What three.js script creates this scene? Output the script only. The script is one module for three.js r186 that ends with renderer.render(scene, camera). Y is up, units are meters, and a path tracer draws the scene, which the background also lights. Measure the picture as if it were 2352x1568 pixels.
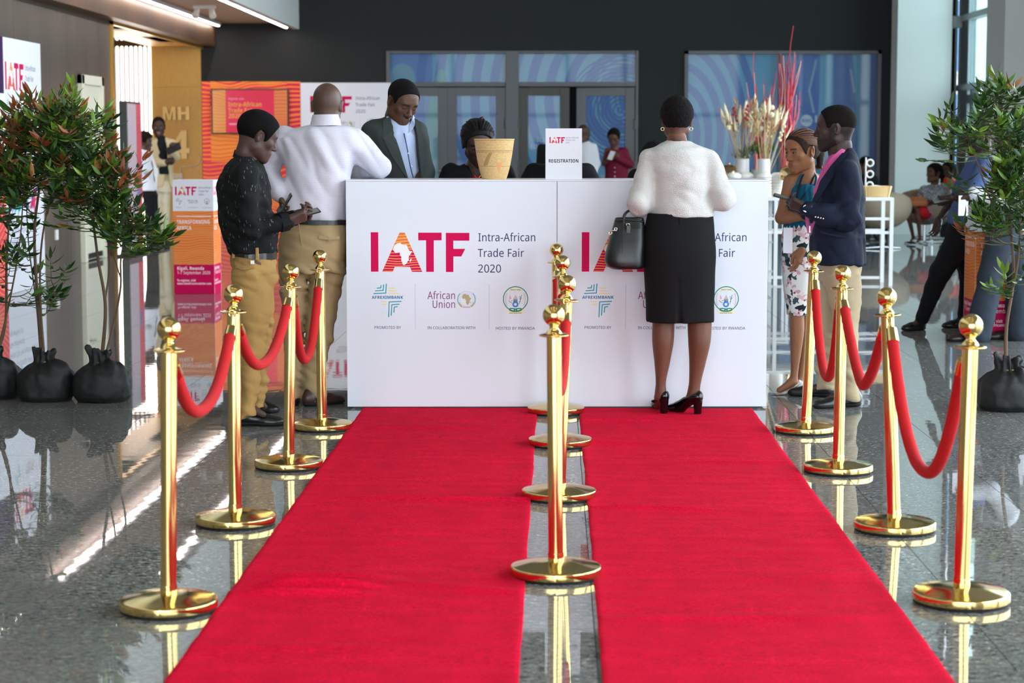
import * as THREE from 'three';
import { mergeGeometries, mergeVertices } from 'three/addons/utils/BufferGeometryUtils.js';
import { RoundedBoxGeometry } from 'three/addons/geometries/RoundedBoxGeometry.js';
import { TextGeometry } from 'three/addons/geometries/TextGeometry.js';
import { FontLoader } from 'three/addons/loaders/FontLoader.js';
import { RectAreaLightUniformsLib } from 'three/addons/lights/RectAreaLightUniformsLib.js';

// ---------------------------------------------------------------- camera, sky, light
const scene = new THREE.Scene();
const camera = new THREE.PerspectiveCamera(19.4565, 1.5, 0.1, 200);
camera.position.set(0, 1.5, 0);
camera.rotation.order = 'YXZ';
camera.rotation.set(THREE.MathUtils.degToRad(-5.6697), THREE.MathUtils.degToRad(1.2341), 0);
camera.focus = 10.6; camera.userData.fStop = 4.0;
const renderer = new THREE.WebGLRenderer({ antialias: true });
renderer.toneMapping = THREE.LinearToneMapping;
renderer.toneMappingExposure = 0.94;
renderer.shadowMap.enabled = true;
RectAreaLightUniformsLib.init();
const SKY = 9.0;
{ // a bright hazy sky: white towards the horizon, bluer overhead
  const W = 64, H = 32, d = new Float32Array(W * H * 4);
  for (let y = 0; y < H; y++) for (let x = 0; x < W; x++) {
    const up = Math.max(0, ((y + 0.5) / H - 0.5) * 2), i = (y * W + x) * 4;
    d[i] = 0.9 - 0.27 * up; d[i + 1] = 1.0 - 0.16 * up; d[i + 2] = 1.06; d[i + 3] = 1;
  }
  const t = new THREE.DataTexture(d, W, H, THREE.RGBAFormat, THREE.FloatType);
  t.mapping = THREE.EquirectangularReflectionMapping; t.magFilter = THREE.LinearFilter; t.needsUpdate = true;
  scene.background = t; scene.backgroundIntensity = SKY;
}

// ---------------------------------------------------------------- small helpers
const used = {};
const numbered = (n) => { used[n] = (used[n] ?? -1) + 1; return used[n] ? n + '_' + String(used[n]).padStart(3, '0') : n; };
const R = THREE.MathUtils.degToRad, V = (a, b, c) => Array.isArray(a) ? new THREE.Vector3(...a) : new THREE.Vector3(a, b, c);
let seedState = 7;
const reseed = (s) => { seedState = s; };
const rnd = () => { seedState = (seedState + 0x6d2b79f5) | 0; let t = Math.imul(seedState ^ (seedState >>> 15), 1 | seedState); t = (t + Math.imul(t ^ (t >>> 7), 61 | t)) ^ t; return ((t ^ (t >>> 14)) >>> 0) / 4294967296; };
const rr = (a, b) => a + (b - a) * rnd();
function tag(o, label, category, group, kind) { if (label) o.userData.label = label; if (category) o.userData.category = category; if (group) o.userData.group = group; if (kind) o.userData.kind = kind; return o; }
function mk(name, geo, material, parent) {           // a mesh; top-level names are numbered
  const m = new THREE.Mesh(geo, material); m.castShadow = m.receiveShadow = true;
  m.name = parent ? name : numbered(name); (parent ?? scene).add(m); return m;
}
function thing(name, label, category, pos = [0, 0, 0], turn = 0, group) {
  const g = new THREE.Group(); g.name = numbered(name); g.position.set(...pos); g.rotation.y = turn; scene.add(g); return tag(g, label, category, group);
}
const struct = (name, geo, m) => { const o = mk(name, geo, m); o.name = name; o.userData.kind = 'structure'; return o; };
// a box from one corner to the opposite one, uv in metres
function bx(x0, x1, y0, y1, z0, z1, r = 0) {
  const g = r ? new RoundedBoxGeometry(x1 - x0, y1 - y0, z1 - z0, 2, r) : new THREE.BoxGeometry(x1 - x0, y1 - y0, z1 - z0);
  g.translate((x0 + x1) / 2, (y0 + y1) / 2, (z0 + z1) / 2); return boxUV(g);
}
function boxUV(g, ox = 0, oy = 0) {
  const p = g.attributes.position, n = g.attributes.normal, uv = new Float32Array(p.count * 2);
  for (let i = 0; i < p.count; i++) {
    const ax = Math.abs(n.getX(i)), ay = Math.abs(n.getY(i)), az = Math.abs(n.getZ(i)), x = p.getX(i), y = p.getY(i), z = p.getZ(i);
    const [u, v] = ax > ay && ax > az ? [z, y] : ay > az ? [x, z] : [x, y];
    uv[2 * i] = u + ox; uv[2 * i + 1] = v + oy;
  }
  g.setAttribute('uv', new THREE.BufferAttribute(uv, 2)); return g;
}
const plain = (g) => { const q = g.index ? g.toNonIndexed() : g.clone(); for (const k of Object.keys(q.attributes)) if (!['position', 'normal', 'uv', 'color'].includes(k)) q.deleteAttribute(k); return q; };
const join = (list) => mergeGeometries(list.map((g) => { const q = plain(g); if (!q.attributes.uv) q.setAttribute('uv', new THREE.BufferAttribute(new Float32Array(q.attributes.position.count * 2), 2)); return q; }));
const lathe = (pts, seg = 40) => new THREE.LatheGeometry(pts.map((p) => new THREE.Vector2(...p)), seg);
function tube(pts, r, seg = 12, rad = 8, closed = false) { return new THREE.TubeGeometry(new THREE.CatmullRomCurve3(pts.map((p) => V(p)), closed), seg, r, rad, closed); }
function taper(pts, r0, r1, seg = 6, rad = 6) {       // a tube that thins towards its end
  const g = tube(pts, 1, seg, rad), p = g.attributes.position, c = new THREE.CatmullRomCurve3(pts.map((q) => V(q)));
  for (let i = 0; i <= seg; i++) { const o = c.getPointAt(i / seg), r = r0 + (r1 - r0) * i / seg;
    for (let j = 0; j <= rad; j++) { const k = i * (rad + 1) + j; p.setXYZ(k, o.x + (p.getX(k) - o.x) * r, o.y + (p.getY(k) - o.y) * r, o.z + (p.getZ(k) - o.z) * r); } }
  return g;
}
const cyl = (r0, r1, a, b, seg = 16) => { const A = V(a), B = V(b), g = new THREE.CylinderGeometry(r1, r0, A.distanceTo(B), seg); g.translate(0, A.distanceTo(B) / 2, 0);
  g.applyQuaternion(new THREE.Quaternion().setFromUnitVectors(V(0, 1, 0), B.clone().sub(A).normalize())); g.translate(A.x, A.y, A.z); return g; };
// gradient noise
const PERM = (() => { const p = [...Array(256).keys()]; let s = 12345; for (let i = 255; i > 0; i--) { s = (Math.imul(s, 1103515245) + 12345) & 0x7fffffff; const j = s % (i + 1); [p[i], p[j]] = [p[j], p[i]]; } return Uint8Array.from([...p, ...p]); })();
function noise(x, y, z = 0) {
  const X = Math.floor(x), Y = Math.floor(y), Z = Math.floor(z); x -= X; y -= Y; z -= Z;
  const u = x * x * x * (x * (x * 6 - 15) + 10), v = y * y * y * (y * (y * 6 - 15) + 10), w = z * z * z * (z * (z * 6 - 15) + 10);
  const g = (i, j, k, a, b, c) => { const h = PERM[PERM[PERM[(X + i) & 255] + ((Y + j) & 255)] + ((Z + k) & 255)] & 15, p = h < 8 ? a : b, q = h < 4 ? b : h === 12 || h === 14 ? a : c; return (h & 1 ? -p : p) + (h & 2 ? -q : q); };
  const L = (a, b, t) => a + (b - a) * t;
  return L(L(L(g(0, 0, 0, x, y, z), g(1, 0, 0, x - 1, y, z), u), L(g(0, 1, 0, x, y - 1, z), g(1, 1, 0, x - 1, y - 1, z), u), v),
    L(L(g(0, 0, 1, x, y, z - 1), g(1, 0, 1, x - 1, y, z - 1), u), L(g(0, 1, 1, x, y - 1, z - 1), g(1, 1, 1, x - 1, y - 1, z - 1), u), v), w);
}
// ---------------------------------------------------------------- textures
function canvasTex(w, h, draw, repeat = false) {
  const c = document.createElement('canvas'); c.width = w; c.height = h; const x = c.getContext('2d'); draw(x, w, h);
  const t = new THREE.CanvasTexture(c); t.colorSpace = THREE.SRGBColorSpace; t.magFilter = THREE.LinearFilter; if (repeat) t.wrapS = t.wrapT = THREE.RepeatWrapping; return t;
}
function pixelTex(w, h, f, srgb = true) {             // f(x, y) -> [r, g, b] 0..255, tiling
  const d = new Uint8Array(w * h * 4);
  for (let y = 0; y < h; y++) for (let x = 0; x < w; x++) { const c = f(x, y); d.set([c[0], c[1], c[2], 255], (y * w + x) * 4); }
  const t = new THREE.DataTexture(d, w, h); if (srgb) t.colorSpace = THREE.SRGBColorSpace; t.wrapS = t.wrapT = THREE.RepeatWrapping; t.magFilter = THREE.LinearFilter; t.needsUpdate = true; return t;
}
const wrapNoise = (x, y, n, f, z = 0) => { // noise on a torus of n pixels at frequency f
  const a = x / n * f, b = y / n * f, u = x / n, v = y / n;
  const q = (i, j) => noise(a - i * f, b - j * f, z);
  return (q(0, 0) * (1 - u) + q(1, 0) * u) * (1 - v) + (q(0, 1) * (1 - u) + q(1, 1) * u) * v;
};
const rep = (t, x, y) => { const q = t.clone(); q.repeat.set(x, y); q.needsUpdate = true; return q; };
const std = (o) => new THREE.MeshStandardMaterial(o), phys = (o) => new THREE.MeshPhysicalMaterial(o);
const weave = pixelTex(64, 64, (x, y) => { const v = 128 + 60 * Math.sin(x / 64 * 2 * Math.PI * 8) * (y % 8 < 4 ? 1 : -1) + 40 * Math.sin(y / 64 * 2 * Math.PI * 8); return [v, v, v]; }, false);
const grain = pixelTex(256, 256, (x, y) => { const v = 128 + 90 * wrapNoise(x, y, 256, 48) + 70 * wrapNoise(x, y, 256, 110, 5); return [v, v, v]; }, false);
const cloth = (color, o = {}) => phys({ color, specularIntensity: 0.35, roughness: o.rough ?? 0.85, map: o.map ?? null, bumpMap: o.bump ?? rep(weave, 45, 45), bumpScale: o.bumpScale ?? 0.0004, ...(o.more ?? {}) });
// ---------------------------------------------------------------- blended solids, meshed on a grid
// ['c', a, b, ra, rb, k] tapered capsule; ['e', centre, radii, euler degrees, k] ellipsoid; ['s', sections [y, cx, cz, rx, rz], k, exponent] stacked ellipses;
// ['h', point, normal] cuts away what lies beyond a plane; 'c-', 'e-', 's-' cut their shape away.
function compile(p) {
  const kind = p[0][0], cut = p[0][1] === '-' || kind === 'h';
  if (kind === 'c') {
    const [, a, b, ra, rb, k = 0.02] = p, bax = b[0] - a[0], bay = b[1] - a[1], baz = b[2] - a[2], l2 = bax * bax + bay * bay + baz * baz || 1e-9, m = Math.max(ra, rb);
    return { cut, k, lo: a.map((v, i) => Math.min(v, b[i]) - m), hi: a.map((v, i) => Math.max(v, b[i]) + m), f(x, y, z) {
      const px = x - a[0], py = y - a[1], pz = z - a[2]; let t = (px * bax + py * bay + pz * baz) / l2; t = t < 0 ? 0 : t > 1 ? 1 : t;
      const dx = px - bax * t, dy = py - bay * t, dz = pz - baz * t; return Math.sqrt(dx * dx + dy * dy + dz * dz) - (ra + (rb - ra) * t); } };
  }
  if (kind === 'e') {
    const [, c, r, e, k = 0.02] = p, m4 = new THREE.Matrix4(); if (e) m4.makeRotationFromEuler(new THREE.Euler(R(e[0]), R(e[1]), R(e[2]), 'YXZ'));
    const m = m4.elements, mn = Math.min(...r), mx = Math.max(...r), reach = e ? [mx, mx, mx] : r;
    return { cut, k, lo: c.map((v, i) => v - reach[i]), hi: c.map((v, i) => v + reach[i]), f(x, y, z) {
      x -= c[0]; y -= c[1]; z -= c[2];
      const u = (m[0] * x + m[1] * y + m[2] * z) / r[0], v = (m[4] * x + m[5] * y + m[6] * z) / r[1], w = (m[8] * x + m[9] * y + m[10] * z) / r[2];
      const q = Math.sqrt(u * u + v * v + w * w), g = Math.sqrt((u / r[0]) ** 2 + (v / r[1]) ** 2 + (w / r[2]) ** 2); return q < 1e-6 ? -mn : q < 0.5 ? (q - 1) * mn : q * (q - 1) / g; } };
  }
  if (kind === 's') {
    const S = [...p[1]].sort((a, b) => a[0] - b[0]), k = p[2] ?? 0.03, n = p[3] ?? 2, N = S.length, y0 = S[0][0], y1 = S[N - 1][0];
    const cr = (a, b, c, d, t) => 0.5 * (2 * b + (c - a) * t + (2 * a - 5 * b + 4 * c - d) * t * t + (3 * b - a - 3 * c + d) * t * t * t);
    return { cut, k, lo: [Math.min(...S.map((s) => s[1] - s[3])), y0, Math.min(...S.map((s) => s[2] - s[4]))], hi: [Math.max(...S.map((s) => s[1] + s[3])), y1, Math.max(...S.map((s) => s[2] + s[4]))], f(x, y, z) {
      const Y = y < y0 ? y0 : y > y1 ? y1 : y; let i = 0; while (i < N - 2 && Y > S[i + 1][0]) i++;
      const a = S[Math.max(0, i - 1)], b = S[i], c = S[Math.min(N - 1, i + 1)], d = S[Math.min(N - 1, i + 2)], t = c === b ? 0 : (Y - b[0]) / (c[0] - b[0]);
      const rx = cr(a[3], b[3], c[3], d[3], t), rz = cr(a[4], b[4], c[4], d[4], t), dx = Math.abs(x - cr(a[1], b[1], c[1], d[1], t)) / rx, dz = Math.abs(z - cr(a[2], b[2], c[2], d[2], t)) / rz;
      const q = n === 2 ? Math.sqrt(dx * dx + dz * dz) : Math.pow(Math.pow(dx, n) + Math.pow(dz, n), 1 / n);
      const g = n === 2 ? Math.sqrt((dx / rx) ** 2 + (dz / rz) ** 2) : 0, s = n === 2 && q > 0.5 ? q * (q - 1) / g : (q - 1) * Math.min(rx, rz), o = y > y1 ? y - y1 : y < y0 ? y0 - y : 0;
      return o > 0 ? (s > 0 ? Math.sqrt(s * s + o * o) : o) : Math.max(s, y - y1, y0 - y); } };
  }
  const [, q, nn] = p, l = Math.hypot(...nn), n = nn.map((v) => v / l);
  return { cut: true, k: p[3] ?? 0.004, lo: null, f: (x, y, z) => -((x - q[0]) * n[0] + (y - q[1]) * n[1] + (z - q[2]) * n[2]) };
}
function solid(prims, h, o = {}) {
  const P = prims.map(compile), add = P.filter((p) => !p.cut && p.lo), pad = 2.5 * h + (o.pad ?? 0.004);
  const lo = [0, 1, 2].map((i) => Math.min(...add.map((p) => p.lo[i])) - pad), hi = [0, 1, 2].map((i) => Math.max(...add.map((p) => p.hi[i])) + pad);
  const B = 5, D = [0, 1, 2].map((i) => Math.ceil((hi[i] - lo[i]) / h / B) * B + 1), [nx, ny, nz] = D, F = new Float32Array(nx * ny * nz);
  const fold = o.fold, field = (L, x, y, z) => {
    let d = 1e3;
    for (const p of L) { const v = p.f(x, y, z), k = p.k;
      if (p.cut) { const a = d, b = -v, t = Math.max(k - Math.abs(a - b), 0) / k; d = Math.max(a, b) + t * t * k * 0.25; }
      else { const t = Math.max(k - Math.abs(d - v), 0) / k; d = Math.min(d, v) - t * t * k * 0.25; } }
    return d;
  };
  const half = 0.87 * B * h;
  for (let bz = 0; bz < nz; bz += B) for (let by = 0; by < ny; by += B) for (let bxx = 0; bxx < nx; bxx += B) {
    const cx = lo[0] + (bxx + B / 2) * h, cy = lo[1] + (by + B / 2) * h, cz = lo[2] + (bz + B / 2) * h;
    const dc = field(P, cx, cy, cz), far = Math.abs(dc) > half + 0.03 + (fold ? 0.025 : 0) ? dc : null;
    const ez = Math.min(bz + B, nz), ey = Math.min(by + B, ny), ex = Math.min(bxx + B, nx);
    for (let k = bz; k < ez; k++) for (let j = by; j < ey; j++) for (let i = bxx; i < ex; i++) {
      let d = far;
      if (d === null) { const x = lo[0] + i * h, y = lo[1] + j * h, z = lo[2] + k * h; d = field(P, x, y, z); if (fold && Math.abs(d) < 0.04) d += fold(x, y, z); }
      F[(k * ny + j) * nx + i] = d;
    }
  }
  const id = new Int32Array(nx * ny * nz).fill(-1), pos = [], ind = [], st = [1, nx, nx * ny];
  for (let k = 0; k < nz - 1; k++) for (let j = 0; j < ny - 1; j++) for (let i = 0; i < nx - 1; i++) {
    const o0 = (k * ny + j) * nx + i; let m = 0; const c = [];
    for (let q = 0; q < 8; q++) { const v = F[o0 + (q & 1) + ((q >> 1) & 1) * nx + (q >> 2) * nx * ny]; c.push(v); if (v < 0) m |= 1 << q; }
    if (m === 0 || m === 255) continue;
    let sx = 0, sy = 0, sz = 0, n = 0;
    for (const [a, b] of EDGES) if (((m >> a) & 1) !== ((m >> b) & 1)) { const t = c[a] / (c[a] - c[b]); sx += (a & 1) + ((b & 1) - (a & 1)) * t; sy += ((a >> 1) & 1) + (((b >> 1) & 1) - ((a >> 1) & 1)) * t; sz += (a >> 2) + ((b >> 2) - (a >> 2)) * t; n++; }
    id[o0] = pos.length / 3; pos.push(lo[0] + (i + sx / n) * h, lo[1] + (j + sy / n) * h, lo[2] + (k + sz / n) * h);
  }
  for (let k = 1; k < nz - 1; k++) for (let j = 1; j < ny - 1; j++) for (let i = 1; i < nx - 1; i++) {
    const o0 = (k * ny + j) * nx + i, a = F[o0] < 0;
    for (let ax = 0; ax < 3; ax++) { const b = F[o0 + st[ax]] < 0; if (a === b) continue;
      const u = st[(ax + 1) % 3], v = st[(ax + 2) % 3], q = [id[o0 - u - v], id[o0 - v], id[o0], id[o0 - u]];
      if (q.some((w) => w < 0)) continue;
      if (a) ind.push(q[0], q[1], q[2], q[0], q[2], q[3]); else ind.push(q[0], q[2], q[1], q[0], q[3], q[2]); }
  }
  const g = new THREE.BufferGeometry();
  g.setAttribute('position', new THREE.BufferAttribute(new Float32Array(pos), 3)); g.setIndex(ind); g.computeVertexNormals();
  return g;
}
const EDGES = [[0, 1], [2, 3], [4, 5], [6, 7], [0, 2], [1, 3], [4, 6], [5, 7], [0, 4], [1, 5], [2, 6], [3, 7]];
function split(g) {                                     // uv in metres from the axis that each face looks along most
  const p = g.attributes.position, n = g.attributes.normal, ix = g.index.array, seen = new Map(), P = [], N = [], U = [], C = g.attributes.color && [], I = [];
  for (let t = 0; t < ix.length; t += 3) {
    const v = [ix[t], ix[t + 1], ix[t + 2]], s = [0, 0, 0]; for (const i of v) { s[0] += Math.abs(n.getX(i)); s[1] += Math.abs(n.getY(i)) * 0.7; s[2] += Math.abs(n.getZ(i)); }
    const ax = s[2] >= s[0] && s[2] >= s[1] ? 2 : s[0] >= s[1] ? 0 : 1;
    for (const i of v) { const key = i * 3 + ax; let w = seen.get(key);
      if (w === undefined) { seen.set(key, w = P.length / 3); const x = p.getX(i), y = p.getY(i), z = p.getZ(i); P.push(x, y, z); N.push(n.getX(i), n.getY(i), n.getZ(i)); U.push(...(ax === 2 ? [x, y] : ax === 0 ? [z, y] : [x, z])); if (C) C.push(g.attributes.color.getX(i), g.attributes.color.getY(i), g.attributes.color.getZ(i)); }
      I.push(w); }
  }
  const q = new THREE.BufferGeometry(); q.setAttribute('position', new THREE.BufferAttribute(new Float32Array(P), 3)); q.setAttribute('normal', new THREE.BufferAttribute(new Float32Array(N), 3)); q.setAttribute('uv', new THREE.BufferAttribute(new Float32Array(U), 2));
  if (C) q.setAttribute('color', new THREE.BufferAttribute(new Float32Array(C), 3)); q.setIndex(I); return q;
}

// ---------------------------------------------------------------- printed artwork
const CRIMSON = '#cc0052', ORANGE = '#f0a04b', INK = '#2f3053';
function poly(x, pts) { x.beginPath(); pts.forEach(([a, b], i) => (i ? x.lineTo(a, b) : x.moveTo(a, b))); x.closePath(); }
function fitText(x, s, left, base, width, px, weight = '') { // text of a given cap size squeezed into a width
  x.font = weight + ' ' + px + 'px sans-serif'; const w = x.measureText(s).width; x.save(); x.translate(left, base); x.scale(width / w, 1); x.fillText(s, 0, 0); x.restore();
}
const AFRICA = [[440, 207], [480, 200], [490, 218], [520, 224], [548, 219], [560, 236], [572, 268], [584, 292], [600, 306], [628, 304], [612, 334], [586, 368], [581, 396], [584, 420], [566, 438], [560, 456], [545, 472], [520, 486], [506, 480], [499, 456], [490, 436], [484, 410], [489, 386], [478, 366], [469, 352], [470, 330], [455, 324], [440, 327], [412, 330], [398, 314], [388, 300], [382, 288], [388, 254], [404, 232], [418, 214]];
const MADAGASCAR = [[620, 397], [616, 420], [604, 446], [592, 440], [598, 410]];
function waves(x, x0, y0, w, h, bg, fg, period, seed, share = 0.5, bend = 1) { // contour-line stripes
  x.save(); x.beginPath(); x.rect(x0, y0, w, h); x.clip(); x.fillStyle = bg; x.fillRect(x0, y0, w, h); x.fillStyle = fg;
  const n = 60, f = (u, v) => v + bend * period * (2.6 * noise(u / period / 15 + seed, v / period / 11, seed) + 1.2 * noise(u / period / 8 + seed, v / period / 7, seed + 5));
  for (let k = -6; k < h / period + 6; k++) {
    x.beginPath(); const thick = period * share * (0.8 + 0.4 * noise(k * 0.37, seed));
    for (let i = 0; i <= n; i++) { const u = w * i / n; x.lineTo(x0 + u, y0 + f(u, k * period)); }
    for (let i = n; i >= 0; i--) { const u = w * i / n; x.lineTo(x0 + u, y0 + f(u, k * period) + thick); }
    x.fill();
  }
  x.restore();
}
function logoMark(x) {                                  // the four letters, in drawing units
  x.fillStyle = CRIMSON; x.fillRect(97, 65, 96, 503);
  poly(x, [[705, 70], [1003, 70], [1003, 168], [903, 168], [903, 571], [805, 571], [805, 168], [705, 168]]); x.fill();
  poly(x, [[1058, 73], [1358, 73], [1358, 172], [1153, 172], [1153, 277], [1305, 277], [1255, 374], [1153, 374], [1153, 573], [1058, 573]]); x.fill();
  x.save(); poly(x, [[467, 67], [530, 67], [755, 571], [622, 571], [597, 508], [402, 508], [375, 571], [240, 569]]); x.clip();
  waves(x, 230, 60, 540, 300, ORANGE, CRIMSON, 36, 3, 0.22, 0.6); waves(x, 230, 290, 540, 290, CRIMSON, ORANGE, 34, 9, 0.42, 0.7);
  x.restore();
  x.fillStyle = '#eeeef2'; poly(x, AFRICA); x.fill(); poly(x, MADAGASCAR); x.fill();
}
function logoWords(x) { x.fillStyle = INK; fitText(x, 'Intra-African', 1467, 180, 745, 142); fitText(x, 'Trade Fair', 1465, 380, 595, 142); fitText(x, '2020', 1465, 580, 304, 142); }
function strokes(x, list, color, width) { x.strokeStyle = color; x.lineWidth = width; for (const l of list) { x.beginPath(); l.forEach(([a, b], i) => (i ? x.lineTo(a, b) : x.moveTo(a, b))); x.stroke(); } }
function partners(x) {
  strokes(x, [[[170, 780], [222, 776], [226, 742]], [[148, 815], [252, 808], [258, 733]], [[128, 850], [285, 842], [293, 723]]], '#2191a3', 12);
  strokes(x, [[[318, 778], [404, 781]], [[318, 812], [430, 816]], [[316, 845], [456, 849]], [[210, 952], [296, 955]], [[236, 988], [295, 991]]], '#ecd58c', 11);
  strokes(x, [[[320, 1153], [328, 957], [485, 950]], [[353, 1133], [362, 992], [460, 985]], [[388, 1094], [393, 1024], [436, 1016]]], '#2191a3', 12);
  x.fillStyle = '#17608c'; fitText(x, 'AFREXIMBANK', 105, 917, 402, 52, 'bold');
  x.fillStyle = '#7c3a6b'; fitText(x, 'African', 820, 921, 362, 136); fitText(x, 'Union', 876, 1035, 306, 136);
  x.lineWidth = 5; x.strokeStyle = '#c4c9d6'; x.beginPath(); x.arc(1320, 930, 84, 0, 7); x.stroke();
  x.strokeStyle = '#9fb0c8'; x.lineWidth = 4; x.beginPath(); x.arc(1320, 926, 104, 0, 7); x.stroke();
  x.strokeStyle = '#5f9fb0'; x.lineWidth = 9; x.beginPath(); x.arc(1320, 926, 114, 2.5, 3.9); x.stroke(); x.beginPath(); x.arc(1320, 926, 114, 5.5, 6.9); x.stroke();
  x.strokeStyle = '#b3a77f'; x.lineWidth = 22; x.beginPath(); x.arc(1320, 930, 104, 2.15, 2.8); x.stroke(); x.beginPath(); x.arc(1320, 930, 104, 0.35, 1.0); x.stroke();
  x.fillStyle = '#c9a9bd'; x.fillRect(1272, 1017, 96, 16);
  x.save(); x.translate(1320, 926); x.scale(0.5, 0.5); x.translate(-498, -345); x.fillStyle = '#b3a77f'; poly(x, AFRICA); x.fill(); poly(x, MADAGASCAR); x.fill(); x.restore();
  // the national crest
  x.strokeStyle = '#1d7a5f'; x.lineWidth = 11; x.beginPath(); x.arc(1950, 918, 156, 0, 7); x.stroke();
  strokes(x, [[[1868, 826], [1905, 800], [1950, 792], [1998, 800], [2032, 826]]], '#e8dfa0', 18);
  x.fillStyle = '#2b2b30'; fitText(x, 'REPUBULIKA Y U RWANDA', 1884, 808, 132, 14, 'bold');
  x.fillStyle = '#e6dfb4'; x.beginPath(); x.arc(1948, 830, 13, 0, 7); x.fill();
  x.fillStyle = '#c9c9d0'; for (const s of [-1, 1]) { x.beginPath(); x.ellipse(1948 + s * 112, 925, 22, 85, 0, 0, 7); x.fill(); x.fillStyle = '#dedee5'; x.beginPath(); x.ellipse(1948 + s * 97, 925, 20, 72, 0, 0, 7); x.fill(); x.fillStyle = '#c9c9d0'; }
  x.fillStyle = '#b9bac2'; poly(x, [[1950, 866], [1980, 920], [1918, 920]]); x.fill();
  x.fillStyle = '#9a9aa6'; x.fillRect(1922, 920, 54, 46);
  x.fillStyle = '#e0a3a6'; poly(x, [[1874, 862], [1898, 915], [1868, 924]]); x.fill();
  x.strokeStyle = '#4b86cf'; x.lineWidth = 22; x.beginPath(); x.arc(1948, 988, 29, 0, 7); x.stroke();
  strokes(x, [[[1998, 985], [2026, 868]], [[2004, 930], [2028, 905]], [[1996, 955], [2012, 950]], [[2012, 900], [1998, 885]], [[2008, 915], [1996, 905]], [[1862, 938], [1880, 960], [1905, 972]], [[1895, 950], [1912, 935]]], '#2f6f5c', 6);
  strokes(x, [[[1922, 930], [1934, 960]], [[1945, 928], [1940, 965]], [[1962, 930], [1968, 962]]], '#3a3a44', 5);
  x.strokeStyle = '#1d7a5f'; x.lineWidth = 14; x.beginPath(); x.ellipse(1918, 1060, 48, 17, 0.15, 0, 7); x.stroke(); x.beginPath(); x.ellipse(1980, 1060, 48, 17, -0.15, 0, 7); x.stroke();
  strokes(x, [[[1836, 1068], [1880, 1092], [1950, 1102], [2018, 1092], [2060, 1064]]], '#ece3a2', 24);
  x.fillStyle = '#2b2b30'; fitText(x, 'UBUMWE UMURIMO GUKUNDA', 1868, 1106, 160, 16, 'bold');
}
function partnerLines(x) { x.fillStyle = '#b9b6c8'; x.fillRect(660, 725, 5, 580); x.fillRect(1608, 730, 5, 580); }
function captions(x) { x.fillStyle = INK; fitText(x, 'PROMOTED BY', 132, 1304, 346, 51); fitText(x, 'IN COLLABORATION WITH', 818, 1308, 618, 51); fitText(x, 'HOSTED BY RWANDA', 1693, 1314, 506, 51); }
function artwork(x, left, top, unit, what = 'mwplc') {  // letter I at (left, top), "unit" canvas pixels per drawing unit
  x.save(); x.translate(left, top); x.scale(unit, unit); x.translate(-97, -65);
  if (what.includes('m')) logoMark(x); if (what.includes('w')) logoWords(x); if (what.includes('p')) partners(x); if (what.includes('l')) partnerLines(x); if (what.includes('c')) captions(x);
  x.restore();
}
const PAPER = '#dde2ec';
const panelPrint = canvasTex(1280, 1386, (x, W, H) => { x.fillStyle = PAPER; x.fillRect(0, 0, W, H); const s = W / 481; artwork(x, 56 * s, 115.5 * s, s / 5.6); });
const totemPrint = canvasTex(512, 1440, (x, W, H) => {
  const s = W / 93; x.fillStyle = '#e6e4ec'; x.fillRect(0, 0, W, H);
  artwork(x, 5.5 * s, 15 * s, 83 / 2113 * s, 'mwplc');
  waves(x, 0, 71 * s, W, 124 * s, '#ea7a3d', '#f29a52', 5.2 * s, 4, 0.42, 1);
  x.fillStyle = CRIMSON; x.fillRect(0, 194 * s, W, H);
  x.fillStyle = '#f6e3e0'; x.fillRect(8 * s, 82 * s, 79 * s, 2.2 * s);
  fitText(x, 'TRANSFORMING', 8 * s, 100 * s, 77 * s, 12.5 * s, 'bold'); fitText(x, 'AFRICA', 8 * s, 114 * s, 34 * s, 12.5 * s, 'bold');
  x.fillStyle = '#fbeef2'; fitText(x, 'Kigali, Rwanda', 7 * s, 204 * s + 2 * s, 63 * s, 10.5 * s, 'bold'); fitText(x, '1-7 September 2020', 7 * s, 216 * s, 77 * s, 10 * s);
  fitText(x, 'To register, visit', 7 * s, 233 * s, 43 * s, 7.5 * s, 'bold'); fitText(x, 'www.intrafricantradefair.com', 7 * s, 240 * s, 79 * s, 7 * s, 'bold');
});
const wallOrange = canvasTex(1024, 1676, (x, W, H) => { const s = W / 227;
  waves(x, 0, 0, W, 80 * s, '#d9264f', '#ef8a3c', 11 * s, 2, 0.5, 1.5); waves(x, 0, 60 * s, W, H, '#ef8f3e', '#e56a3a', 9 * s, 12, 0.45, 1.2);
  waves(x, 196 * s, 0, 31 * s, H, '#d9264f', '#ef8a3c', 11 * s, 6, 0.5, 0.5); waves(x, 0, 0, 20 * s, 190 * s, '#e0384a', '#ef8a3c', 10 * s, 8, 0.5, 0.5);
  x.save(); poly(x, [[0, 190 * s], [120 * s, 195 * s], [W, 172 * s], [W, H], [0, H]]); x.clip(); waves(x, 0, 160 * s, W, H, '#dc3a4c', '#ee8640', 8.5 * s, 14, 0.5, 1.4); x.restore(); });
const wallWhite = canvasTex(1024, 1792, (x, W, H) => { const s = W / 207; x.fillStyle = '#e4e2ea'; x.fillRect(0, 0, W, H); artwork(x, 22 * s, 31 * s, 164 / 2113 * s * 0.98, 'mwpl'); });
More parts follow.
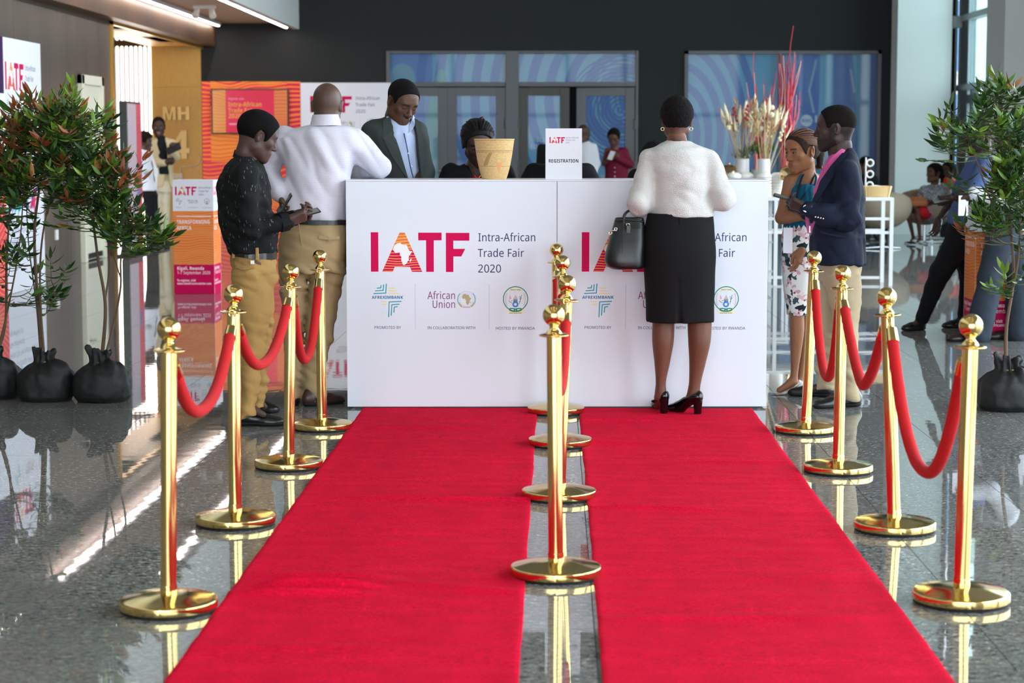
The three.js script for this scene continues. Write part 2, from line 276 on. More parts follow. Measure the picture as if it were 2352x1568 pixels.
const screenPrint = canvasTex(1024, 576, (x, W, H) => { const s = W / 178;
  x.fillStyle = '#f00548'; x.fillRect(0, 0, W, H); waves(x, 0, 0, 31 * s, H, '#f6a03c', '#ee7a36', 7 * s, 5, 0.45, 1); waves(x, 147 * s, 0, 31 * s, H, '#f08a3a', '#e8603c', 7 * s, 15, 0.45, 1);
  x.fillStyle = '#ff9cb4'; fitText(x, 'Register now', 37 * s, 23 * s, 38 * s, 7.5 * s, 'bold italic');
  x.fillStyle = '#f9ab3a'; fitText(x, 'Intra-African', 37 * s, 39 * s, 81 * s, 15 * s, 'bold'); fitText(x, 'Trade Fair', 37 * s, 53 * s, 62 * s, 15 * s, 'bold'); fitText(x, '2020', 37 * s, 66 * s, 31 * s, 15 * s, 'bold');
  x.fillStyle = '#ffd3de'; fitText(x, 'www.intrafricantradefair.com', 39 * s, 82 * s, 100 * s, 7.5 * s, 'bold'); });
const bannerPrint = canvasTex(1024, 1280, (x, W, H) => {   // the long banner along the left wall, 2.06 m of it
  x.fillStyle = '#dfe1ea'; x.fillRect(0, 0, W, H); const s = W / 2.06;
  artwork(x, 0.68 * s, 0.24 * s, 0.00055 * s, 'mwpl');
  
  const q = ['#e21e5a', '#27318f', '#0f9aa8', '#f07a3c', '#3a3ab0', '#d8285f', '#5a2f8a', '#19b0b0'];
  reseed(51); for (let i = 0; i < 70; i++) { x.fillStyle = q[i % 8]; x.save(); x.translate(rr(0.5, 1.75) * s, rr(1.28, 1.72) * s); x.rotate(rr(-1.5, 1.5)); x.beginPath(); x.ellipse(0, 0, rr(0.04, 0.16) * s, rr(0.012, 0.035) * s, 0, 0, 7); x.fill(); x.restore(); }
  x.fillStyle = '#8f92a8'; fitText(x, 'Africa is a strategic platform to boost', 0.62 * s, 1.86 * s, 1.24 * s, 0.08 * s); fitText(x, 'sectors for the implementation of', 0.62 * s, 1.97 * s, 1.15 * s, 0.08 * s); fitText(x, 'the continental', 0.62 * s, 2.08 * s, 0.55 * s, 0.08 * s); fitText(x, 'agreement on', 0.62 * s, 2.19 * s, 0.5 * s, 0.08 * s);
  waves(x, 0, 1.15 * s, 0.6 * s, H, '#e0455a', '#f08a5c', 0.05 * s, 3, 0.5, 1); x.fillStyle = '#3a1c4d'; x.fillRect(0, 0, 0.62 * s, 0.56 * s);
});
const signPrint = canvasTex(512, 720, (x, W, H) => { const s = W / 84; x.fillStyle = '#dfdfe6'; x.fillRect(0, 0, W, H); artwork(x, 9 * s, 20 * s, 35.5 / 1261 * s, 'm');
  x.fillStyle = '#8e8a9c'; fitText(x, 'INTRA-AFRICAN', 46 * s, 23.5 * s, 30 * s, 5 * s); fitText(x, 'TRADE FAIR', 46 * s, 29 * s, 22 * s, 5 * s); fitText(x, '2020', 46 * s, 34.5 * s, 9 * s, 5 * s);
  x.fillStyle = '#23252e'; fitText(x, 'REGISTRATION', 6.5 * s, 79 * s, 70 * s, 11 * s, 'bold'); });
// blue film on the far glazing, drawn over the whole opening; x and y are in the far wall's own millimetres / 5.4
function film(w, h, scale, draw) { return canvasTex(Math.round(w * scale), Math.round(h * scale), (x) => { x.scale(scale, scale); draw(x); }); }
const doorFilm = film(575, 415, 2.6, (x) => {
  x.fillStyle = '#66a9cf'; x.fillRect(0, 0, 575, 415);
  const rings = (cx, cy, r0, r1, step, width, color, sx = 1) => { x.strokeStyle = color; for (let r = r0, k = 0; r < r1; r += step, k++) { x.lineWidth = width; x.beginPath(); x.ellipse(cx, cy, r * sx, r, 0, 0, 7); x.stroke(); } };
  x.fillStyle = '#5686c6'; x.fillRect(0, 0, 105, 415); x.fillStyle = '#447ab5'; x.fillRect(0, 240, 300, 175);
  rings(560, 110, 20, 560, 46, 21, '#4377bd', 0.92); rings(560, 110, 8, 120, 14, 5, '#4a80c4', 1);
  x.fillStyle = '#6ea3bd'; x.beginPath(); x.ellipse(35, 70, 32, 42, 0, 0, 7); x.fill();
  x.fillStyle = '#4f9aa8'; x.beginPath(); x.ellipse(112, 190, 24, 150, 0.1, 0, 7); x.fill();
  rings(535, 135, 6, 130, 9, 3.4, '#3a6cb2', 1);
  x.fillStyle = '#a7c3dd'; fitText(x, 'BLU', 66, 206, 22, 15, 'bold'); fitText(x, 'LOUNGE', 52, 221, 46, 15, 'bold'); fitText(x, 'BLU', 343, 207, 24, 15, 'bold'); fitText(x, 'LOUNGE', 330, 223, 52, 15, 'bold');
  fitText(x, 'RAN', 490, 290, 20, 11, 'bold');
});
const windowFilm = film(445, 415, 2.6, (x) => {
  x.fillStyle = '#5cabd6'; x.fillRect(0, 0, 445, 415);
  x.strokeStyle = '#447cc4'; for (let r = 26; r < 330; r += 44) { x.lineWidth = 17; x.beginPath(); x.ellipse(-14, 190, r * 0.62, r, 0, 0, 7); x.stroke(); }
  x.fillStyle = '#3a72c0'; x.beginPath(); x.ellipse(270, 150, 36, 260, 0.06, 0, 7); x.fill(); x.fillStyle = '#66a8d6'; x.beginPath(); x.ellipse(226, 110, 25, 190, 0.1, 0, 7); x.fill();
  x.fillStyle = '#4f7cc2'; x.beginPath(); x.ellipse(368, 150, 26, 240, -0.05, 0, 7); x.fill(); x.fillStyle = '#80b4dc'; x.fillRect(398, 0, 26, 415); x.fillStyle = '#4d6eb0'; x.fillRect(424, 0, 21, 415);
  strokes(x, [[[263, 130], [256, 172], [240, 200]], [[378, 40], [388, 95]], [[300, 20], [285, 90], [296, 140]]], '#8fb8d6', 5);
  x.fillStyle = '#cfe0ee'; x.beginPath(); x.arc(280, 158, 13.5, 0, 7); x.fill(); x.fillStyle = '#3f6fb2'; fitText(x, 'RHC', 268.5, 162, 24, 11, 'bold');
  x.fillStyle = '#c4d8ea'; x.fillRect(299, 146, 5, 16);
});

// ---------------------------------------------------------------- the hall
const granite = pixelTex(1024, 1024, (x, y) => {
  const a = wrapNoise(x, y, 1024, 150), b = wrapNoise(x, y, 1024, 64, 3), c = wrapNoise(x, y, 1024, 14, 7), d = wrapNoise(x, y, 1024, 320, 11);
  let v = 122 + 56 * a + 50 * b + 14 * c + 36 * d; if (a + b > 0.55) v += 38; if (b < -0.42) v -= 34; v = Math.max(18, Math.min(215, v));
  return [v * 1.0, v * 1.0, v * 0.97];
});
const ripple = pixelTex(256, 256, (x, y) => { const v = 128 + 100 * wrapNoise(x, y, 256, 5); return [v, v, v]; }, false);
const graniteM = std({ color: '#ffffff', map: rep(granite, 0.62, 0.62), roughness: 0.022, bumpMap: rep(ripple, 2.2, 2.2), bumpScale: 0.0002 });
const groutM = std({ color: '#3a3936', roughness: 0.8 });
{
  const floor = struct('floor', bx(-9, 9, -0.12, -0.021, -34.6, 8), groutM);
  const kinds = [0, 1, 2, 3, 4, 5, 6].map((k) => { const g = new THREE.BoxGeometry(0.597, 0.02, 1.697); return boxUV(g, k * 3.71, k * 5.13); });
  const rest = []; let n = 0; reseed(5);
  for (let i = -15; i < 14; i++) for (let j = -5; j < 21; j++) {
    const x = 0.425 + 0.6 * i, z = -9.47 + 0.85 - 1.7 * (j - 5) , k = Math.floor(rnd() * 7);
    if (Math.abs(x) > 8.9 || z < -34.5 || z > 7.6) continue;
    const seen = z < -4.4 && Math.abs(x + 0.0216 * z) < -z * 0.262 && z > -24;
    if (seen && n < 298) { const t = mk('tile', kinds[k], graniteM, floor); t.position.set(x, -0.01, z); n++; } else { const g = kinds[k].clone(); g.translate(x, -0.01, z); rest.push(g); }
  }
  const r = mk('tile_field', join(rest), graniteM, floor); r.userData.kind = 'stuff';
}
const H = 7.5;
const plaster = (c, rough = 0.7) => std({ color: c, roughness: rough, bumpMap: rep(grain, 1.5, 1.5), bumpScale: 0.0006 });
const darkWall = plaster('#1b1f20', 0.75), whiteWall = plaster('#eceeec', 0.8), greyM = std({ color: '#5f6164', roughness: 0.45, metalness: 0.3 });
struct('wall_back', join([bx(-6.02, -2.865, 0, H, -34.3, -34), bx(-2.865, 1.391, 3.064, H, -34.3, -34), bx(1.391, 2.187, 0, H, -34.3, -34), bx(2.187, 5.495, 3.06, H, -34.3, -34), bx(5.495, 6.76, 0, H, -34.3, -34)]), darkWall);
// left wall: tall dull metal panels
const steel = pixelTex(256, 256, (x, y) => { const v = 150 + 50 * wrapNoise(x, y, 256, 3) + 22 * wrapNoise(x, y * 0.15, 256, 60, 4); return [v * 1.02, v * 0.99, v * 0.98]; });
const panelM = std({ color: '#a69d8e', map: rep(steel, 0.35, 0.12), roughness: 0.42, metalness: 0.35 });
{
  const w = struct('wall_left', bx(-6.4, -6.03, 0, 3.5, -26.98, 7), std({ color: '#141414', roughness: 0.9 }));
  for (let z = -26.97, k = 0; z < 6; z += 2.4, k++) { const e = Math.min(z + 2.395, 6.9);
    if (z < -25) { mk('panel', bx(-6.03, -6.0, 0, 3.14, z, -26.31), panelM, w); mk('panel', bx(-6.03, -6.0, 2.385, 3.14, -26.305, -25.08), panelM, w); mk('panel', bx(-6.03, -6.0, 0, 3.14, -25.075, e), panelM, w); }
    else mk('panel', bx(-6.03, -6.0, 0, 3.14, z, e), panelM, w); }
  const socket = mk('socket_plate', bx(-6.0, -5.985, 0.35, 0.47, -23.9, -23.78), std({ color: '#e8e8e4', roughness: 0.4 }), w);
}
{ // cream door in the left wall
  const d = new THREE.Group(); d.name = 'door_1'; d.userData.kind = 'structure'; scene.add(d); const cream = std({ color: '#d9d8c4', roughness: 0.5 });
  mk('door_leaf', bx(-6.02, -5.975, 0.02, 2.27, -26.2, -25.2), cream, d);
  mk('door_frame', join([bx(-6.02, -5.94, 0, 2.37, -26.3, -26.18, 0.006), bx(-6.02, -5.94, 0, 2.37, -25.22, -25.09, 0.006), bx(-6.02, -5.94, 2.25, 2.37, -26.3, -25.09, 0.006)]), cream, d);
  mk('kick_plate', bx(-5.974, -5.97, 0.03, 0.1, -26.17, -25.23), std({ color: '#1d1d1c', roughness: 0.5 }), d);
  mk('handle', join([cyl(0.012, 0.012, [-5.97, 1.02, -25.3], [-5.91, 1.02, -25.3]), cyl(0.01, 0.01, [-5.915, 1.02, -25.31], [-5.915, 1.02, -25.44])]), std({ color: '#b5b5b0', metalness: 1, roughness: 0.3 }), d);
}
// upper gallery on the left: bronze band, soffit, white fascia
struct('trim_1', bx(-6.4, -5.76, 3.14, 3.5, -34, 6), std({ color: '#9c7854', map: rep(steel, 0.3, 0.3), roughness: 0.45, metalness: 0.4 }));
struct('ceiling_gallery', bx(-8.6, -4.44, 3.53, H, -34, 6), plaster('#bfa994'));
struct('trim_2', bx(-4.44, -4.34, 3.423, H, -34, 6), plaster('#dfe0de'));
const ledM = std({ color: '#ffffff', emissive: '#fff1f6', emissiveIntensity: 11, roughness: 0.4 });
for (const [x, z0, z1, y, lab] of [[-5.68, -33.8, -22.4, 3.478, 'long white strip light along the bronze band under the gallery'], [-4.53, -33.8, -22.4, 3.445, 'long white strip light beside the white gallery fascia'], [-5.68, -20.7, -19.0, 3.478, 'short nearer strip light over the bronze band, mirrored in the floor'], [-4.53, -20.7, -19.0, 3.445, 'short nearer strip light beside the fascia, mirrored in the floor']]) {
  const g = thing('strip_light', lab, 'strip light', [x, y, (z0 + z1) / 2], 0, 'strip lights under the gallery');
  const l = z1 - z0; mk('housing', bx(-0.05, 0.05, 0.004, 0.05, -l / 2 - 0.02, l / 2 + 0.02), std({ color: '#d8d8d8', roughness: 0.5 }), g); mk('diffuser', bx(-0.024, 0.024, -0.012, 0.004, -l / 2, l / 2, 0.004), ledM, g);
  const a = new THREE.RectAreaLight('#ffeede', 22, 0.048, l); a.name = 'strip_lamp'; a.position.set(0, -0.02, 0); a.rotation.x = -Math.PI / 2; g.add(a);
}
{ // spot cluster on the soffit
  const g = thing('spot_fitting', 'pair of small white ceiling spots between the two strip lights', 'spotlight', [-5.067,3.478,-29]); const w = std({ color: '#d8d4cc', roughness: 0.4 });
  g.position.y = 3.49;
  mk('bar', bx(-0.16, 0.16, -0.05, 0, -0.03, 0.03, 0.008), w, g); for (const s of [-1, 1]) mk('lamp_head', cyl(0.05, 0.035, [s * 0.13, -0.17, 0.07], [s * 0.1, -0.05, 0]), w, g);
}
// gilded recess at the far end
const gold = canvasTex(512, 512, (x, W) => { x.fillStyle = '#c89a45'; x.fillRect(0, 0, W, W); reseed(3); for (let i = 0; i < 5200; i++) { x.fillStyle = `rgba(${rnd() < 0.5 ? '230,186,98' : '150,108,44'},${rr(0.05, 0.16)})`; x.fillRect(rnd() * W, rnd() * W, rr(0.6, 2), rr(8, 70)); } }, true);
const goldM = std({ color: '#ffffff', map: rep(gold, 0.8, 0.8), roughness: 0.42, metalness: 0.15 });
struct('wall_recess', join([bx(-6.86, -6.02, 0, 0.62, -34.2, -34), bx(-6.86, -6.02, 0.626, 2.45, -34.2, -34), bx(-6.86, -6.02, 2.456, 3.14, -34.2, -34), bx(-6.9, -6.02, -0.02, 3.14, -34.3, -34.03)]), goldM);
struct('ceiling_recess', bx(-6.86, -6.0, 3.14, 3.5, -34.2, -27), goldM);
struct('wall_recess_left', bx(-8.4, -8.2, 0, 3.6, -34.2, -26.98), goldM);
struct('wall_recess_back', bx(-8.2, -6.86, 0, 3.6, -34.3, -34.1), std({ color: '#5a4020', roughness: 0.7 }));
struct('trim_3', join([bx(-6.12, -5.97, 0, 3.16, -27.08, -26.98), bx(-6.02, -5.97, 3.1, 3.16, -34, -26.98)]), std({ color: '#d8a94a', roughness: 0.3, metalness: 0.6 }));
{
  const glow = std({ color: '#ffffff', emissive: '#fff6ee', emissiveIntensity: 2.6, roughness: 0.4 });
  const g = thing('light_screen', 'tall screen of white vertical light tubes beside the gilded wall', 'light fixture', [-7.2, 0, -34.02]);
  mk('back_board', bx(-0.36, 0.34, 0.02, 3.55, -0.06, -0.03), std({ color: '#33261a', roughness: 0.6 }), g);
  mk('cross_rail', bx(-0.36, 0.34, 3.15, 3.235, -0.02, 0.05), std({ color: '#4a3418', roughness: 0.6 }), g);
  const a = new THREE.CapsuleGeometry(0.025, 3.05, 4, 10), b = new THREE.CapsuleGeometry(0.025, 0.24, 4, 10);
  for (let i = 0; i < 9; i++) { const x = -0.32 + i * 0.0785; mk('light_tube', a, glow, g).position.set(x, 1.6, 0.02); mk('light_tube', b, glow, g).position.set(x, 3.39, 0.02); }
  const l = new THREE.RectAreaLight('#fff0e0', 5, 0.68, 3.0); l.name = 'tube_lamp'; l.position.set(0, 1.6, 0.06); l.rotation.y = Math.PI; g.add(l);
}
const font = await new FontLoader().loadAsync('fonts/droid/droid_sans_bold.typeface.json');
{ // raised room number
  const g = thing('room_sign', 'raised gilded letters MH 4 on the gilded wall', 'sign', [-6.44, 1.62, -34]); const m = std({ color: '#e8c47a', roughness: 0.4, metalness: 0.2 });
  const letter = (s, size, x, y, w) => { const t = new TextGeometry(s, { font, size, depth: 0.03, bevelEnabled: true, bevelSize: 0.004, bevelThickness: 0.004, curveSegments: 6 }); t.computeBoundingBox(); const b = t.boundingBox; t.translate(-b.min.x, -b.min.y, 0); t.scale(w / (b.max.x - b.min.x), 1, 1); t.translate(x, y, 0.012); mk('letter', boxUV(t), m, g); };
  letter('M', 0.22, -0.235, 0.28, 0.22); letter('H', 0.22, 0.02, 0.28, 0.2); letter('4', 0.48, -0.12, -0.38, 0.34);
}
{ const g = thing('junction_box', 'white junction box with a loose cable on the gilded wall', 'junction box', [-6.439,0.952,-34]); const w = std({ color: '#e6e0d0', roughness: 0.5 });
  mk('casing', bx(-0.085, 0.085, -0.05, 0.05, 0.002, 0.05, 0.008), w, g); mk('cable', tube([[0.05, 0.05, 0.03], [0.06, 0.14, 0.03], [0.2, 0.16, 0.03], [0.35, 0.2, 0.03], [0.385, 0.33, 0.03]], 0.008, 20, 6), w, g); }
{ const g = thing('wall_device', 'small device with hanging black cable on dark wall beside gilded edge', 'device', [-6, 1.72, -26.75]);
  mk('casing', bx(0, 0.09, 0, 0.1, -0.06, 0.06, 0.006), std({ color: '#c9b9a8', roughness: 0.5 }), g); mk('cable', tube([[0.05, 0.01, 0.03], [0.07, -0.1, 0.06], [0.06, -0.5, 0.09], [0.05, -0.72, 0.04]], 0.012, 16, 6), std({ color: '#1a1a1a', roughness: 0.6 }), g); }
// ---------------------------------------------------------------- far glazing: blue film behind glass
const filmUV = (g, x0, y0, w, h) => { const p = g.attributes.position, uv = g.attributes.uv; for (let i = 0; i < p.count; i++) uv.setXY(i, (p.getX(i) - x0) / w, 1 - (y0 - p.getY(i)) / h); return g; };
const doorFilmM = phys({ color: '#d2d6da', map: doorFilm, roughness: 0.5, clearcoat: 0.35, clearcoatRoughness: 0.03 }), windowFilmM = phys({ color: '#d2d6da', map: windowFilm, roughness: 0.5, clearcoat: 0.35, clearcoatRoughness: 0.03 });
{
  const g = new THREE.Group(); g.name = 'window_1'; g.userData.kind = 'structure'; scene.add(g);
  const Y = 3.064, X0 = -2.865, X1 = 1.391, px = (v) => X0 + (v - 887) / 134.9, py = (v) => Y - (v - 117) / 134.9;
  const bar = (a, b, c, d, z0 = -34.1, z1 = -33.96) => bx(px(a), px(b), Math.max(0, py(d)), py(c), z0, z1, 0.006);
  mk('window_frame', join([bar(887, 896, 117, 540), bar(1160, 1190, 117, 540), bar(1457, 1463, 117, 540), bar(896.5, 1159.5, 117, 123, -34.1, -33.967), bar(1190.5, 1456.5, 117, 123, -34.1, -33.967), bar(896.5, 1159.5, 188, 198, -34.1, -33.967), bar(1190.5, 1456.5, 188, 198, -34.1, -33.967)]), greyM, g);
  const pane = (a, b, c, d) => mk('pane', filmUV(bx(px(a), px(b), Math.max(0.03, py(d)), py(c), -34.09, -34.06), X0, Y, 575 / 134.9, 415 / 134.9), doorFilmM, g);
  pane(896, 1160, 123, 188); pane(1190, 1457, 123, 189);
  // hinged leaves: the last one stands ajar
  const leaf = (a, b, turn, hinge, fr) => { const q = new THREE.Group(); q.name = 'door_leaf'; g.add(q); const hx = px(hinge); q.position.set(hx, 0, -34.02); q.rotation.y = turn;
    const L = px(a) - hx, Rr = px(b) - hx, w = 0.16, top = py(200);
    mk('leaf_frame', join([bx(L, L + w, 0.01, top, -0.035, 0.035, 0.006), bx(Rr - w, Rr, 0.01, top, -0.035, 0.035, 0.006), bx(L + w, Rr - w, top - 0.14, top, -0.035, 0.035), bx(L + w, Rr - w, 0.01, 0.2, -0.035, 0.035)]), fr, q);
    const pg = bx(L + w, Rr - w, 0.2, top - 0.14, -0.012, 0.012), pp = pg.attributes.position, uv = pg.attributes.uv; for (let i = 0; i < pp.count; i++) uv.setXY(i, (pp.getX(i) + hx - X0) / (575 / 134.9), 1 - (Y - pp.getY(i)) / (415 / 134.9)); mk('pane', pg, doorFilmM, q);
    for (const h of [1.05, 1.75]) if (hinge !== a || turn === 0) mk('hinge', cyl(0.025, 0.025, [0, h, 0.04], [0, h + 0.16, 0.04], 8), std({ color: '#4a4c4e', roughness: 0.4, metalness: 0.5 }), q);
    mk('handle', cyl(0.012, 0.012, [hinge === a ? Rr - 0.03 : L + 0.03, 1.04, 0.07], [hinge === a ? Rr - 0.16 : L + 0.16, 1.04, 0.07], 8), std({ color: '#b8b8b4', metalness: 1, roughness: 0.3 }), q); };
  leaf(897, 1027, 0, 897, greyM); leaf(1027, 1160, 0, 1160, greyM); leaf(1190, 1306, 0, 1190, std({ color: '#4c4b48', roughness: 0.5, metalness: 0.3 })); leaf(1322, 1456, -0.14, 1456, std({ color: '#6c6f71', roughness: 0.45, metalness: 0.3 }));
}
{
  const g = new THREE.Group(); g.name = 'window_2'; g.userData.kind = 'structure'; scene.add(g); const Y = 3.06, X0 = 2.187, X1 = 5.495;
  mk('window_frame', join([bx(X0, X0 + 0.06, 0, Y, -34.1, -33.97), bx(X1 - 0.06, X1, 0, Y, -34.1, -33.97), bx(X0, X1, Y - 0.055, Y, -34.1, -33.97), bx(X0, X1, 0, 0.1, -34.1, -33.97), bx(3.78, 3.83, 0.1, Y, -34.1, -33.98)]), greyM, g);
  for (const [a, b] of [[X0 + 0.06, 3.78], [3.83, X1 - 0.06]]) mk('pane', filmUV(bx(a, b, 0.1, Y - 0.055, -34.09, -34.06), X0, Y, 445 / 134.9, 415 / 134.9), windowFilmM, g);
}
struct('wall_lobby', bx(-3.6, 6.2, 0, 3.3, -36.2, -36), std({ color: '#15171a', roughness: 0.8 }));   // dark room behind the far glazing
struct('ceiling_lobby', bx(-3.6, 6.2, 3.3, 3.4, -36.2, -34.3), std({ color: '#15171a', roughness: 0.8 }));
// ---------------------------------------------------------------- right side: white pillars and tall glazing
struct('pillar_1', join([bx(5.66, 6.42, 0, H, -34.1, -33.4), bx(6.42, 6.56, 0, H, -34.1, -33.42)]), whiteWall);
struct('pillar_2', bx(6.6, 8.2, 0, H, -30.95, -29.7), whiteWall);
[-24.4, -18.2, -12, -5.8, 0.4].forEach((z, k) => struct('pillar_' + (k + 3), bx(6.95, 7.5, 0, H, z - 0.3, z + 0.3), whiteWall));
const frameDark = std({ color: '#4b5760', roughness: 0.4, metalness: 0.4 }), frameLight = std({ color: '#a9b3b6', roughness: 0.4, metalness: 0.4 });
const clear = phys({ color: '#dfeceb', transmission: 1, thickness: 0, roughness: 0.02, ior: 1.45 });
{
  const g = new THREE.Group(); g.name = 'window_3'; g.userData.kind = 'structure'; scene.add(g);
  const up = (z0, z1, m = frameDark, y0 = 0, y1 = H) => mk('mullion', bx(6.78, 6.9, y0, y1, z0, z1), m, g);
  up(-34, -33.3); up(-33.22, -33.16, frameLight); up(-31.55, -31.0); up(-33.3, -33.22, frameDark); up(-32.95, -32.8, frameDark, 0, 2.4); up(-31.95, -31.75, frameDark, 0, 2.4);
  for (const y of [2.38, 3.52]) mk('rail', bx(6.74, 6.9, y, y + 0.1, -34, -31), frameLight, g); mk('rail', bx(6.76, 6.9, 2.16, 2.3, -33.2, -31.6), frameDark, g);
  mk('downpipe', cyl(0.022, 0.022, [6.7, 0, -33.75], [6.7, H, -33.75], 8), frameLight, g); mk('pipe_bracket', bx(6.62, 6.78, 3.42, 3.62, -33.85, -33.65, 0.01), frameLight, g);
  for (const [y0, y1] of [[0.05, 2.16], [2.48, 3.52], [3.62, H]]) mk('pane', bx(6.82, 6.83, y0, y1, -33.16, -31.55), clear, g);
}
{ // the bays nearer the camera, beside and out of the frame
  const g = new THREE.Group(); g.name = 'window_4'; g.userData.kind = 'structure'; scene.add(g); const P = [-29.7, -24.4, -18.2, -12, -5.8, 0.4, 6.6];
  for (let k = 0; k < 5; k++) { const a = P[k] + (k ? 0.3 : 3.1), b = P[k + 1] - 0.3; for (let i = 0; i <= 3; i++) { const z = a + (b - a) * i / 3; mk('mullion', bx(7.15, 7.25, 0, H, z - 0.04, z + 0.04), frameDark, g); }
    for (const y of [0, 2.4, 4.9]) mk('rail', bx(7.15, 7.23, y, y + 0.1, a, b), frameDark, g); }
}
{ // entrance front behind the camera
  const g = new THREE.Group(); g.name = 'window_5'; g.userData.kind = 'structure'; scene.add(g);
  for (let x = -6; x <= 6.9; x += 2.15) mk('mullion', bx(x - 0.07, x + 0.07, 0, H, 6.9, 7.05), frameDark, g);
  for (const y of [2.5, 5]) mk('rail', bx(-6, 6.9, y, y + 0.12, 6.9, 7.02), frameDark, g);
}
struct('ceiling', bx(-8.6, 8.6, H, H + 0.2, -34.3, 7.1), plaster('#8c8a86'));
struct('wall_right', join([bx(7.26, 7.5, H - 0.5, H, -29.7, 7), bx(6.9, 8.4, 0, H, 6.6, 7.1), bx(7.15, 7.5, 0, H, 0.6, 6.8), bx(7.15, 7.5, 0, H, -29.69, -26.6)]), whiteWall);
struct('wall_front', bx(-6.4, 6.95, 5, H, 6.95, 7.2), whiteWall);
{ // warm downlights in the ceiling over the entrance
  const cap = std({ color: '#ffffff', emissive: '#ffc98a', emissiveIntensity: 9, roughness: 0.5 }), rim = std({ color: '#c9c5be', roughness: 0.4, metalness: 0.5 });
  let first = null;
  for (const x of [-2.4, 0, 2.4]) for (const z of [-7, -3.5, 0, 3.5]) {
    const g = thing('ceiling_light', `round warm downlight in the ceiling outside the frame, ${['last', 'third', 'second', 'first'][[-7, -3.5, 0, 3.5].indexOf(z)]} row from the entrance, ${x < 0 ? 'left' : x > 0 ? 'right' : 'middle'}`, 'downlight', [x, H, z], 0, 'downlights over the entrance');
    mk('trim_ring', new THREE.TorusGeometry(0.15, 0.02, 8, 24).rotateX(Math.PI / 2), rim, g); mk('lens', new THREE.CylinderGeometry(0.14, 0.14, 0.02, 24).translate(0, -0.012, 0), cap, g);
    const l = new THREE.RectAreaLight('#ffecd6', 45, 0.24, 0.24); l.name = 'down_lamp'; l.position.y = -0.03; l.rotation.x = -Math.PI / 2; g.add(l);
  }
}
// ---------------------------------------------------------------- outside
struct('ground_outside', bx(-60, 80, -0.4, -0.14, -90, 60), std({ color: '#b9b4aa', roughness: 0.9 }));
{
  const g = thing('office_building', 'pale building with blue windows seen through the far right glazing', 'building', [17, -0.14, -72]);
  const wall = std({ color: '#d5d6d0', roughness: 0.8 }), blue = std({ color: '#4c7fae', roughness: 0.2 });
  mk('wall', bx(-7, 12, 0, 14, -6, 0), wall, g); for (let i = 0; i < 7; i++) for (let k = 0; k < 4; k++) { const w = mk('window', bx(-5.7 + i * 2.6, -4.7 + i * 2.6, 0.9 + k * 3.3, 3.4 + k * 3.3, -0.05, 0.04), blue, g); mk('sill', bx(-5.8 + i * 2.6, -4.6 + i * 2.6, 0.82 + k * 3.3, 0.9 + k * 3.3, 0, 0.12), wall, w); }
}

// ---------------------------------------------------------------- red carpets
const feltMap = pixelTex(512, 512, (x, y) => { const v = 218 + 40 * wrapNoise(x, y, 512, 60) + 34 * wrapNoise(x, y, 512, 130, 3) + 22 * wrapNoise(x, y, 512, 6, 8) + 18 * wrapNoise(x, y * 2, 512, 24, 5); return [v, v * 0.98, v * 0.98]; });
const feltBump = pixelTex(512, 512, (x, y) => { const v = 128 + 70 * wrapNoise(x, y, 512, 128) + 50 * wrapNoise(x, y, 512, 230, 9); return [v, v, v]; }, false);
function carpet(name, label, xl, xr, z0, z1, creases, seed) {
  const NX = 60, NZ = 880, pos = [], uv = [], idx = [];
  const edge = (s, z) => (s < 0 ? xl : xr) + 0.006 * noise(z * 1.7, seed, s * 3) + 0.0025 * noise(z * 9, seed, s);
  const height = (x, z) => { let h = 0.006 + 0.003 * noise(x * 1.5 + seed, z * 5, 2) + 0.0028 * noise(x * 1.8, z * 11, seed) + 0.0012 * noise(x * 3, z * 24, seed);
    for (const [cx, cz, len, wid, amp, tilt] of creases) { const u = x - cx, v = z - cz - u * tilt + 0.012 * noise(x * 5, seed, cz); h += 2.2 * amp * Math.exp(-((v / wid) ** 2)) * Math.exp(-((u / len) ** 4)); }
    return Math.max(0.003, h); };
  for (let j = 0; j <= NZ; j++) for (let i = 0; i <= NX; i++) { const z = z0 + (z1 - z0) * j / NZ, t = i / NX, a = edge(-1, z), b = edge(1, z);
    const u = i === 0 || i === NX ? 0 : 1, x = a + (b - a) * Math.min(1, Math.max(0, (t * NX - 1) / (NX - 2))); pos.push(x + (i === 0 ? -0.001 : i === NX ? 0.001 : 0), u && j > 0 && j < NZ ? height(x, z) + (i < 4 || i > NX - 4 ? 0.0012 : 0) : 0.0004, z); uv.push(x, z); }
  for (let j = 0; j < NZ; j++) for (let i = 0; i < NX; i++) { const a = j * (NX + 1) + i, b = a + 1, c = a + NX + 1, d = c + 1; idx.push(a, b, c, b, d, c); }
  const g = new THREE.BufferGeometry(); g.setAttribute('position', new THREE.BufferAttribute(new Float32Array(pos), 3)); g.setAttribute('uv', new THREE.BufferAttribute(new Float32Array(uv), 2)); g.setIndex(idx); g.computeVertexNormals();
  const n = g.attributes.normal; let s = 0; for (let i = 0; i < n.count; i++) s += n.getY(i); if (s < 0) { g.setIndex(idx.map((v, i) => idx[i - i % 3 + (i % 3 === 0 ? 0 : i % 3 === 1 ? 2 : 1)])); g.computeVertexNormals(); }
  return tag(mk(name, g, phys({ specularIntensity: 0.12, color: '#fa1240', map: rep(feltMap, 1.6, 1.6), roughness: 0.95, bumpMap: rep(feltBump, 2.4, 2.4), bumpScale: 0.006 })), label, 'carpet', 'red carpets');
}
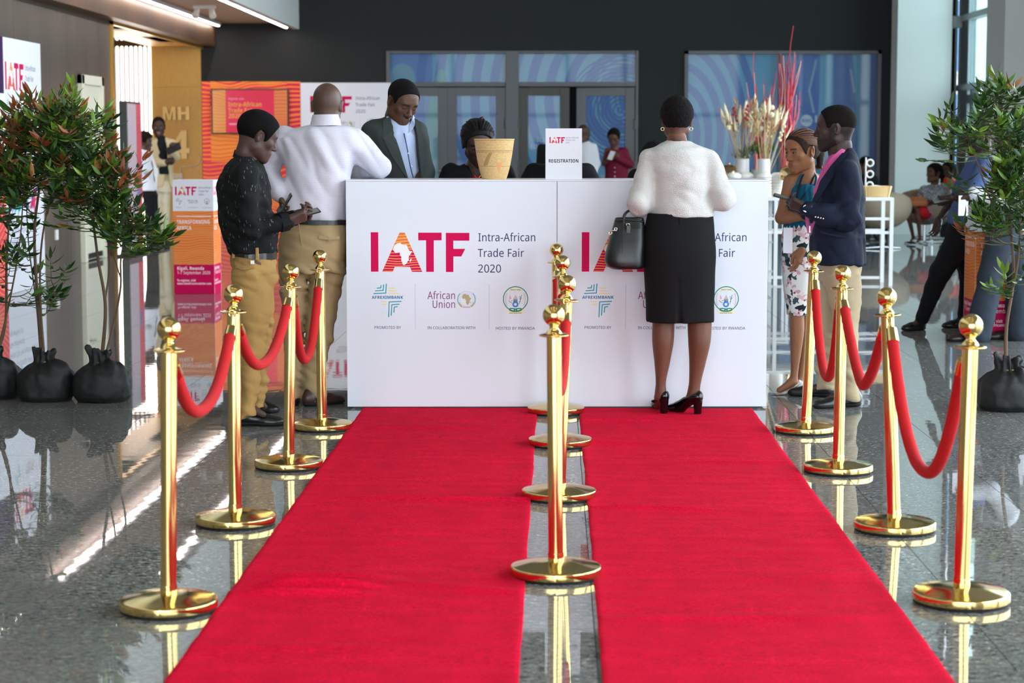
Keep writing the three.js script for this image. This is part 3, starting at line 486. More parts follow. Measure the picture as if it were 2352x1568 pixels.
carpet('red_carpet', 'red felt carpet in the lane with the two men, creased near its front', -1.088, -0.1, -11.24, -4.6, [[-0.8, -6.62, 0.2, 0.022, 0.014, 0.02], [-0.82, -6.5, 0.22, 0.03, 0.01, 0], [-0.8, -6.78, 0.22, 0.018, 0.006, 0], [-0.3, -6.6, 0.3, 0.05, 0.006, 0.35], [-0.75, -5.8, 0.3, 0.05, 0.004, 0.05], [-0.4, -8.3, 0.5, 0.03, 0.005, 0.02], [-0.7, -10.4, 0.4, 0.03, 0.004, 0], [-0.6, -5.2, 0.4, 0.05, 0.006, 0.06]], 3);
carpet('red_carpet', 'red felt carpet in the lane where the woman in heels stands', 0.138, 1.12, -11.24, -4.6, [[0.4, -8.1, 0.25, 0.03, 0.006, 0.1], [0.85, -9.3, 0.3, 0.03, 0.005, 0], [0.3, -9.9, 0.2, 0.02, 0.005, 0.05], [0.6, -6.2, 0.4, 0.04, 0.004, -0.05], [0.35, -10.7, 0.25, 0.025, 0.005, 0]], 11);
// ---------------------------------------------------------------- brass stanchions and velvet ropes
const brassWear = pixelTex(256, 256, (x, y) => { const v = 60 + 26 * wrapNoise(x, y, 256, 6) + 14 * wrapNoise(x, y, 256, 40, 3); return [v, Math.max(0, v), v]; }, false);
const brass = std({ color: '#dcc07c', metalness: 1, roughness: 0.9, roughnessMap: brassWear }); brass.roughness = 0.62;
const brassFine = std({ color: '#e2c57e', metalness: 1, roughness: 0.12 });
const rubber = std({ color: '#0d0e10', roughness: 0.8 });
const wob = (g, a) => { const p = g.attributes.position; for (let i = 0; i < p.count; i++) { const x = p.getX(i), z = p.getZ(i), r = Math.hypot(x, z); if (r > 0.04 && r < 0.15) p.setY(i, p.getY(i) + a * noise(x * 14, z * 14, 3)); } g.computeVertexNormals(); return g; };
const S = {
  rubber: lathe([[0, 0], [0.152, 0], [0.155, 0.003], [0.155, 0.009], [0, 0.009]], 56),
  base: wob(lathe([[0, 0.009], [0.156, 0.009], [0.159, 0.012], [0.159, 0.032], [0.157, 0.0365], [0.153, 0.0385], [0.14, 0.041], [0.12, 0.0455], [0.1, 0.0495], [0.08, 0.053], [0.06, 0.0555], [0.042, 0.057], [0.02, 0.058], [0, 0.058]], 72), 0.0022),
  foot: lathe([[0.0262, 0.05], [0.0275, 0.056], [0.0275, 0.08], [0.0262, 0.082]], 32),
  pole: lathe([[0, 0.05], [0.0256, 0.05], [0.0256, 0.842], [0, 0.842]], 40),
  plate: lathe([[0, 0.839], [0.045, 0.839], [0.051, 0.841], [0.0525, 0.8435], [0.051, 0.846], [0.042, 0.848], [0.03, 0.85], [0, 0.85]], 40),
  neck: lathe([[0.03, 0.848], [0.027, 0.852], [0.0245, 0.857], [0.018, 0.864], [0.0145, 0.869], [0.0145, 0.873], [0.0165, 0.875], [0.0165, 0.878], [0.014, 0.8805], [0.0135, 0.886], [0, 0.886]], 32),
  ball: new THREE.SphereGeometry(0.0383, 40, 28).translate(0, 0.9125, 0),
};
const rows = [ // [x, z, lean right, lean towards the camera, label]
  [[-1.247, -6.3, 0.018, 0, 'brass post nearest the camera at the left edge of the carpet'], [-1.264, -7.76, 0.005, 0, 'brass post second along the left side, before the man in black'], [-1.238, -9.15, 0.022, 0, 'brass post third along the left side, before khaki trousers'], [-1.228, -10.403, -0.003, 0, 'farthest brass post on the left side, beside the white desk']],
  [[0.006, -6.836, -0.01, 0, 'brass post nearest the camera in the gap between the two carpets'], [0.02, -8.374, 0.035, 0, 'leaning brass post second in the gap between the carpets'], [0.029, -9.864, 0.01, 0, 'brass post third in the gap between the carpets'], [0.008, -11.06, 0.001, 0, 'farthest brass post between the carpets, touching the white desk']],
  [[1.338, -6.466, 0.014, 0, 'brass post nearest the camera right of the carpets'], [1.328, -7.691, -0.052, 0, 'brass post second on the right side, leaning left'], [1.304, -9.081, 0.006, 0, 'brass post third on the right side, before khaki trousers'], [1.312, -10.346, 0.036, 0, 'farthest brass post on the right side, before the floral skirt']],
];
const hung = []; let firstPost = null;
rows.forEach((row, r) => row.forEach(([x, z, lx, lz, label], i) => {
  let t;
  if (!firstPost) { t = firstPost = thing('stanchion', label, 'stanchion', [x, 0, z], 0, 'brass stanchions of the queue');
    mk('rubber_ring', S.rubber, rubber, t); mk('base', S.base, brass, t); mk('pole_foot', S.foot, brassFine, t); mk('pole', S.pole, brass, t); mk('rope_plate', S.plate, brassFine, t); mk('neck', S.neck, brassFine, t); mk('ball_finial', S.ball, brassFine, t); }
  else { t = firstPost.clone(); t.name = numbered('stanchion'); scene.add(t); t.position.set(x, 0, z); t.userData = { label, category: 'stanchion', group: 'brass stanchions of the queue' }; }
  t.children.forEach((c) => { if (!/base|rubber/.test(c.name)) c.rotation.set(0, 0, -lx); });
  t.rotation.y = 0; t.userData.lean = undefined;
  hung.push({ r, i, top: V(x + Math.sin(lx) * 0.843, 0.84, z) });
}));
const velvet = phys({ color: '#b8030a', roughness: 0.9, sheen: 0.15, sheenColor: new THREE.Color('#ff3030'), sheenRoughness: 0.4, bumpMap: rep(grain, 3, 1), bumpScale: 0.002 });
const sag = [[0.205, 0.2, 0.325], [0.2, 0.24, 0.3], [0.43, 0.28, 0.4]];
const ropeLabel = [['red velvet rope nearest the camera on the left side', 'red velvet rope in the middle on the left side', 'red velvet rope farthest back on the left side'], ['red velvet rope behind the nearest centre post', 'red velvet rope between the second and third centre posts', 'red velvet rope nearest the desk in the centre gap'], ['deep red velvet rope hanging lowest, nearest the camera on the right', 'red velvet rope hanging in a sharp bend on the right side', 'red velvet rope farthest back on the right side']];
for (let r = 0; r < 3; r++) for (let i = 0; i < 3; i++) {
  const A = hung[r * 4 + i].top.clone(), B = hung[r * 4 + i + 1].top.clone(), d = B.clone().sub(A).setY(0).normalize();
  const a = A.clone().addScaledVector(d, 0.046), b = B.clone().addScaledVector(d, -0.046), t = thing('velvet_rope', ropeLabel[r][i], 'rope', a.toArray(), 0, 'red velvet ropes');
  a.y = b.y = 0; const o = V(0, 0, 0), e = b.clone().sub(a), L = e.length(), s = sag[r][i], y0 = -0.075;
  const pts = []; const K = r === 2 && i === 1 ? 1.5 : 2.2; for (let k = 0; k <= 24; k++) { const u = k / 24, q = e.clone().multiplyScalar(u * 0.92 + 0.04); q.y = y0 - s * (1 - Math.pow(Math.abs(2 * u - 1), K)); q.x += 0.006 * Math.sin(u * Math.PI) * (r - 1); pts.push(q.toArray()); }
  const g = tube(pts, 0.0225, 72, 14), p = g.attributes.position, n = g.attributes.normal; for (let k = 0; k < p.count; k++) { const w = 0.0011 * noise(p.getX(k) * 50, p.getY(k) * 50, p.getZ(k) * 22 + r * 9); p.setXYZ(k, p.getX(k) + n.getX(k) * w, p.getY(k) + n.getY(k) * w, p.getZ(k) + n.getZ(k) * w); } g.computeVertexNormals();
  mk('cord', g, velvet, t);
  for (const [hook, from, to] of [[o, V(pts[0]), V(pts[2])], [e, V(pts[24]), V(pts[22])]]) {
    const dir = from.clone().sub(to).normalize(), c0 = from.clone().addScaledVector(dir, -0.022), c1 = from.clone().addScaledVector(dir, 0.034);
    mk('ferrule', cyl(0.0245, 0.0215, c0.toArray(), c1.toArray(), 20), brassFine, t);
    mk('hook', join([tube([c1.toArray(), c1.clone().lerp(hook, 0.5).toArray(), [hook.x, -0.004, hook.z]], 0.0065, 8, 8), new THREE.TorusGeometry(0.012, 0.004, 8, 16).translate(hook.x, 0.002, hook.z), new THREE.SphereGeometry(0.011, 10, 8).translate(c1.x, c1.y, c1.z)]), brassFine, t);
  }
}

// ---------------------------------------------------------------- reception desk
const whiteBoard = std({ color: '#e0dfe6', roughness: 0.42 });
{
  const t = thing('reception_desk', 'long white registration desk printed with trade fair logos', 'desk', [0.012, 0, -11.247], 0.0256);
  const front = (x0, x1) => { const g = bx(x0, x1, 0.012, 1.289, -0.014, 0), p = g.attributes.position, n = g.attributes.normal, uv = g.attributes.uv;
    for (let i = 0; i < p.count; i++) n.getZ(i) > 0.5 ? uv.setXY(i, (p.getX(i) - x0) / (x1 - x0), p.getY(i) / 1.289) : uv.setXY(i, 0.01, 0.99);
    return mk('printed_panel', g, phys({ map: panelPrint, roughness: 0.7, specularIntensity: 0.35 }), t); };
  front(-1.19, -0.0015); front(0.0015, 1.192);
  mk('side_panel', bx(-1.19, -1.172, 0.012, 1.289, -0.52, -0.0145), whiteBoard, t); mk('side_panel', bx(1.174, 1.192, 0.012, 1.289, -0.52, -0.0145), whiteBoard, t);
  mk('desk_top', bx(-1.192, 1.194, 1.2895, 1.298, -0.53, 0.002, 0.002), whiteBoard, t); mk('work_top', bx(-1.17, 1.172, 0.9, 0.925, -0.5, -0.1), whiteBoard, t);
  mk('plinth', bx(-1.15, 1.15, 0, 0.014, -0.5, -0.03), std({ color: '#55555a', roughness: 0.7 }), t);
}
const strawMap = canvasTex(1024, 512, (x, W, H2) => {
  x.fillStyle = '#d9b377'; x.fillRect(0, 0, W, H2); reseed(9);
  for (let k = 0; k < 96; k++) { const y = k * H2 / 96; for (let i = 0; i < 70; i++) { x.fillStyle = ['#dfbd85', '#d8b479', '#d3ad70', '#dbb87f', '#e2c28d'][Math.floor(rnd() * 5)]; x.fillRect(i * W / 70, y, W / 70 + 1, H2 / 96); } x.fillStyle = 'rgba(130,94,48,.5)'; x.fillRect(0, y, W, 1.3); }
  x.fillStyle = 'rgba(70,52,30,.75)'; x.fillRect(0, H2 * 0.205, W, 4); x.fillRect(0, H2 * 0.235, W, 2.5); x.fillStyle = 'rgba(120,84,40,.6)'; x.fillRect(0, H2 * 0.51, W, 4);
  const bolt = (ox, c) => { x.fillStyle = c; poly(x, [[ox + 95, H2 * 0.25], [ox + 128, H2 * 0.25], [ox + 74, H2 * 0.5], [ox + 20, H2 * 0.5]]); x.fill(); };
  bolt(40, '#a88a55'); bolt(300, '#a88a55'); bolt(560, '#a88a55'); x.fillStyle = '#dd9a68'; for (const ox of [-60, 200, 460, 720]) { poly(x, [[ox + 0, H2 * 0.45], [ox + 70, H2 * 0.45], [ox + 40, H2 * 0.6], [ox + 30, H2 * 0.68], [ox + 10, H2 * 0.5]]); x.fill(); }
});
{
  const t = thing('woven_basket', 'tall woven straw basket standing on the white desk', 'basket', [-0.349, 1.298, -11.47], 2.0); const pr = [];
  const prof = [[0, 0], [0.066, 0], [0.07, 0.004], [0.084, 0.05], [0.097, 0.11], [0.106, 0.165], [0.1135, 0.222], [0.1145, 0.229], [0.111, 0.2315], [0.107, 0.226], [0.09, 0.11], [0.064, 0.01], [0, 0.008]];
  const g = new THREE.LatheGeometry(new THREE.SplineCurve(prof.slice(1, 7).map((p) => new THREE.Vector2(...p))).getPoints(110).map((p, i) => new THREE.Vector2(p.x + 0.0011 * Math.abs(Math.sin(i / 110 * Math.PI * 37)), p.y)), 64);
  mk('coiled_wall', g, std({ map: strawMap, roughness: 0.75 }), t); mk('rim', new THREE.TorusGeometry(0.1135, 0.0035, 8, 48).rotateX(Math.PI / 2).translate(0, 0.2265, 0), std({ color: '#dcbb84', roughness: 0.7 }), t);
  mk('lining', lathe([[0.111, 0.226], [0.092, 0.11], [0.064, 0.01], [0, 0.008]], 40), std({ color: '#b98f55', roughness: 0.8 }), t); mk('bottom', lathe([[0, 0], [0.066, 0]], 40), std({ color: '#c39a5e', roughness: 0.8 }), t);
}
{
  const t = thing('tent_sign', 'white registration card standing folded on the desk', 'sign', [0.05, 1.298, -11.33], 0.02);
  const card = bx(-0.1035, 0.1035, 0, 0.292, -0.0012, 0.0012), p = card.attributes.position, n = card.attributes.normal, uv = card.attributes.uv;
  for (let i = 0; i < p.count; i++) n.getZ(i) > 0.5 ? uv.setXY(i, (p.getX(i) + 0.1035) / 0.207, p.getY(i) / 0.292) : uv.setXY(i, 0.02, 0.02);
  const f = mk('front_sheet', card, phys({ map: signPrint, roughness: 0.7, specularIntensity: 0.3 }), t); f.rotation.x = -0.16; const b = mk('back_sheet', bx(-0.1035, 0.1035, 0, 0.292, -0.0012, 0.0012), std({ color: '#dcdce2', roughness: 0.5 }), t); b.position.z = -0.0935; b.rotation.x = 0.16;
}

// ---------------------------------------------------------------- printed stands and screens
const faceUV = (g, axis, x0, x1, y0, y1) => { const p = g.attributes.position, n = g.attributes.normal, uv = g.attributes.uv; for (let i = 0; i < p.count; i++) { const s = n.getComponent(i, axis); if (Math.abs(s) > 0.5) { const c = axis === 2 ? p.getX(i) : p.getZ(i), t = (c - x0) / (x1 - x0), fl = (axis === 2 ? s < 0 : s > 0); uv.setXY(i, fl ? 1 - t : t, (p.getY(i) - y0) / (y1 - y0)); } else uv.setXY(i, 0.5, 0.995); } return g; };
function totem(label, x, z) {
  const t = thing('display_totem', label, 'display totem', [x, 0, z], 0, 'square printed totems'); const m = phys({ map: totemPrint, roughness: 0.65, specularIntensity: 0.35 });
  mk('front_face', faceUV(bx(-0.203, 0.203, 0.002, 1.14, 0.196, 0.203), 2, -0.203, 0.203, 0, 1.14), m, t); mk('back_face', faceUV(bx(-0.203, 0.203, 0.002, 1.14, -0.203, -0.196), 2, -0.203, 0.203, 0, 1.14), m, t);
  mk('side_face', faceUV(bx(0.1965, 0.203, 0.002, 1.14, -0.1955, 0.1955), 0, -0.203, 0.203, 0, 1.14), m, t); mk('side_face', faceUV(bx(-0.203, -0.1965, 0.002, 1.14, -0.1955, 0.1955), 0, -0.203, 0.203, 0, 1.14), m, t);
  mk('cap', bx(-0.196, 0.196, 1.12, 1.138, -0.195, 0.195), std({ color: '#e4e2ea', roughness: 0.6 }), t);
}
totem('square printed totem on the floor left of the man in black', -3.615, -20.06); totem('square printed totem behind the walking men on the right', 3.443, -15.6); totem('square printed totem at the right edge, behind the grey trousers', 3.9, -16.0);
{
  const t = thing('backdrop_wall', 'orange and white trade fair backdrop behind the bald man', 'backdrop', [0, 0, -32]);
  mk('orange_panel', faceUV(bx(-5.66, -4.075, 0.003, 2.49, -0.05, 0), 2, -5.66, -4.075, 0, 2.49), phys({ map: wallOrange, roughness: 0.65, specularIntensity: 0.35 }), t); mk('white_panel', faceUV(bx(-4.072, -2.63, 0.003, 2.47, -0.05, 0), 2, -4.072, -2.63, 0, 2.47), phys({ map: wallWhite, roughness: 0.65, specularIntensity: 0.35 }), t);
  for (const x of [-5.3, -4.4, -3.7, -2.9]) mk('brace', join([bx(x - 0.02, x + 0.02, 0.002, 2.2, -0.09, -0.052), bx(x - 0.02, x + 0.02, 0.002, 0.05, -0.6, -0.09)]), std({ color: '#77787a', roughness: 0.5 }), t);
}
{
  const t = thing('wall_screen', 'wide screen showing a red fair advertisement on the orange backdrop', 'screen', [-4.878, 2.015, -31.998]);
  mk('bezel', bx(-0.618, 0.618, -0.358, 0.358, 0, 0.06, 0.006), std({ color: '#15120f', roughness: 0.4 }), t);
  const g = faceUV(bx(-0.598, 0.598, -0.338, 0.338, 0.055, 0.062), 2, -0.598, 0.598, -0.338, 0.338); mk('screen', g, std({ color: '#222222', map: screenPrint, emissive: '#ffffff', emissiveMap: screenPrint, emissiveIntensity: 0.75, roughness: 0.25 }), t);
  const l = new THREE.RectAreaLight('#ff6a50', 0.3, 1.19, 0.67); l.name = 'screen_glow'; l.position.z = 0.07; l.rotation.y = Math.PI; t.add(l);
}
{
  const t = thing('display_wall', 'tall white fair banner along the left wall, behind the trees', 'banner', [-5.45, 0, -20.1]);
  const g = bx(-0.03, 0, 0.003, 2.55, -1.06, 1), p = g.attributes.position, n = g.attributes.normal, uv = g.attributes.uv; for (let i = 0; i < p.count; i++) n.getX(i) > 0.5 ? uv.setXY(i, 1 - (p.getZ(i) + 1.06) / 2.06, p.getY(i) / 2.55) : uv.setXY(i, 0.99, 0.995);
  mk('printed_face', g, phys({ map: bannerPrint, roughness: 0.65, specularIntensity: 0.35 }), t); for (const z of [-0.9, 0.9]) mk('brace', join([bx(-0.07, -0.03, 0.002, 2.3, z - 0.02, z + 0.02), bx(-0.4, -0.07, 0.002, 0.05, z - 0.02, z + 0.02)]), std({ color: '#77787a', roughness: 0.5 }), t);
}
{
  const t = thing('digital_kiosk', 'slim dark upright kiosk beside the woman in white', 'kiosk', [-5.69, 0, -26.75]);
  mk('casing', bx(-0.06, 0.045, 0.03, 2.06, -0.45, 0.45, 0.008), std({ color: '#2c3130', roughness: 0.4 }), t); mk('foot', bx(-0.14, 0.12, 0, 0.03, -0.4, 0.4, 0.01), std({ color: '#3a3f40', roughness: 0.5 }), t);
  const kp = canvasTex(256, 512, (x, W, H2) => { x.fillStyle = '#b7b6c4'; x.fillRect(0, 0, W, H2); waves(x, W * 0.62, 0, W * 0.38, H2, '#c4305a', '#d9606a', 12, 2, 0.4, 1); x.fillStyle = '#5a78c0'; poly(x, [[W * 0.6, H2 * 0.62], [W * 0.8, H2 * 0.5], [W * 0.85, H2 * 0.68]]); x.fill(); });
  const g = bx(0.045, 0.05, 0.1, 2.03, -0.43, 0.43), p = g.attributes.position, uv = g.attributes.uv; for (let i = 0; i < p.count; i++) uv.setXY(i, 1 - (p.getZ(i) + 0.43) / 0.86, (p.getY(i) - 0.1) / 1.93); mk('poster_face', g, std({ map: kp, roughness: 0.3 }), t);
}

// ---------------------------------------------------------------- young trees in black sacks
const leafGeo = (() => { // lanceolate leaf along +y, folded at the midrib and drooping
  const P = [], I = [], n = 5; for (let i = 0; i <= n; i++) { const t = i / n, w = 0.14 * Math.sin(Math.PI * Math.pow(t, 0.8)) ** 0.85 + 0.004, z = -0.16 * t * t; P.push(-w, t, z + w * 0.35, 0, t, z, w, t, z + w * 0.35); }
  for (let i = 0; i < n; i++) { const a = i * 3; I.push(a, a + 1, a + 3, a + 1, a + 4, a + 3, a + 1, a + 2, a + 4, a + 2, a + 5, a + 4); }
  const g = new THREE.BufferGeometry(); g.setAttribute('position', new THREE.BufferAttribute(new Float32Array(P), 3)); g.setAttribute('uv', new THREE.BufferAttribute(new Float32Array(P.length / 3 * 2), 2)); g.setIndex(I); g.computeVertexNormals(); return g;
})();
const leafM = (c, t = 0.25) => phys({ color: c, roughness: 0.42, transmission: t, thickness: 0, ior: 1.4 });
const LEAF = { dark: [leafM('#2a4a1f', 0.15), leafM('#365a25', 0.18), leafM('#223e1c', 0.12)], mid: [leafM('#54792f'), leafM('#44692b')], light: [leafM('#76982f', 0.35), leafM('#8aa63c', 0.35)], red: [leafM('#a05c34', 0.3), leafM('#8f4d2a', 0.3), leafM('#b8804a', 0.35)] };
const barkM = std({ color: '#6d5844', roughness: 0.85, bumpMap: rep(grain, 6, 3), bumpScale: 0.002 }), twigM = std({ color: '#5d5a3c', roughness: 0.8 });
const sackM = std({ color: '#101213', roughness: 0.62, bumpMap: rep(weave, 30, 30), bumpScale: 0.0005 });
function sack(seed, w, t) {
  const f = (x, y, z) => { const a = Math.atan2(z, x), up = Math.max(0, Math.min(1, (y - 0.1) / 0.16)); return up * 0.007 * Math.sin(a * 11 + 3 * noise(x * 6, y * 6, seed)) + 0.009 * noise(x * 11, y * 9, z * 11 + seed) + 0.004 * noise(x * 26, y * 20, z * 26 + seed); };
  const g = solid([['s', [[0, 0, 0, w * 0.42, w * 0.4], [0.03, 0, 0, w * 0.48, w * 0.46], [0.1, 0, 0, w * 0.51, w * 0.48], [0.16, 0, 0, w * 0.47, w * 0.45], [0.2, -0.005, 0, w * 0.34, w * 0.33], [0.225, -0.01, 0, w * 0.19, w * 0.19], [0.245, -0.012, 0, w * 0.13, w * 0.13]], 0.03, 2.3],
    ['c', [-0.03, 0.24, 0.0], [-0.075, 0.315, 0.02], 0.03, 0.012, 0.03], ['c', [0.0, 0.24, 0.02], [0.05, 0.29, 0.04], 0.034, 0.02, 0.03], ['c', [-0.01, 0.24, 0.03], [-0.02, 0.305, 0.06], 0.03, 0.015, 0.03], ['e', [w * 0.26, 0.19, 0.06], [0.075, 0.05, 0.06], [0, 0, -25], 0.03]], 0.0075, { fold: f });
  mk('sack', split(g), sackM, t); mk('tie_cord', tube([[-0.05, 0.232, 0.03], [0, 0.23, 0.062], [0.05, 0.236, 0.03], [0.03, 0.236, -0.04], [-0.045, 0.234, -0.03]], 0.004, 24, 6, true), std({ color: '#8d8f4a', roughness: 0.7 }), t);
}
function tree(label, base, seed, w, stems, blobs) {
  reseed(seed); const t = thing('potted_tree', label, 'tree', base, 0, 'young trees in black sacks'); sack(seed, w, t);
  const pts = [], branch = [];
  for (const s of stems) { const c = new THREE.CatmullRomCurve3(s.p.map((q) => V(q))), n = 26; for (let i = 0; i <= n; i++) pts.push(c.getPointAt(i / n)); mk('stem', taper(s.p, s.r, s.r * 0.45, 26, 8), barkM, t); }
  const leaves = [], m = new THREE.Matrix4(), q = new THREE.Quaternion(), up = V(0, 1, 0);
  for (const b of blobs) for (let k = 0; k < b.n; k++) {
    let d; do d = V(rr(-1, 1), rr(-1, 1), rr(-1, 1)); while (d.length() > 1);
    const c = V(b.c).add(d.clone().multiply(V(b.r[0], b.r[1], b.r[2] ?? b.r[0] * 0.8)));
    let near = pts[0], best = 9; for (const p of pts) { const e = p.distanceTo(c) + Math.max(0, p.y - c.y) * 2; if (e < best) { best = e; near = p; } }
    const dir = d.clone().multiplyScalar(0.9).add(V(0, 0.75, 0)).add(c.clone().sub(near).normalize().multiplyScalar(0.5)).normalize(), L = rr(0.09, 0.16), tip = c.clone().addScaledVector(dir, L);
    if (near.distanceTo(c) > 0.03) branch.push(taper([near.toArray(), near.clone().lerp(c, 0.55).add(V(0, -0.012, 0)).toArray(), c.toArray()], 0.0042, 0.0024, 5, 5));
    branch.push(taper([c.toArray(), c.clone().lerp(tip, 0.5).toArray(), tip.toArray()], 0.0024, 0.0014, 3, 5));
    const hue = rnd(), n = 9 + Math.floor(rnd() * 5);
    for (let i = 0; i < n; i++) {
      const s = i / (n - 1), o = c.clone().lerp(tip, 0.15 + 0.85 * s), a = i * 2.4 + rnd(), side = V(Math.cos(a), 0, Math.sin(a)), out = dir.clone().multiplyScalar(0.25 + 0.9 * s * s).add(side).add(V(0, -0.25 + 0.3 * s, 0)).normalize();
      q.setFromUnitVectors(up, out); const spin = new THREE.Quaternion().setFromAxisAngle(up, Math.atan2(side.x, side.z) + rr(-0.5, 0.5)); const size = rr(0.06, 0.102) * (b.s ?? 1);
      const young = s > 0.72 ? b.red * 1.3 : b.red * 0.6, kind = hue < young ? 'red' : hue < young + b.light ? 'light' : rnd() < 0.35 ? 'mid' : 'dark';
      leaves.push({ o, q: q.clone().multiply(spin), size, kind, k: Math.floor(rnd() * 3) });
    }
  }
  mk('twig', join(branch), twigM, t).userData.kind = 'stuff';
  const nrm = V(0, 0, 1); leaves.forEach((l) => { const f = nrm.clone().applyQuaternion(l.q); l.show = (Math.abs(f.z) + 0.3) * l.size + (l.o.z) * 0.04; }); leaves.sort((a, b) => b.show - a.show);
  const rest = {};
  leaves.forEach((l, i) => { const set = LEAF[l.kind], mat = set[l.k % set.length];
    if (i < 298) { const o = mk('leaf', leafGeo, mat, t); o.position.copy(l.o); o.quaternion.copy(l.q); o.scale.setScalar(l.size); }
    else { const g = leafGeo.clone(); g.applyMatrix4(m.compose(l.o, l.q, V(l.size, l.size, l.size))); (rest[l.kind] ??= { mat: set[0], list: [] }).list.push(g); } });
  for (const k in rest) mk('foliage', join(rest[k].list), rest[k].mat, t).userData.kind = 'stuff';
}
tree('leftmost tree with reddish young leaves, its black sack cut off', [-3.329,0,-11.684], 21, 0.34, [{ p: [[0, 0.22, 0], [0.067,0.396,0], [0.105,0.812,0.05], [0.128,1.245,0], [0.149,1.576,0]], r: 0.009 }, { p: [[0.01, 0.22, 0], [0.125,0.559,0.1], [0.203,0.918,0.12], [0.232,1.273,0.1]], r: 0.007 }],
  [{ c: [0.147,1.515,0], r: [0.163, 0.176], n: 40, red: 0.42, light: 0.12 }, { c: [0.1,1.158,0], r: [0.163, 0.134], n: 24, red: 0.12, light: 0.15 }, { c: [0.194,1.288,0.1], r: [0.175, 0.104], n: 16, red: 0.2, light: 0.15 }, { c: [0.233,0.585,0.1], r: [0.131, 0.0621], n: 6, red: 0, light: 0 }, { c: [0.134,0.713,0.1], r: [0.0765, 0.0518], n: 4, red: 0, light: 0 }, { c: [0.146,0.881,0.1], r: [0.0874, 0.0828], n: 4, red: 0, light: 0.1 }]);
tree('tree in the middle of the left three, its sack tied with a big knot', [-2.988,0,-11.57], 33, 0.335, [{ p: [[-0.02, 0.24, 0], [-0.034,0.509,0], [-0.049,0.765,0], [-0.048,1.019,0], [-0.002,1.323,0], [0.043,1.626,0]], r: 0.012 }, { p: [[-0.01, 0.24, 0], [-0.013,0.666,0.05], [0.018,0.972,0.08], [0.099,1.324,0.05], [0.182,1.601,0]], r: 0.008 }, { p: [[-0.03, 0.24, 0], [-0.075,0.552,-0.1], [-0.113,0.913,-0.1], [-0.108,1.196,-0.05]], r: 0.006 }],
  [{ c: [0.028,1.553,0], r: [0.186, 0.155], n: 46, red: 0.5, light: 0.12 }, { c: [0.199,1.57,0.02], r: [0.142, 0.134], n: 34, red: 0.12, light: 0.5 }, { c: [0.142,1.314,0.02], r: [0.207, 0.145], n: 46, red: 0.14, light: 0.2 }, { c: [-0.019,1.163,0.05], r: [0.163, 0.0927], n: 22, red: 0.1, light: 0.1 }, { c: [-0.13,1.388,-0.1], r: [0.153, 0.145], n: 22, red: 0.35, light: 0.1 }, { c: [0.025,0.514,0.05], r: [0.0546, 0.0311], n: 2, red: 0, light: 0 }, { c: [0.085,0.705,0.05], r: [0.0546, 0.0207], n: 2, red: 0, light: 0 }, { c: [-0.131,0.81,-0.1], r: [0.0874, 0.104], n: 4, red: 0, light: 0 }]);
tree('tree with two bare stems nearest the brass posts on the left', [-2.651,0,-11.538], 47, 0.33, [{ p: [[0, 0.24, 0], [0.027,0.564,0], [-0.009,0.818,0], [-0.039,1.072,0], [-0.09,1.324,0]], r: 0.012 }, { p: [[0.02, 0.24, 0.02], [0.08,0.464,0.02], [0.123,0.667,0.02], [0.129,0.845,0.02], [0.184,0.998,0.05], [0.271,1.074,0.05]], r: 0.008 }, { p: [[0.027,0.589,0], [0.048,0.816,-0.04], [0.023,1.07,-0.04], [-0.031,1.324,-0.02], [-0.087,1.475,0]], r: 0.006 }, { p: [[0.126,0.718,0.02], [0.061,0.921,0.03], [-0.057,1.099,0.05]], r: 0.004 }],
  [{ c: [-0.076,1.377,0], r: [0.109, 0.134], n: 20, red: 0.14, light: 0.25 }, { c: [-0.011,1.226,0], r: [0.131, 0.124], n: 26, red: 0.15, light: 0.15 }, { c: [-0.078,1.075,0.02], r: [0.163, 0.0725], n: 18, red: 0.05, light: 0.08 }, { c: [0.117,1.259,0], r: [0.0978, 0.0621], n: 12, red: 0.75, light: 0.15 }, { c: [0.166,0.96,0.04], r: [0.142, 0.104], n: 28, red: 0.04, light: 0.22 }, { c: [0.236,0.909,0.04], r: [0.0874, 0.0621], n: 14, red: 0, light: 0.3 }, { c: [0.099,1.037,0.02], r: [0.0874, 0.0927], n: 10, red: 0.06, light: 0.15 }]);
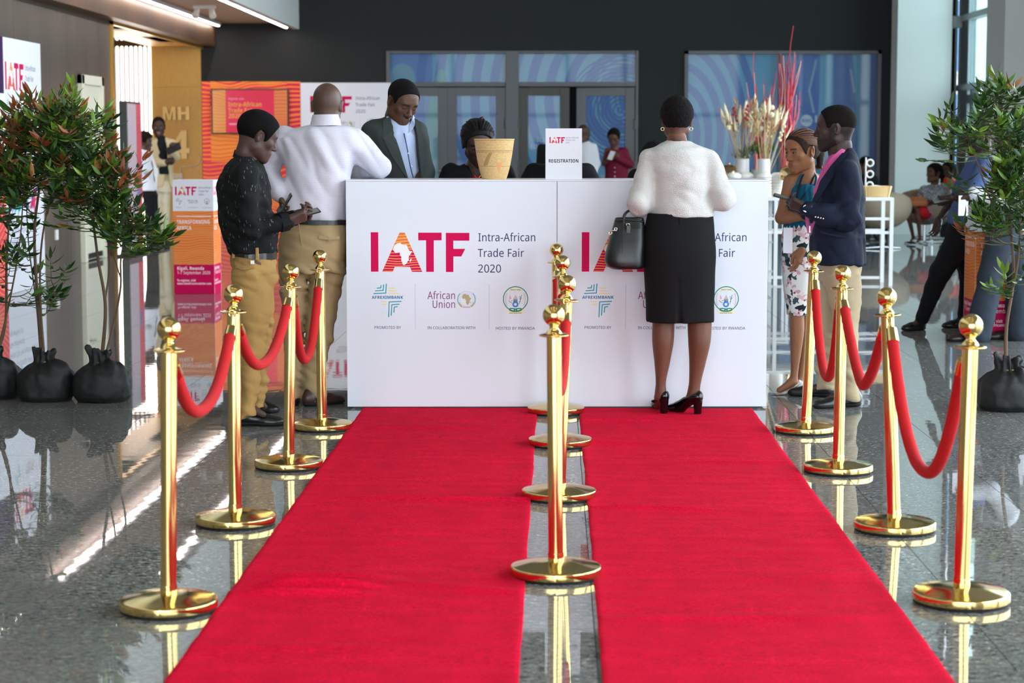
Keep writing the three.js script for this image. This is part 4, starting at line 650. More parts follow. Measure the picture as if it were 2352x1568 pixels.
tree('single green tree in a black sack at the right edge', [2.565,0,-11.265], 59, 0.34, [{ p: [[-0.01, 0.24, 0], [-0.012,0.471,0], [0.021,0.743,0], [-0.001,1.037,0], [-0.017,1.281,0], [-0.066,1.5,0], [-0.103,1.754,0]], r: 0.011 }, { p: [[0.009,0.644,0], [0.036,0.843,0.03], [0.046,1.136,0.03], [0.052,1.379,0.03]], r: 0.008 }, { p: [[0,0.988,0], [-0.117,1.161,0.05], [-0.22,1.427,0.05], [-0.284,1.572,0.05]], r: 0.006 }],
  [{ c: [-0.069,1.733,0], r: [0.0672, 0.0733], n: 13, red: 0.01, light: 0.2 }, { c: [-0.233,1.582,0.05], r: [0.116, 0.0782], n: 16, red: 0.01, light: 0.2 }, { c: [-0.337,1.449,0.05], r: [0.0718, 0.0489], n: 8, red: 0.1, light: 0.2 }, { c: [-0.031,1.485,0], r: [0.108, 0.127], n: 20, red: 0.015, light: 0.2 }, { c: [0.058,1.315,0], r: [0.108, 0.146], n: 24, red: 0.025, light: 0.12 }, { c: [-0.115,1.255,0.05], r: [0.0897, 0.108], n: 12, red: 0.04, light: 0.25 }, { c: [-0.014,1.072,0.02], r: [0.144, 0.0875], n: 22, red: 0.025, light: 0.2 }, { c: [-0.161,0.963,0.05], r: [0.0803, 0.0684], n: 9, red: 0.2, light: 0.05 }, { c: [-0.056,1.206,0.03], r: [0.0897, 0.0978], n: 12, red: 0.03, light: 0.2 }, { c: [-0.02,0.669,0.04], r: [0.0538, 0.0587], n: 4, red: 0, light: 0.4 }, { c: [0.088,0.901,0.02], r: [0.0718, 0.0978], n: 8, red: 0, light: 0.3 }]);

// ---------------------------------------------------------------- coffee table with flowers behind the desk
const whiteMetal = std({ color: '#e4e6e6', roughness: 0.35 }), china = std({ color: '#ece9e2', roughness: 0.18 });
{
  const t = thing('buffet_table', 'long white metal table with open shelves behind the desk', 'table', [2.7, 0, -21.45]); const w = 0.02;
  mk('table_top', bx(-0.95, 0.88, 0.9, 0.935, -0.3, 0.3, 0.004), whiteMetal, t);
  for (const x of [-0.93, -0.36, 0.86]) for (const z of [-0.28, 0.28]) mk('leg', bx(x - w, x + w, 0, 0.9, z - w, z + w), whiteMetal, t);
  for (const [y, z] of [[0.71, 0.28], [0.565, 0.28], [0.565, -0.28], [0.05, -0.28]]) mk('rail', bx(-0.95, 0.88, y - 0.015, y + 0.015, z - 0.014, z + 0.014), whiteMetal, t);
  for (const y of [0.74, 0.45, 0.14]) for (let k = 0; k < 6; k++) mk('shelf_slat', bx(-0.91, -0.38, y, y + 0.012, -0.25 + k * 0.085, -0.2 + k * 0.085), whiteMetal, t);
}
{
  const bowl = lathe([[0, 0], [0.05, 0], [0.052, 0.004], [0.07, 0.014], [0.083, 0.03], [0.086, 0.048], [0.083, 0.049], [0.078, 0.03], [0.05, 0.012], [0, 0.01]], 28).rotateX(Math.PI).translate(0, 0.049, 0); let first = null;
  const place = ['middle stack behind the desk', 'stack nearest the woman in white', 'stack before the red twigs', 'tall stack beyond the desk end'];
  [[2.053, -21.55, 8], [1.908, -21.4, 8], [2.23, -21.38, 8], [2.393, -21.5, 8]].forEach(([x, z, n], s) => { for (let k = 0; k < n; k++) {
    const y = 0.935 + k * 0.03, lab = `white bowl, ${place[s]}, ` + (k === n - 1 ? 'topmost' : ['lowest', 'second', 'third', 'fourth', 'fifth', 'sixth', 'seventh', 'eighth'][k] + ' from below');
    let o; if (!first) { o = first = mk('bowl', bowl, china); } else { o = first.clone(); o.name = numbered('bowl'); scene.add(o); } o.position.set(x, y, z); tag(o, lab, 'bowl', 'white bowls on the buffet table'); } });
}
const vaseM = std({ color: '#d4d2d2', roughness: 0.28 });
const straws = ['#d9c79a', '#cdb184', '#e3d8b8', '#b99362', '#c7a36f'].map((c) => std({ color: c, roughness: 0.9 })), creamM = std({ color: '#ebdfbd', roughness: 0.95 }), redSeed = std({ color: '#b5452f', roughness: 0.8 }), greenM = leafM('#3f6a33', 0.2);
function driedVase(label, x, z, spread, seed) {
  reseed(seed); const t = thing('flower_vase', label, 'vase', [x, 0.935, z], 0, 'vases of dried flowers');
  mk('vase', lathe([[0, 0], [0.073, 0], [0.077, 0.006], [0.078, 0.05], [0.073, 0.25], [0.068, 0.4], [0.064, 0.405], [0.06, 0.395], [0.068, 0.2], [0.06, 0.02], [0, 0.015]], 32), vaseM, t);
  for (let i = 0; i < 34; i++) {
    const a = rr(0, 6.28), f = Math.sqrt(rnd()), tx = spread[0] + (spread[1] - spread[0]) * rnd(), tz = rr(-0.16, 0.16), h = rr(0.72, 1.0) * (1 - Math.abs(tx) * 0.35);
    const p0 = [0.03 * Math.cos(a) * f, 0.1, 0.03 * Math.sin(a) * f], p2 = [tx, h, tz], p1 = [tx * 0.35 + 0.02 * Math.cos(a), h * 0.5, tz * 0.35];
    const m = straws[i % 5], st = mk('stem', taper([p0, p1, p2], 0.0038, 0.0024, 6, 5), m, t), d = V(p2).sub(V(p1)).normalize(), q = new THREE.Quaternion().setFromUnitVectors(V(0, 1, 0), d);
    const kind = i % 5; let g;
    if (kind === 0) g = solid([['s', [[-0.06, 0, 0, 0.006, 0.006], [0.02, 0, 0, 0.022, 0.02], [0.1, 0, 0, 0.014, 0.014], [0.17, 0.01, 0, 0.003, 0.003]], 0.01]], 0.009, { fold: (x, y, z2) => 0.004 * noise(x * 60, y * 60, z2 * 60 + i) });
    else if (kind === 1) g = new THREE.SphereGeometry(0.03, 10, 8);
    else if (kind === 2) { const l = []; for (let k = 0; k < 9; k++) { const b = new THREE.SphereGeometry(rr(0.013, 0.018), 7, 5); b.translate(0.012 * Math.cos(k * 2.4), -0.1 + k * 0.019, 0.012 * Math.sin(k * 2.4)); l.push(b); } g = join(l); }
    else if (kind === 3) { const l = []; for (let k = 0; k < 14; k++) { const b = leafGeo.clone(); b.scale(0.05, rr(0.06, 0.1), 0.05); b.rotateX(rr(0.2, 0.7)); b.rotateY(k * 2.4); b.translate(0, -0.12 + k * 0.014, 0); l.push(b); } g = join(l); }
    else g = new THREE.ConeGeometry(0.014, 0.16, 7);
    g.applyQuaternion(q); g.translate(...p2); mk('seed_head', g, kind === 2 && i % 2 ? redSeed : kind === 3 ? straws[3] : creamM, st);
  }
  for (let i = 0; i < 8; i++) { const a = rr(0, 6.28), e = [0.11 * Math.cos(a), rr(0.44, 0.52), 0.09 * Math.sin(a)], l = []; for (let k = 0; k < 8; k++) { const b = leafGeo.clone(); b.scale(0.07, 0.07, 0.07); b.rotateX(rr(0.4, 1.5)); b.rotateY(rr(0, 6.28)); b.translate(e[0] + rr(-0.012, 0.012), e[1] + (k - 4) * 0.011, e[2] + rr(-0.012, 0.012)); l.push(b); } mk('green_sprig', join(l), greenM, t); }
}
driedVase('pale vase of dried flowers nearer the woman in white', 2.023, -21.62, [-0.2, 0.16], 4); driedVase('pale vase of dried flowers nearer the red twigs', 2.238, -21.5, [-0.12, 0.26], 8);
const twigReds = ['#b3173a', '#c4405a', '#d8707c', '#8f1630', '#dc9a86'].map((c) => std({ color: c, roughness: 0.75 }));
function twigPot(label, x, y, z, n, hMax, spread, seed, pale) {
  reseed(seed); const t = thing('twig_pot', label, 'pot', [x, y, z], 0, 'pots of red twigs');
  mk('pot', lathe([[0, 0], [0.06, 0], [0.075, 0.01], [0.085, 0.1], [0.08, 0.19], [0.07, 0.2], [0.062, 0.19], [0.05, 0.05], [0, 0.04]], 28), std({ color: '#9a958c', roughness: 0.6 }), t);
  for (let i = 0; i < n; i++) { const a = rr(0, 6.28), h = hMax * rr(0.5, 0.86), tx = rr(spread[0], spread[1]), tz = rr(-0.12, 0.12), P = []; const tall = i === 0; for (let k = 0; k <= 6; k++) { const s = k / 6; P.push([0.035 * Math.cos(a) * (1 - s) + tx * Math.pow(s, 1.3) + 0.06 * noise(i * 3.1, s * 4, 1) * s, 0.1 + (tall ? hMax : h) * s, 0.035 * Math.sin(a) * (1 - s) + tz * s + 0.03 * noise(i * 5.7, s * 5, 9) * s]); }
    mk('twig', taper(P, pale ? 0.0095 : 0.0085, 0.004, 16, 6), twigReds[(i + (pale ? 1 : 0)) % 5], t); }
}
twigPot('tall crowded bunch of red twigs behind the woman in teal', 2.491, 0.935, -21.7, 46, 1.72, [-0.09, 0.16], 12, false);
twigPot('fainter bunch of pink twigs standing behind the dried flowers', 2.517, 0.98, -25, 26, 1.55, [-0.25, 0.24], 15, true);
{ const t = thing('side_table', 'narrow white table carrying the pink twigs', 'table', [2.517, 0, -25]); mk('table_top', bx(-0.4, 0.4, 0.95, 0.98, -0.25, 0.25, 0.004), whiteMetal, t); for (const x of [-0.37, 0.37]) for (const z of [-0.22, 0.22]) mk('leg', bx(x - 0.018, x + 0.018, 0, 0.95, z - 0.018, z + 0.018), whiteMetal, t); }
const dishM = std({ color: '#d8b98a', metalness: 1, roughness: 0.16 });
for (const [px, z, lab] of [[1.882, -21.68, 'domed brass serving dish beside the white jacket'], [2.493, -21.25, 'domed serving dish at the foot of the red twigs']]) {
  const t = thing('serving_dish', lab, 'serving dish', [px, 0.935, z], 0, 'domed serving dishes');
  mk('stand', lathe([[0, 0], [0.07, 0], [0.07, 0.01], [0.02, 0.03], [0.02, 0.16], [0.1, 0.19], [0, 0.19]], 28), dishM, t); mk('dome', lathe([[0.115, 0.19], [0.12, 0.2], [0.112, 0.26], [0.085, 0.31], [0.04, 0.335], [0, 0.34]], 32), dishM, t); mk('knob', new THREE.SphereGeometry(0.014, 12, 8).translate(0, 0.352, 0), dishM, t);
}
{
  const t = thing('bread_basket', 'pale wicker bread basket on the end of the buffet table', 'basket', [3.429, 0.935, -21.4]); const wick = std({ color: '#d7b984', roughness: 0.8 }), g = [];
  for (let k = 0; k < 7; k++) { const s = 0.86 + k * 0.028; mk('woven_band', tube([[-0.13 * s, k * 0.0165 + 0.009, -0.09 * s], [0.13 * s, k * 0.0165 + 0.009, -0.09 * s], [0.13 * s, k * 0.0165 + 0.009, 0.09 * s], [-0.13 * s, k * 0.0165 + 0.009, 0.09 * s]], 0.0092, 48, 8, true), wick, t); }
  for (let i = 0; i < 12; i++) { const x = -0.12 + i * 0.0218; mk('stake', cyl(0.006, 0.006, [x * 0.95, 0.0, 0.093], [x * 1.1, 0.118, 0.112], 6), wick, t); }
  mk('napkin', solid([['e', [0, 0.085, 0], [0.11, 0.04, 0.075]]], 0.01, { fold: (x, y, z) => 0.008 * noise(x * 22, y * 22, z * 22) }), std({ color: '#efe9e0', roughness: 0.9 }), t);
}
{ const t = thing('cup_rack', 'white ring-shaped cup rack beside the bread basket', 'rack', [3.338, 0.935, -21.55]); mk('post', cyl(0.008, 0.008, [0, 0, 0], [0, 0.42, 0], 8), whiteMetal, t); mk('foot', new THREE.CylinderGeometry(0.06, 0.06, 0.012, 20).translate(0, 0.006, 0), whiteMetal, t);
  for (let k = 0; k < 3; k++) mk('ring', new THREE.TorusGeometry(0.035, 0.009, 8, 20).translate(0.045, 0.12 + k * 0.12, 0), whiteMetal, t); }
// lounge chairs in the far corner
const shellM = std({ color: '#9a8f7c', roughness: 0.8, bumpMap: rep(weave, 30, 30), bumpScale: 0.0005 }), chrome = std({ color: '#cfd3d6', metalness: 1, roughness: 0.18 });
let loungeProto = null;
function lounge(label, x, z, turn) {
  let t;
  if (!loungeProto) { t = loungeProto = thing('lounge_chair', label, 'chair', [x, 0, z], turn, 'beige lounge chairs');
    mk('shell', split(solid([['e', [0, 0.62, 0], [0.43, 0.34, 0.4]], ['e-', [0, 0.78, 0.1], [0.385, 0.36, 0.4], null, 0.03], ['h', [0, 0.78, 0.1], [0, 1, 0.45], 0.03]], 0.016)), shellM, t); mk('seat_pad', solid([['e', [0, 0.43, 0.02], [0.29, 0.05, 0.28]]], 0.016), shellM, t);
    mk('pedestal', cyl(0.025, 0.025, [0, 0.02, 0], [0, 0.32, 0]), chrome, t); mk('foot_star', join([0, 1, 2, 3].map((k) => cyl(0.016, 0.012, [0, 0.03, 0], [0.3 * Math.cos(k * 1.571 + 0.78), 0.014, 0.3 * Math.sin(k * 1.571 + 0.78)], 8))), chrome, t); }
  else { t = loungeProto.clone(); t.name = numbered('lounge_chair'); scene.add(t); t.position.set(x, 0, z); t.rotation.y = turn; tag(t, label, 'chair', 'beige lounge chairs'); }
}
lounge('beige lounge chair on which the woman in a patterned top sits', 5.586, -30.25, R(-42)); lounge('empty beige lounge chair behind the bread basket', 4.665, -28.6, R(150)); lounge('beige lounge chair of the woman in red by the far windows', 6.02, -32.0, R(-60)); lounge('beige lounge chair of the man in dark clothes by the blue window', 4.853, -31.1, R(20));

// ---------------------------------------------------------------- people: one continuous body each, clothes and hair as its parts
const lin = (c) => new THREE.Color(c);
const skinM = phys({ color: '#ffffff', vertexColors: true, roughness: 0.46, specularIntensity: 0.55, bumpMap: rep(grain, 8, 8), bumpScale: 0.0003 });
const hairTex = rep(grain, 12, 12);
const hairMat = (c, r = 0.8) => phys({ color: c, roughness: r, specularIntensity: r < 0.7 ? 0.4 : 0.25, bumpMap: hairTex, bumpScale: 0.004 });
// head: origin between the ears, y up, z to the face
function headPrims(f, shut, wide = 1) {
  const P = [['e', [0, 0.034, -0.013], [0.0745, 0.083, 0.096]], ['e', [0, 0.03, 0.03], [0.064, 0.062, 0.06], null, 0.03], ['e', [0, -0.03, 0.028], [0.06, 0.068, 0.06], null, 0.03],
    ['c', [0, -0.02, -0.03], [0, -0.105, -0.03], f ? 0.044 : 0.052, f ? 0.043 : 0.05, 0.045], ['c', [0.046, -0.062, 0.0], [0.012, -0.098, 0.066], 0.023, 0.02, 0.03], ['c', [-0.046, -0.062, 0.0], [-0.012, -0.098, 0.066], 0.023, 0.02, 0.03], ['e', [0.041, -0.022, 0.06], [0.022, 0.02, 0.02], null, 0.02], ['e', [-0.041, -0.022, 0.06], [0.022, 0.02, 0.02], null, 0.02],
    ['c', [-0.034, 0.021, 0.078], [0.034, 0.021, 0.078], f ? 0.0065 : 0.0105, f ? 0.0065 : 0.0105, 0.025], ['e', [0, -0.068, f ? 0.07 : 0.073], [0.032, 0.026, f ? 0.021 : 0.023], null, 0.02], ['e', [0, -0.103, 0.071], f ? [0.016, 0.014, 0.016] : [0.021, 0.016, 0.018], null, 0.02],
    ['c', [0, 0.012, 0.086], [0, -0.028, f ? 0.101 : 0.105], 0.007, f ? 0.009 : 0.011, 0.013], ['e', [0, -0.033, f ? 0.102 : 0.106], f ? [0.013, 0.01, 0.011] : [0.015, 0.0115, 0.012], null, 0.008], ['e', [0.0155, -0.037, 0.094], [0.0095, 0.0085, 0.011], null, 0.007], ['e', [-0.0155, -0.037, 0.094], [0.0095, 0.0085, 0.011], null, 0.007],
    ['c', [-0.017, -0.0635, f ? 0.0875 : 0.0905], [0.017, -0.0635, f ? 0.0875 : 0.0905], 0.0055, 0.0055, 0.008], ['c', [-0.014, -0.0765, f ? 0.086 : 0.089], [0.014, -0.0765, f ? 0.086 : 0.089], 0.007, 0.007, 0.007],
    ['e-', [0.031, 0.002, 0.1], [0.019, 0.012, 0.016], null, 0.012], ['e-', [-0.031, 0.002, 0.1], [0.019, 0.012, 0.016], null, 0.012], ['e', [0.031, 0.001, 0.0745], [0.0155, 0.0135, 0.0145], null, 0.005], ['e', [-0.031, 0.001, 0.0745], [0.0155, 0.0135, 0.0145], null, 0.005],
    ['c-', [-0.021, -0.0705, 0.1], [0.021, -0.0705, 0.1], 0.0022, 0.0022, 0.004]];
  for (const s of [1, -1]) { P.push(['e', [s * 0.0795, -0.006, -0.012], [0.009, 0.033, 0.02], [0, s * 30, s * -6], 0.006], ['e-', [s * 0.0885, -0.004, -0.003], [0.0065, 0.021, 0.011], [0, s * 30, 0], 0.005]);
    P.push(shut ? ['e-', [s * 0.031, -0.0055, 0.092], [0.0135, 0.0016, 0.006], null, 0.002] : ['e-', [s * 0.031, -0.001, 0.094], [0.0115, 0.0036, 0.014], null, 0.002]); }
  if (wide !== 1) for (const p of P) if (p[0][0] === 'e') { p[1] = [p[1][0] * wide, p[1][1], p[1][2]]; }
  return P;
}
const cache = {}, cached = (k, f) => (cache[k] ??= f());
const headGeo = (f, shut, h) => cached('head' + f + shut + h, () => solid(headPrims(f, shut), h));
function paintHead(g, o) {
  const p = g.attributes.position, c = new Float32Array(p.count * 3), base = lin(o.skin), lip = lin(o.lip ?? '#5c322d').lerp(base, 0.6), dark = lin('#120d0b'), beard = o.beard, t = new THREE.Color();
  for (let i = 0; i < p.count; i++) { const x = Math.abs(p.getX(i)), y = p.getY(i), z = p.getZ(i); t.copy(base);
    if (z > 0.085 && x < 0.024 - Math.abs(y + 0.07) * 0.5 && y < -0.0575 && y > -0.0845) t.copy(lip);
    if (z > 0.055 && x > 0.013 && x < 0.05 && y > 0.0165 + 0.12 * Math.max(0, x - 0.03) * -1 && y < 0.0265 - 0.1 * Math.max(0, x - 0.035)) t.lerp(dark, 0.75);
    if (z > 0.066 && x > 0.018 && x < 0.045 && Math.abs(y + (o.shut ? 0.0055 : -0.0035) + (x - 0.031) ** 2 * 12 * (o.shut ? -1 : 1)) < 0.0022) t.lerp(dark, 0.8);
    if (beard === 'full' && z > -0.005 && (y < -0.052 - Math.max(0, z - 0.03) * 0.1 || (x > 0.05 && y < 0 && z < 0.03)) && !(z > 0.082 && x < 0.024 && y < -0.0565 && y > -0.085)) t.lerp(dark, 0.62);
    if ((beard === 'full' || beard === 'moustache') && z > 0.075 && x < 0.03 && y < -0.047 && y > -0.0585) t.lerp(dark, 0.7);
    if ((beard === 'goatee' || beard === 'moustache') && z > 0.05 && x < 0.022 && y < -0.088) t.lerp(dark, beard === 'goatee' ? 0.85 : 0.35);
    if (o.cap && (z < 0.03 - Math.max(0, 0.02 - y) * 0.4 || y > 0.082) && y > (z < -0.045 ? -0.07 : z < -0.03 ? -0.03 : -0.004) && !(x > 0.0735 && y < 0.035 && z > -0.035)) t.lerp(dark, o.cap);
    c[i * 3] = t.r; c[i * 3 + 1] = t.g; c[i * 3 + 2] = t.b; }
  const q = g.clone(); q.setAttribute('color', new THREE.BufferAttribute(c, 3)); return q;
}
const paint = (g, color) => { const c = lin(color), a = new Float32Array(g.attributes.position.count * 3); for (let i = 0; i < a.length; i += 3) { a[i] = c.r; a[i + 1] = c.g; a[i + 2] = c.b; } g.setAttribute('color', new THREE.BufferAttribute(a, 3)); return g; };
const eyeGeo = cached('eye', () => { const g = new THREE.SphereGeometry(0.0118, 20, 14), p = g.attributes.position, c = new Float32Array(p.count * 3); for (let i = 0; i < p.count; i++) { const z = p.getZ(i) / 0.0118, v = z > 0.8 ? [0.01, 0.005, 0.004] : [0.3, 0.26, 0.23]; c.set(v, i * 3); } g.setAttribute('color', new THREE.BufferAttribute(c, 3)); return g; });
const eyeM = std({ color: '#ffffff', vertexColors: true, roughness: 0.15 });
// hair on the same head
function hairPrims(kind, t) {
  const P = [['e', [0, 0.036, -0.014], [0.0745 + t, 0.083 + t, 0.096 + t]], ['e', [0, 0.032, 0.028], [0.064 + t, 0.062 + t, 0.058 + t], null, 0.03]];
  if (kind === 'pulled') P.push(['e', [0, -0.0, -0.03], [0.07 + t, 0.07, 0.08 + t], null, 0.03]);
  if (kind !== 'fade') P.push(['e-', [0, kind === 'pulled' ? -0.03 : -0.022, 0.112], [0.125, 0.112, 0.085], null, 0.006], ['h', [0, kind === 'pulled' ? -0.07 : -0.038, 0], [0, -1, kind === 'pulled' ? 0.6 : 0.42], 0.012]);
  if (kind === 'fade') P.push(['e-', [0, -0.012, 0.118], [0.2, 0.112, 0.082], null, 0.004], ['h', [0, -0.02, 0], [0, -1, 0.42], 0.01]);
  for (const s of [1, -1]) P.push(['e-', [s * 0.084, -0.014, -0.002], [0.03, 0.04, 0.027], null, 0.008]);
  if (kind === 'pulled') P.push(['e', [0, -0.02, -0.125], [0.03, 0.032, 0.026], null, 0.02], ['c', [0, -0.03, -0.135], [0.01, -0.1, -0.115], 0.026, 0.018, 0.02]);
  if (kind === 'bun') P.push(['e', [0.01, 0.03, -0.13], [0.045, 0.045, 0.035], null, 0.02]);
  return P;
}
const hairGeo = (kind, t, h, amp, fr) => cached('hair' + [kind, t, h, amp, fr], () => split(solid(hairPrims(kind, t), h, { fold: (x, y, z) => amp * noise(x * fr, y * fr, z * fr) })));
// hand: wrist at the origin, fingers along y, palm towards z, thumb on the +x side
function handPrims(curl, thumb = 0.5, spread = 1) {
  const P = [['e', [0, 0.01, 0], [0.027, 0.03, 0.019]]];
  const X = [-0.03, -0.0105, 0.0105, 0.03], L = [0.06, 0.077, 0.083, 0.075], Rr = [0.0078, 0.0088, 0.0092, 0.009];
  X.forEach((x, i) => { const k0 = [x * 1.0, 0.086 - Math.abs(i - 1.8) * 0.004, 0]; P.push(['c', [x * 0.55, 0.012, 0], k0, 0.0155, 0.0125, 0.02]);
    let a = 0, p = k0; const c = Array.isArray(curl[0]) ? curl[i] : curl; [0.45, 0.31, 0.24].forEach((fr, j) => { a += R(c[j]); const l = L[i] * fr, q = [p[0] + x * 0.12 * spread * l / 0.03, p[1] + Math.cos(a) * l, p[2] + Math.sin(a) * l]; P.push(['c', p, q, Rr[i] * (1 - j * 0.08), Rr[i] * (0.93 - j * 0.08), j ? 0.002 : 0.006]); p = q; }); });
  const t0 = [0.02, 0.018, 0.006], t1 = [0.043 + 0.006 * (1 - thumb), 0.05, 0.014 + 0.02 * thumb], t2 = [0.047 - 0.018 * thumb, 0.078, 0.02 + 0.028 * thumb], t3 = [0.046 - 0.03 * thumb, 0.1, 0.022 + 0.03 * thumb];
  P.push(['c', t0, t1, 0.017, 0.0125, 0.018], ['c', t1, t2, 0.0115, 0.0103, 0.004], ['c', t2, t3, 0.0103, 0.0085, 0.003]);
  return P;
}
const POSE = { relaxed: [[22, 26, 18], 0.35], hold: [[48, 46, 30], 0.8], fist: [[75, 80, 50], 0.9], flat: [[6, 8, 6], 0.2], point: [[[60, 70, 40], [55, 65, 40], [50, 60, 40], [28, 30, 20]], 0.6] };
const handGeo = (pose, h) => cached('hand' + pose + h, () => solid(handPrims(...POSE[pose]), h));
function placeHand(o) { // o.w wrist, o.d finger direction, o.n palm direction, side +1 keeps the thumb on the right of (d, n)
  const y = V(o.d).normalize(), z = V(o.n).addScaledVector(y, -V(o.n).dot(y)).normalize(), x = y.clone().cross(z), s = o.s ?? 1, g = handGeo(o.pose ?? 'relaxed', o.h ?? 0.0034).clone();
  const m = new THREE.Matrix4().makeBasis(x.multiplyScalar((o.mirror ? -1 : 1) * s), y.multiplyScalar(s), z.multiplyScalar(s)).setPosition(...o.w); g.applyMatrix4(m);
  if (o.mirror) { const ix = g.index.array.slice(); for (let i = 0; i < ix.length; i += 3) [ix[i + 1], ix[i + 2]] = [ix[i + 2], ix[i + 1]]; g.setIndex(new THREE.BufferAttribute(ix, 1)); }
  return g;
}
const mid = (a, b, t = 0.5) => a.map((v, i) => v + (b[i] - v) * t), plus = (a, b) => a.map((v, i) => v + b[i]);
// o: head {p, yaw, pitch, roll, s, f, shut, beard, hair [kind, thickness, colour, amp, freq]}, nk neck base, arms [[s, e, w], ...], legs [[h, k, a, toe], ...], hands [...], extra prims, skin, h
function figure(t, o) {
  const h = o.h ?? 0.011, hd = o.head, s = hd.s ?? 1, far = h > 0.015, m = new THREE.Matrix4().compose(V(hd.p), new THREE.Quaternion().setFromEuler(new THREE.Euler(R(hd.pitch ?? 0), R(hd.yaw ?? 0), R(hd.roll ?? 0), 'YXZ')), V(s, s, s));
  const at = (x, y, z) => V(x, y, z).applyMatrix4(m).toArray(), B = [], f = o.f ? 0.9 : 1;
  const [a0, a1] = o.arms, sh = mid(a0[0], a1[0]), nr = (o.neck ?? (o.f ? 0.045 : 0.053)), sl = o.slim ?? 0.8;
  B.push(['c', at(0, -0.085, -0.028), o.nk, nr, nr * 1.03, 0.02], ['c', o.nk, plus(sh, [0, -0.03, 0]), nr, 0.06, 0.05], ['c', mid(sh, a0[0], 0.85), mid(sh, a1[0], 0.85), 0.05 * f, 0.05 * f, 0.04]);
  const [l0, l1] = o.legs, hip = mid(l0[0], l1[0]), chest = mid(sh, hip, 0.32), waist = mid(sh, hip, 0.68);
  B.push(['c', chest, waist, 0.112 * f * sl, 0.1 * f * sl, 0.05], ['c', waist, plus(hip, [0, 0.02, 0]), 0.1 * f * sl, 0.112 * f * sl, 0.05], ['c', mid(chest, a0[0], 0.4), mid(chest, a1[0], 0.4), 0.08 * f * sl, 0.08 * f * sl, 0.05]);
  for (const [S, E, W] of o.arms) { const r = (o.armR ?? 0.85) * f; B.push(['c', S, E, 0.046 * r, 0.04 * r, 0.03], ['c', E, mid(E, W, 0.35), 0.039 * r, 0.04 * r, 0.02], ['c', mid(E, W, 0.35), W, 0.04 * r, 0.026 * r, 0.02]); }
  for (const [A, K, N, T0] of o.legs) { const T = o.bare ? T0 : mid(N, [T0[0], 0.03, T0[2]], 0.6);  if (!o.noLegs) { B.push(['c', A, K, 0.078 * f * sl, 0.052 * f * sl, 0.04], ['c', K, mid(K, N, 0.3), 0.05 * f * sl, 0.055 * f * sl, 0.03], ['c', mid(K, N, 0.3), N, 0.054 * f * sl, 0.034 * f * sl, 0.03], ['c', N, T, 0.03 * sl, 0.018, 0.02]); } }
  if (o.extra) B.push(...o.extra);
  const geos = [paint(solid(B, h), o.skin)], hh = far ? 0.0065 : 0.0034;
  geos.push(paintHead(headGeo(!!o.f, !!hd.shut, hh), { skin: hd.skin ?? o.skin, beard: hd.beard, lip: hd.lip, cap: hd.cap, shut: hd.shut }).applyMatrix4(m));
  for (const q of o.hands ?? []) geos.push(paint(placeHand({ h: far ? 0.006 : 0.0034, ...q }), q.skin ?? o.skin));
  geos.forEach((g) => { if (g.attributes.uv) g.deleteAttribute('uv'); });
  const body = mk('body', split(mergeGeometries(geos)), skinM, t);
  if (!hd.shut && !hd.noEyes) for (const q of [0.031, -0.031]) { const e = eyeGeo.clone(); e.rotateX(R(hd.gaze ?? 0)); e.translate(q, 0.0005, 0.0775); e.applyMatrix4(m); mk('eye', e, eyeM, t); }
  if (hd.hair) { const [kind, th, col, amp = 0.0009, fr = 150, rough = 0.85] = hd.hair; mk('hair', hairGeo(kind, th, far ? 0.007 : 0.0038, amp, fr).clone().applyMatrix4(m), hairMat(col, rough), t); }
  if (hd.beard === 'moustache' || hd.beard === 'full') mk('moustache', cached('moustache' + far, () => solid([['c', [-0.027, -0.0595, 0.084], [-0.003, -0.0535, 0.0965], 0.002, 0.0036, 0.006], ['c', [0.027, -0.0595, 0.084], [0.003, -0.0535, 0.0965], 0.002, 0.0036, 0.006]], 0.002)).clone().applyMatrix4(m), hairMat('#1c1310'), t);
  return { m, at };
}
const crease = (a, b, c) => 0.55 - 2.2 * Math.abs(noise(a, b, c));            // ridges with sharp valleys
const folds = (seed, amp, fx, fy, fz = fx) => (x, y, z) => { const w = 0.05 * noise(x * 5 + seed, y * 5, z * 5); return amp * (noise(x * fx, y * fy, z * fz + seed) + 0.75 * crease((x + w) * fx * 1.3 + y * 3 + 7, (y + w) * fy * 1.2 + x * 2.5, z * fz * 1.3 + seed) + 0.3 * noise(x * fx * 3.3, y * fy * 3, z * fz * 3.3 + seed)); };
const sleeve = (a, r) => [['c', a[0], a[1], r[0], r[1], 0.05], ['c', a[1], a[2], r[1], r[2], 0.03]];
const wear = (t, name, prims, m, h, fold, extra) => mk(name, split(solid(prims, h, { fold, ...extra })), m, t);
// a thin band between two edges
function strip(A, B, th) {
  const n = A.length, P = [], I = []; const a = A.map((p) => V(p)), b = B.map((p) => V(p));
  for (let i = 0; i < n; i++) { const t = a[Math.min(n - 1, i + 1)].clone().sub(a[Math.max(0, i - 1)]), nn = b[i].clone().sub(a[i]).cross(t).normalize().multiplyScalar(th / 2); for (const q of [a[i].clone().add(nn), b[i].clone().add(nn), b[i].clone().sub(nn), a[i].clone().sub(nn)]) P.push(q.x, q.y, q.z); }
  for (let i = 0; i < n - 1; i++) for (let k = 0; k < 4; k++) { const p = i * 4 + k, q = i * 4 + (k + 1) % 4; I.push(p, q, p + 4, q, q + 4, p + 4); }
  I.push(0, 2, 1, 0, 3, 2, n * 4 - 4, n * 4 - 3, n * 4 - 2, n * 4 - 4, n * 4 - 2, n * 4 - 1);
  const g = new THREE.BufferGeometry(); g.setAttribute('position', new THREE.BufferAttribute(new Float32Array(P), 3)); g.setIndex(I); const q = g.toNonIndexed(); q.computeVertexNormals(); return boxUV(q);
}
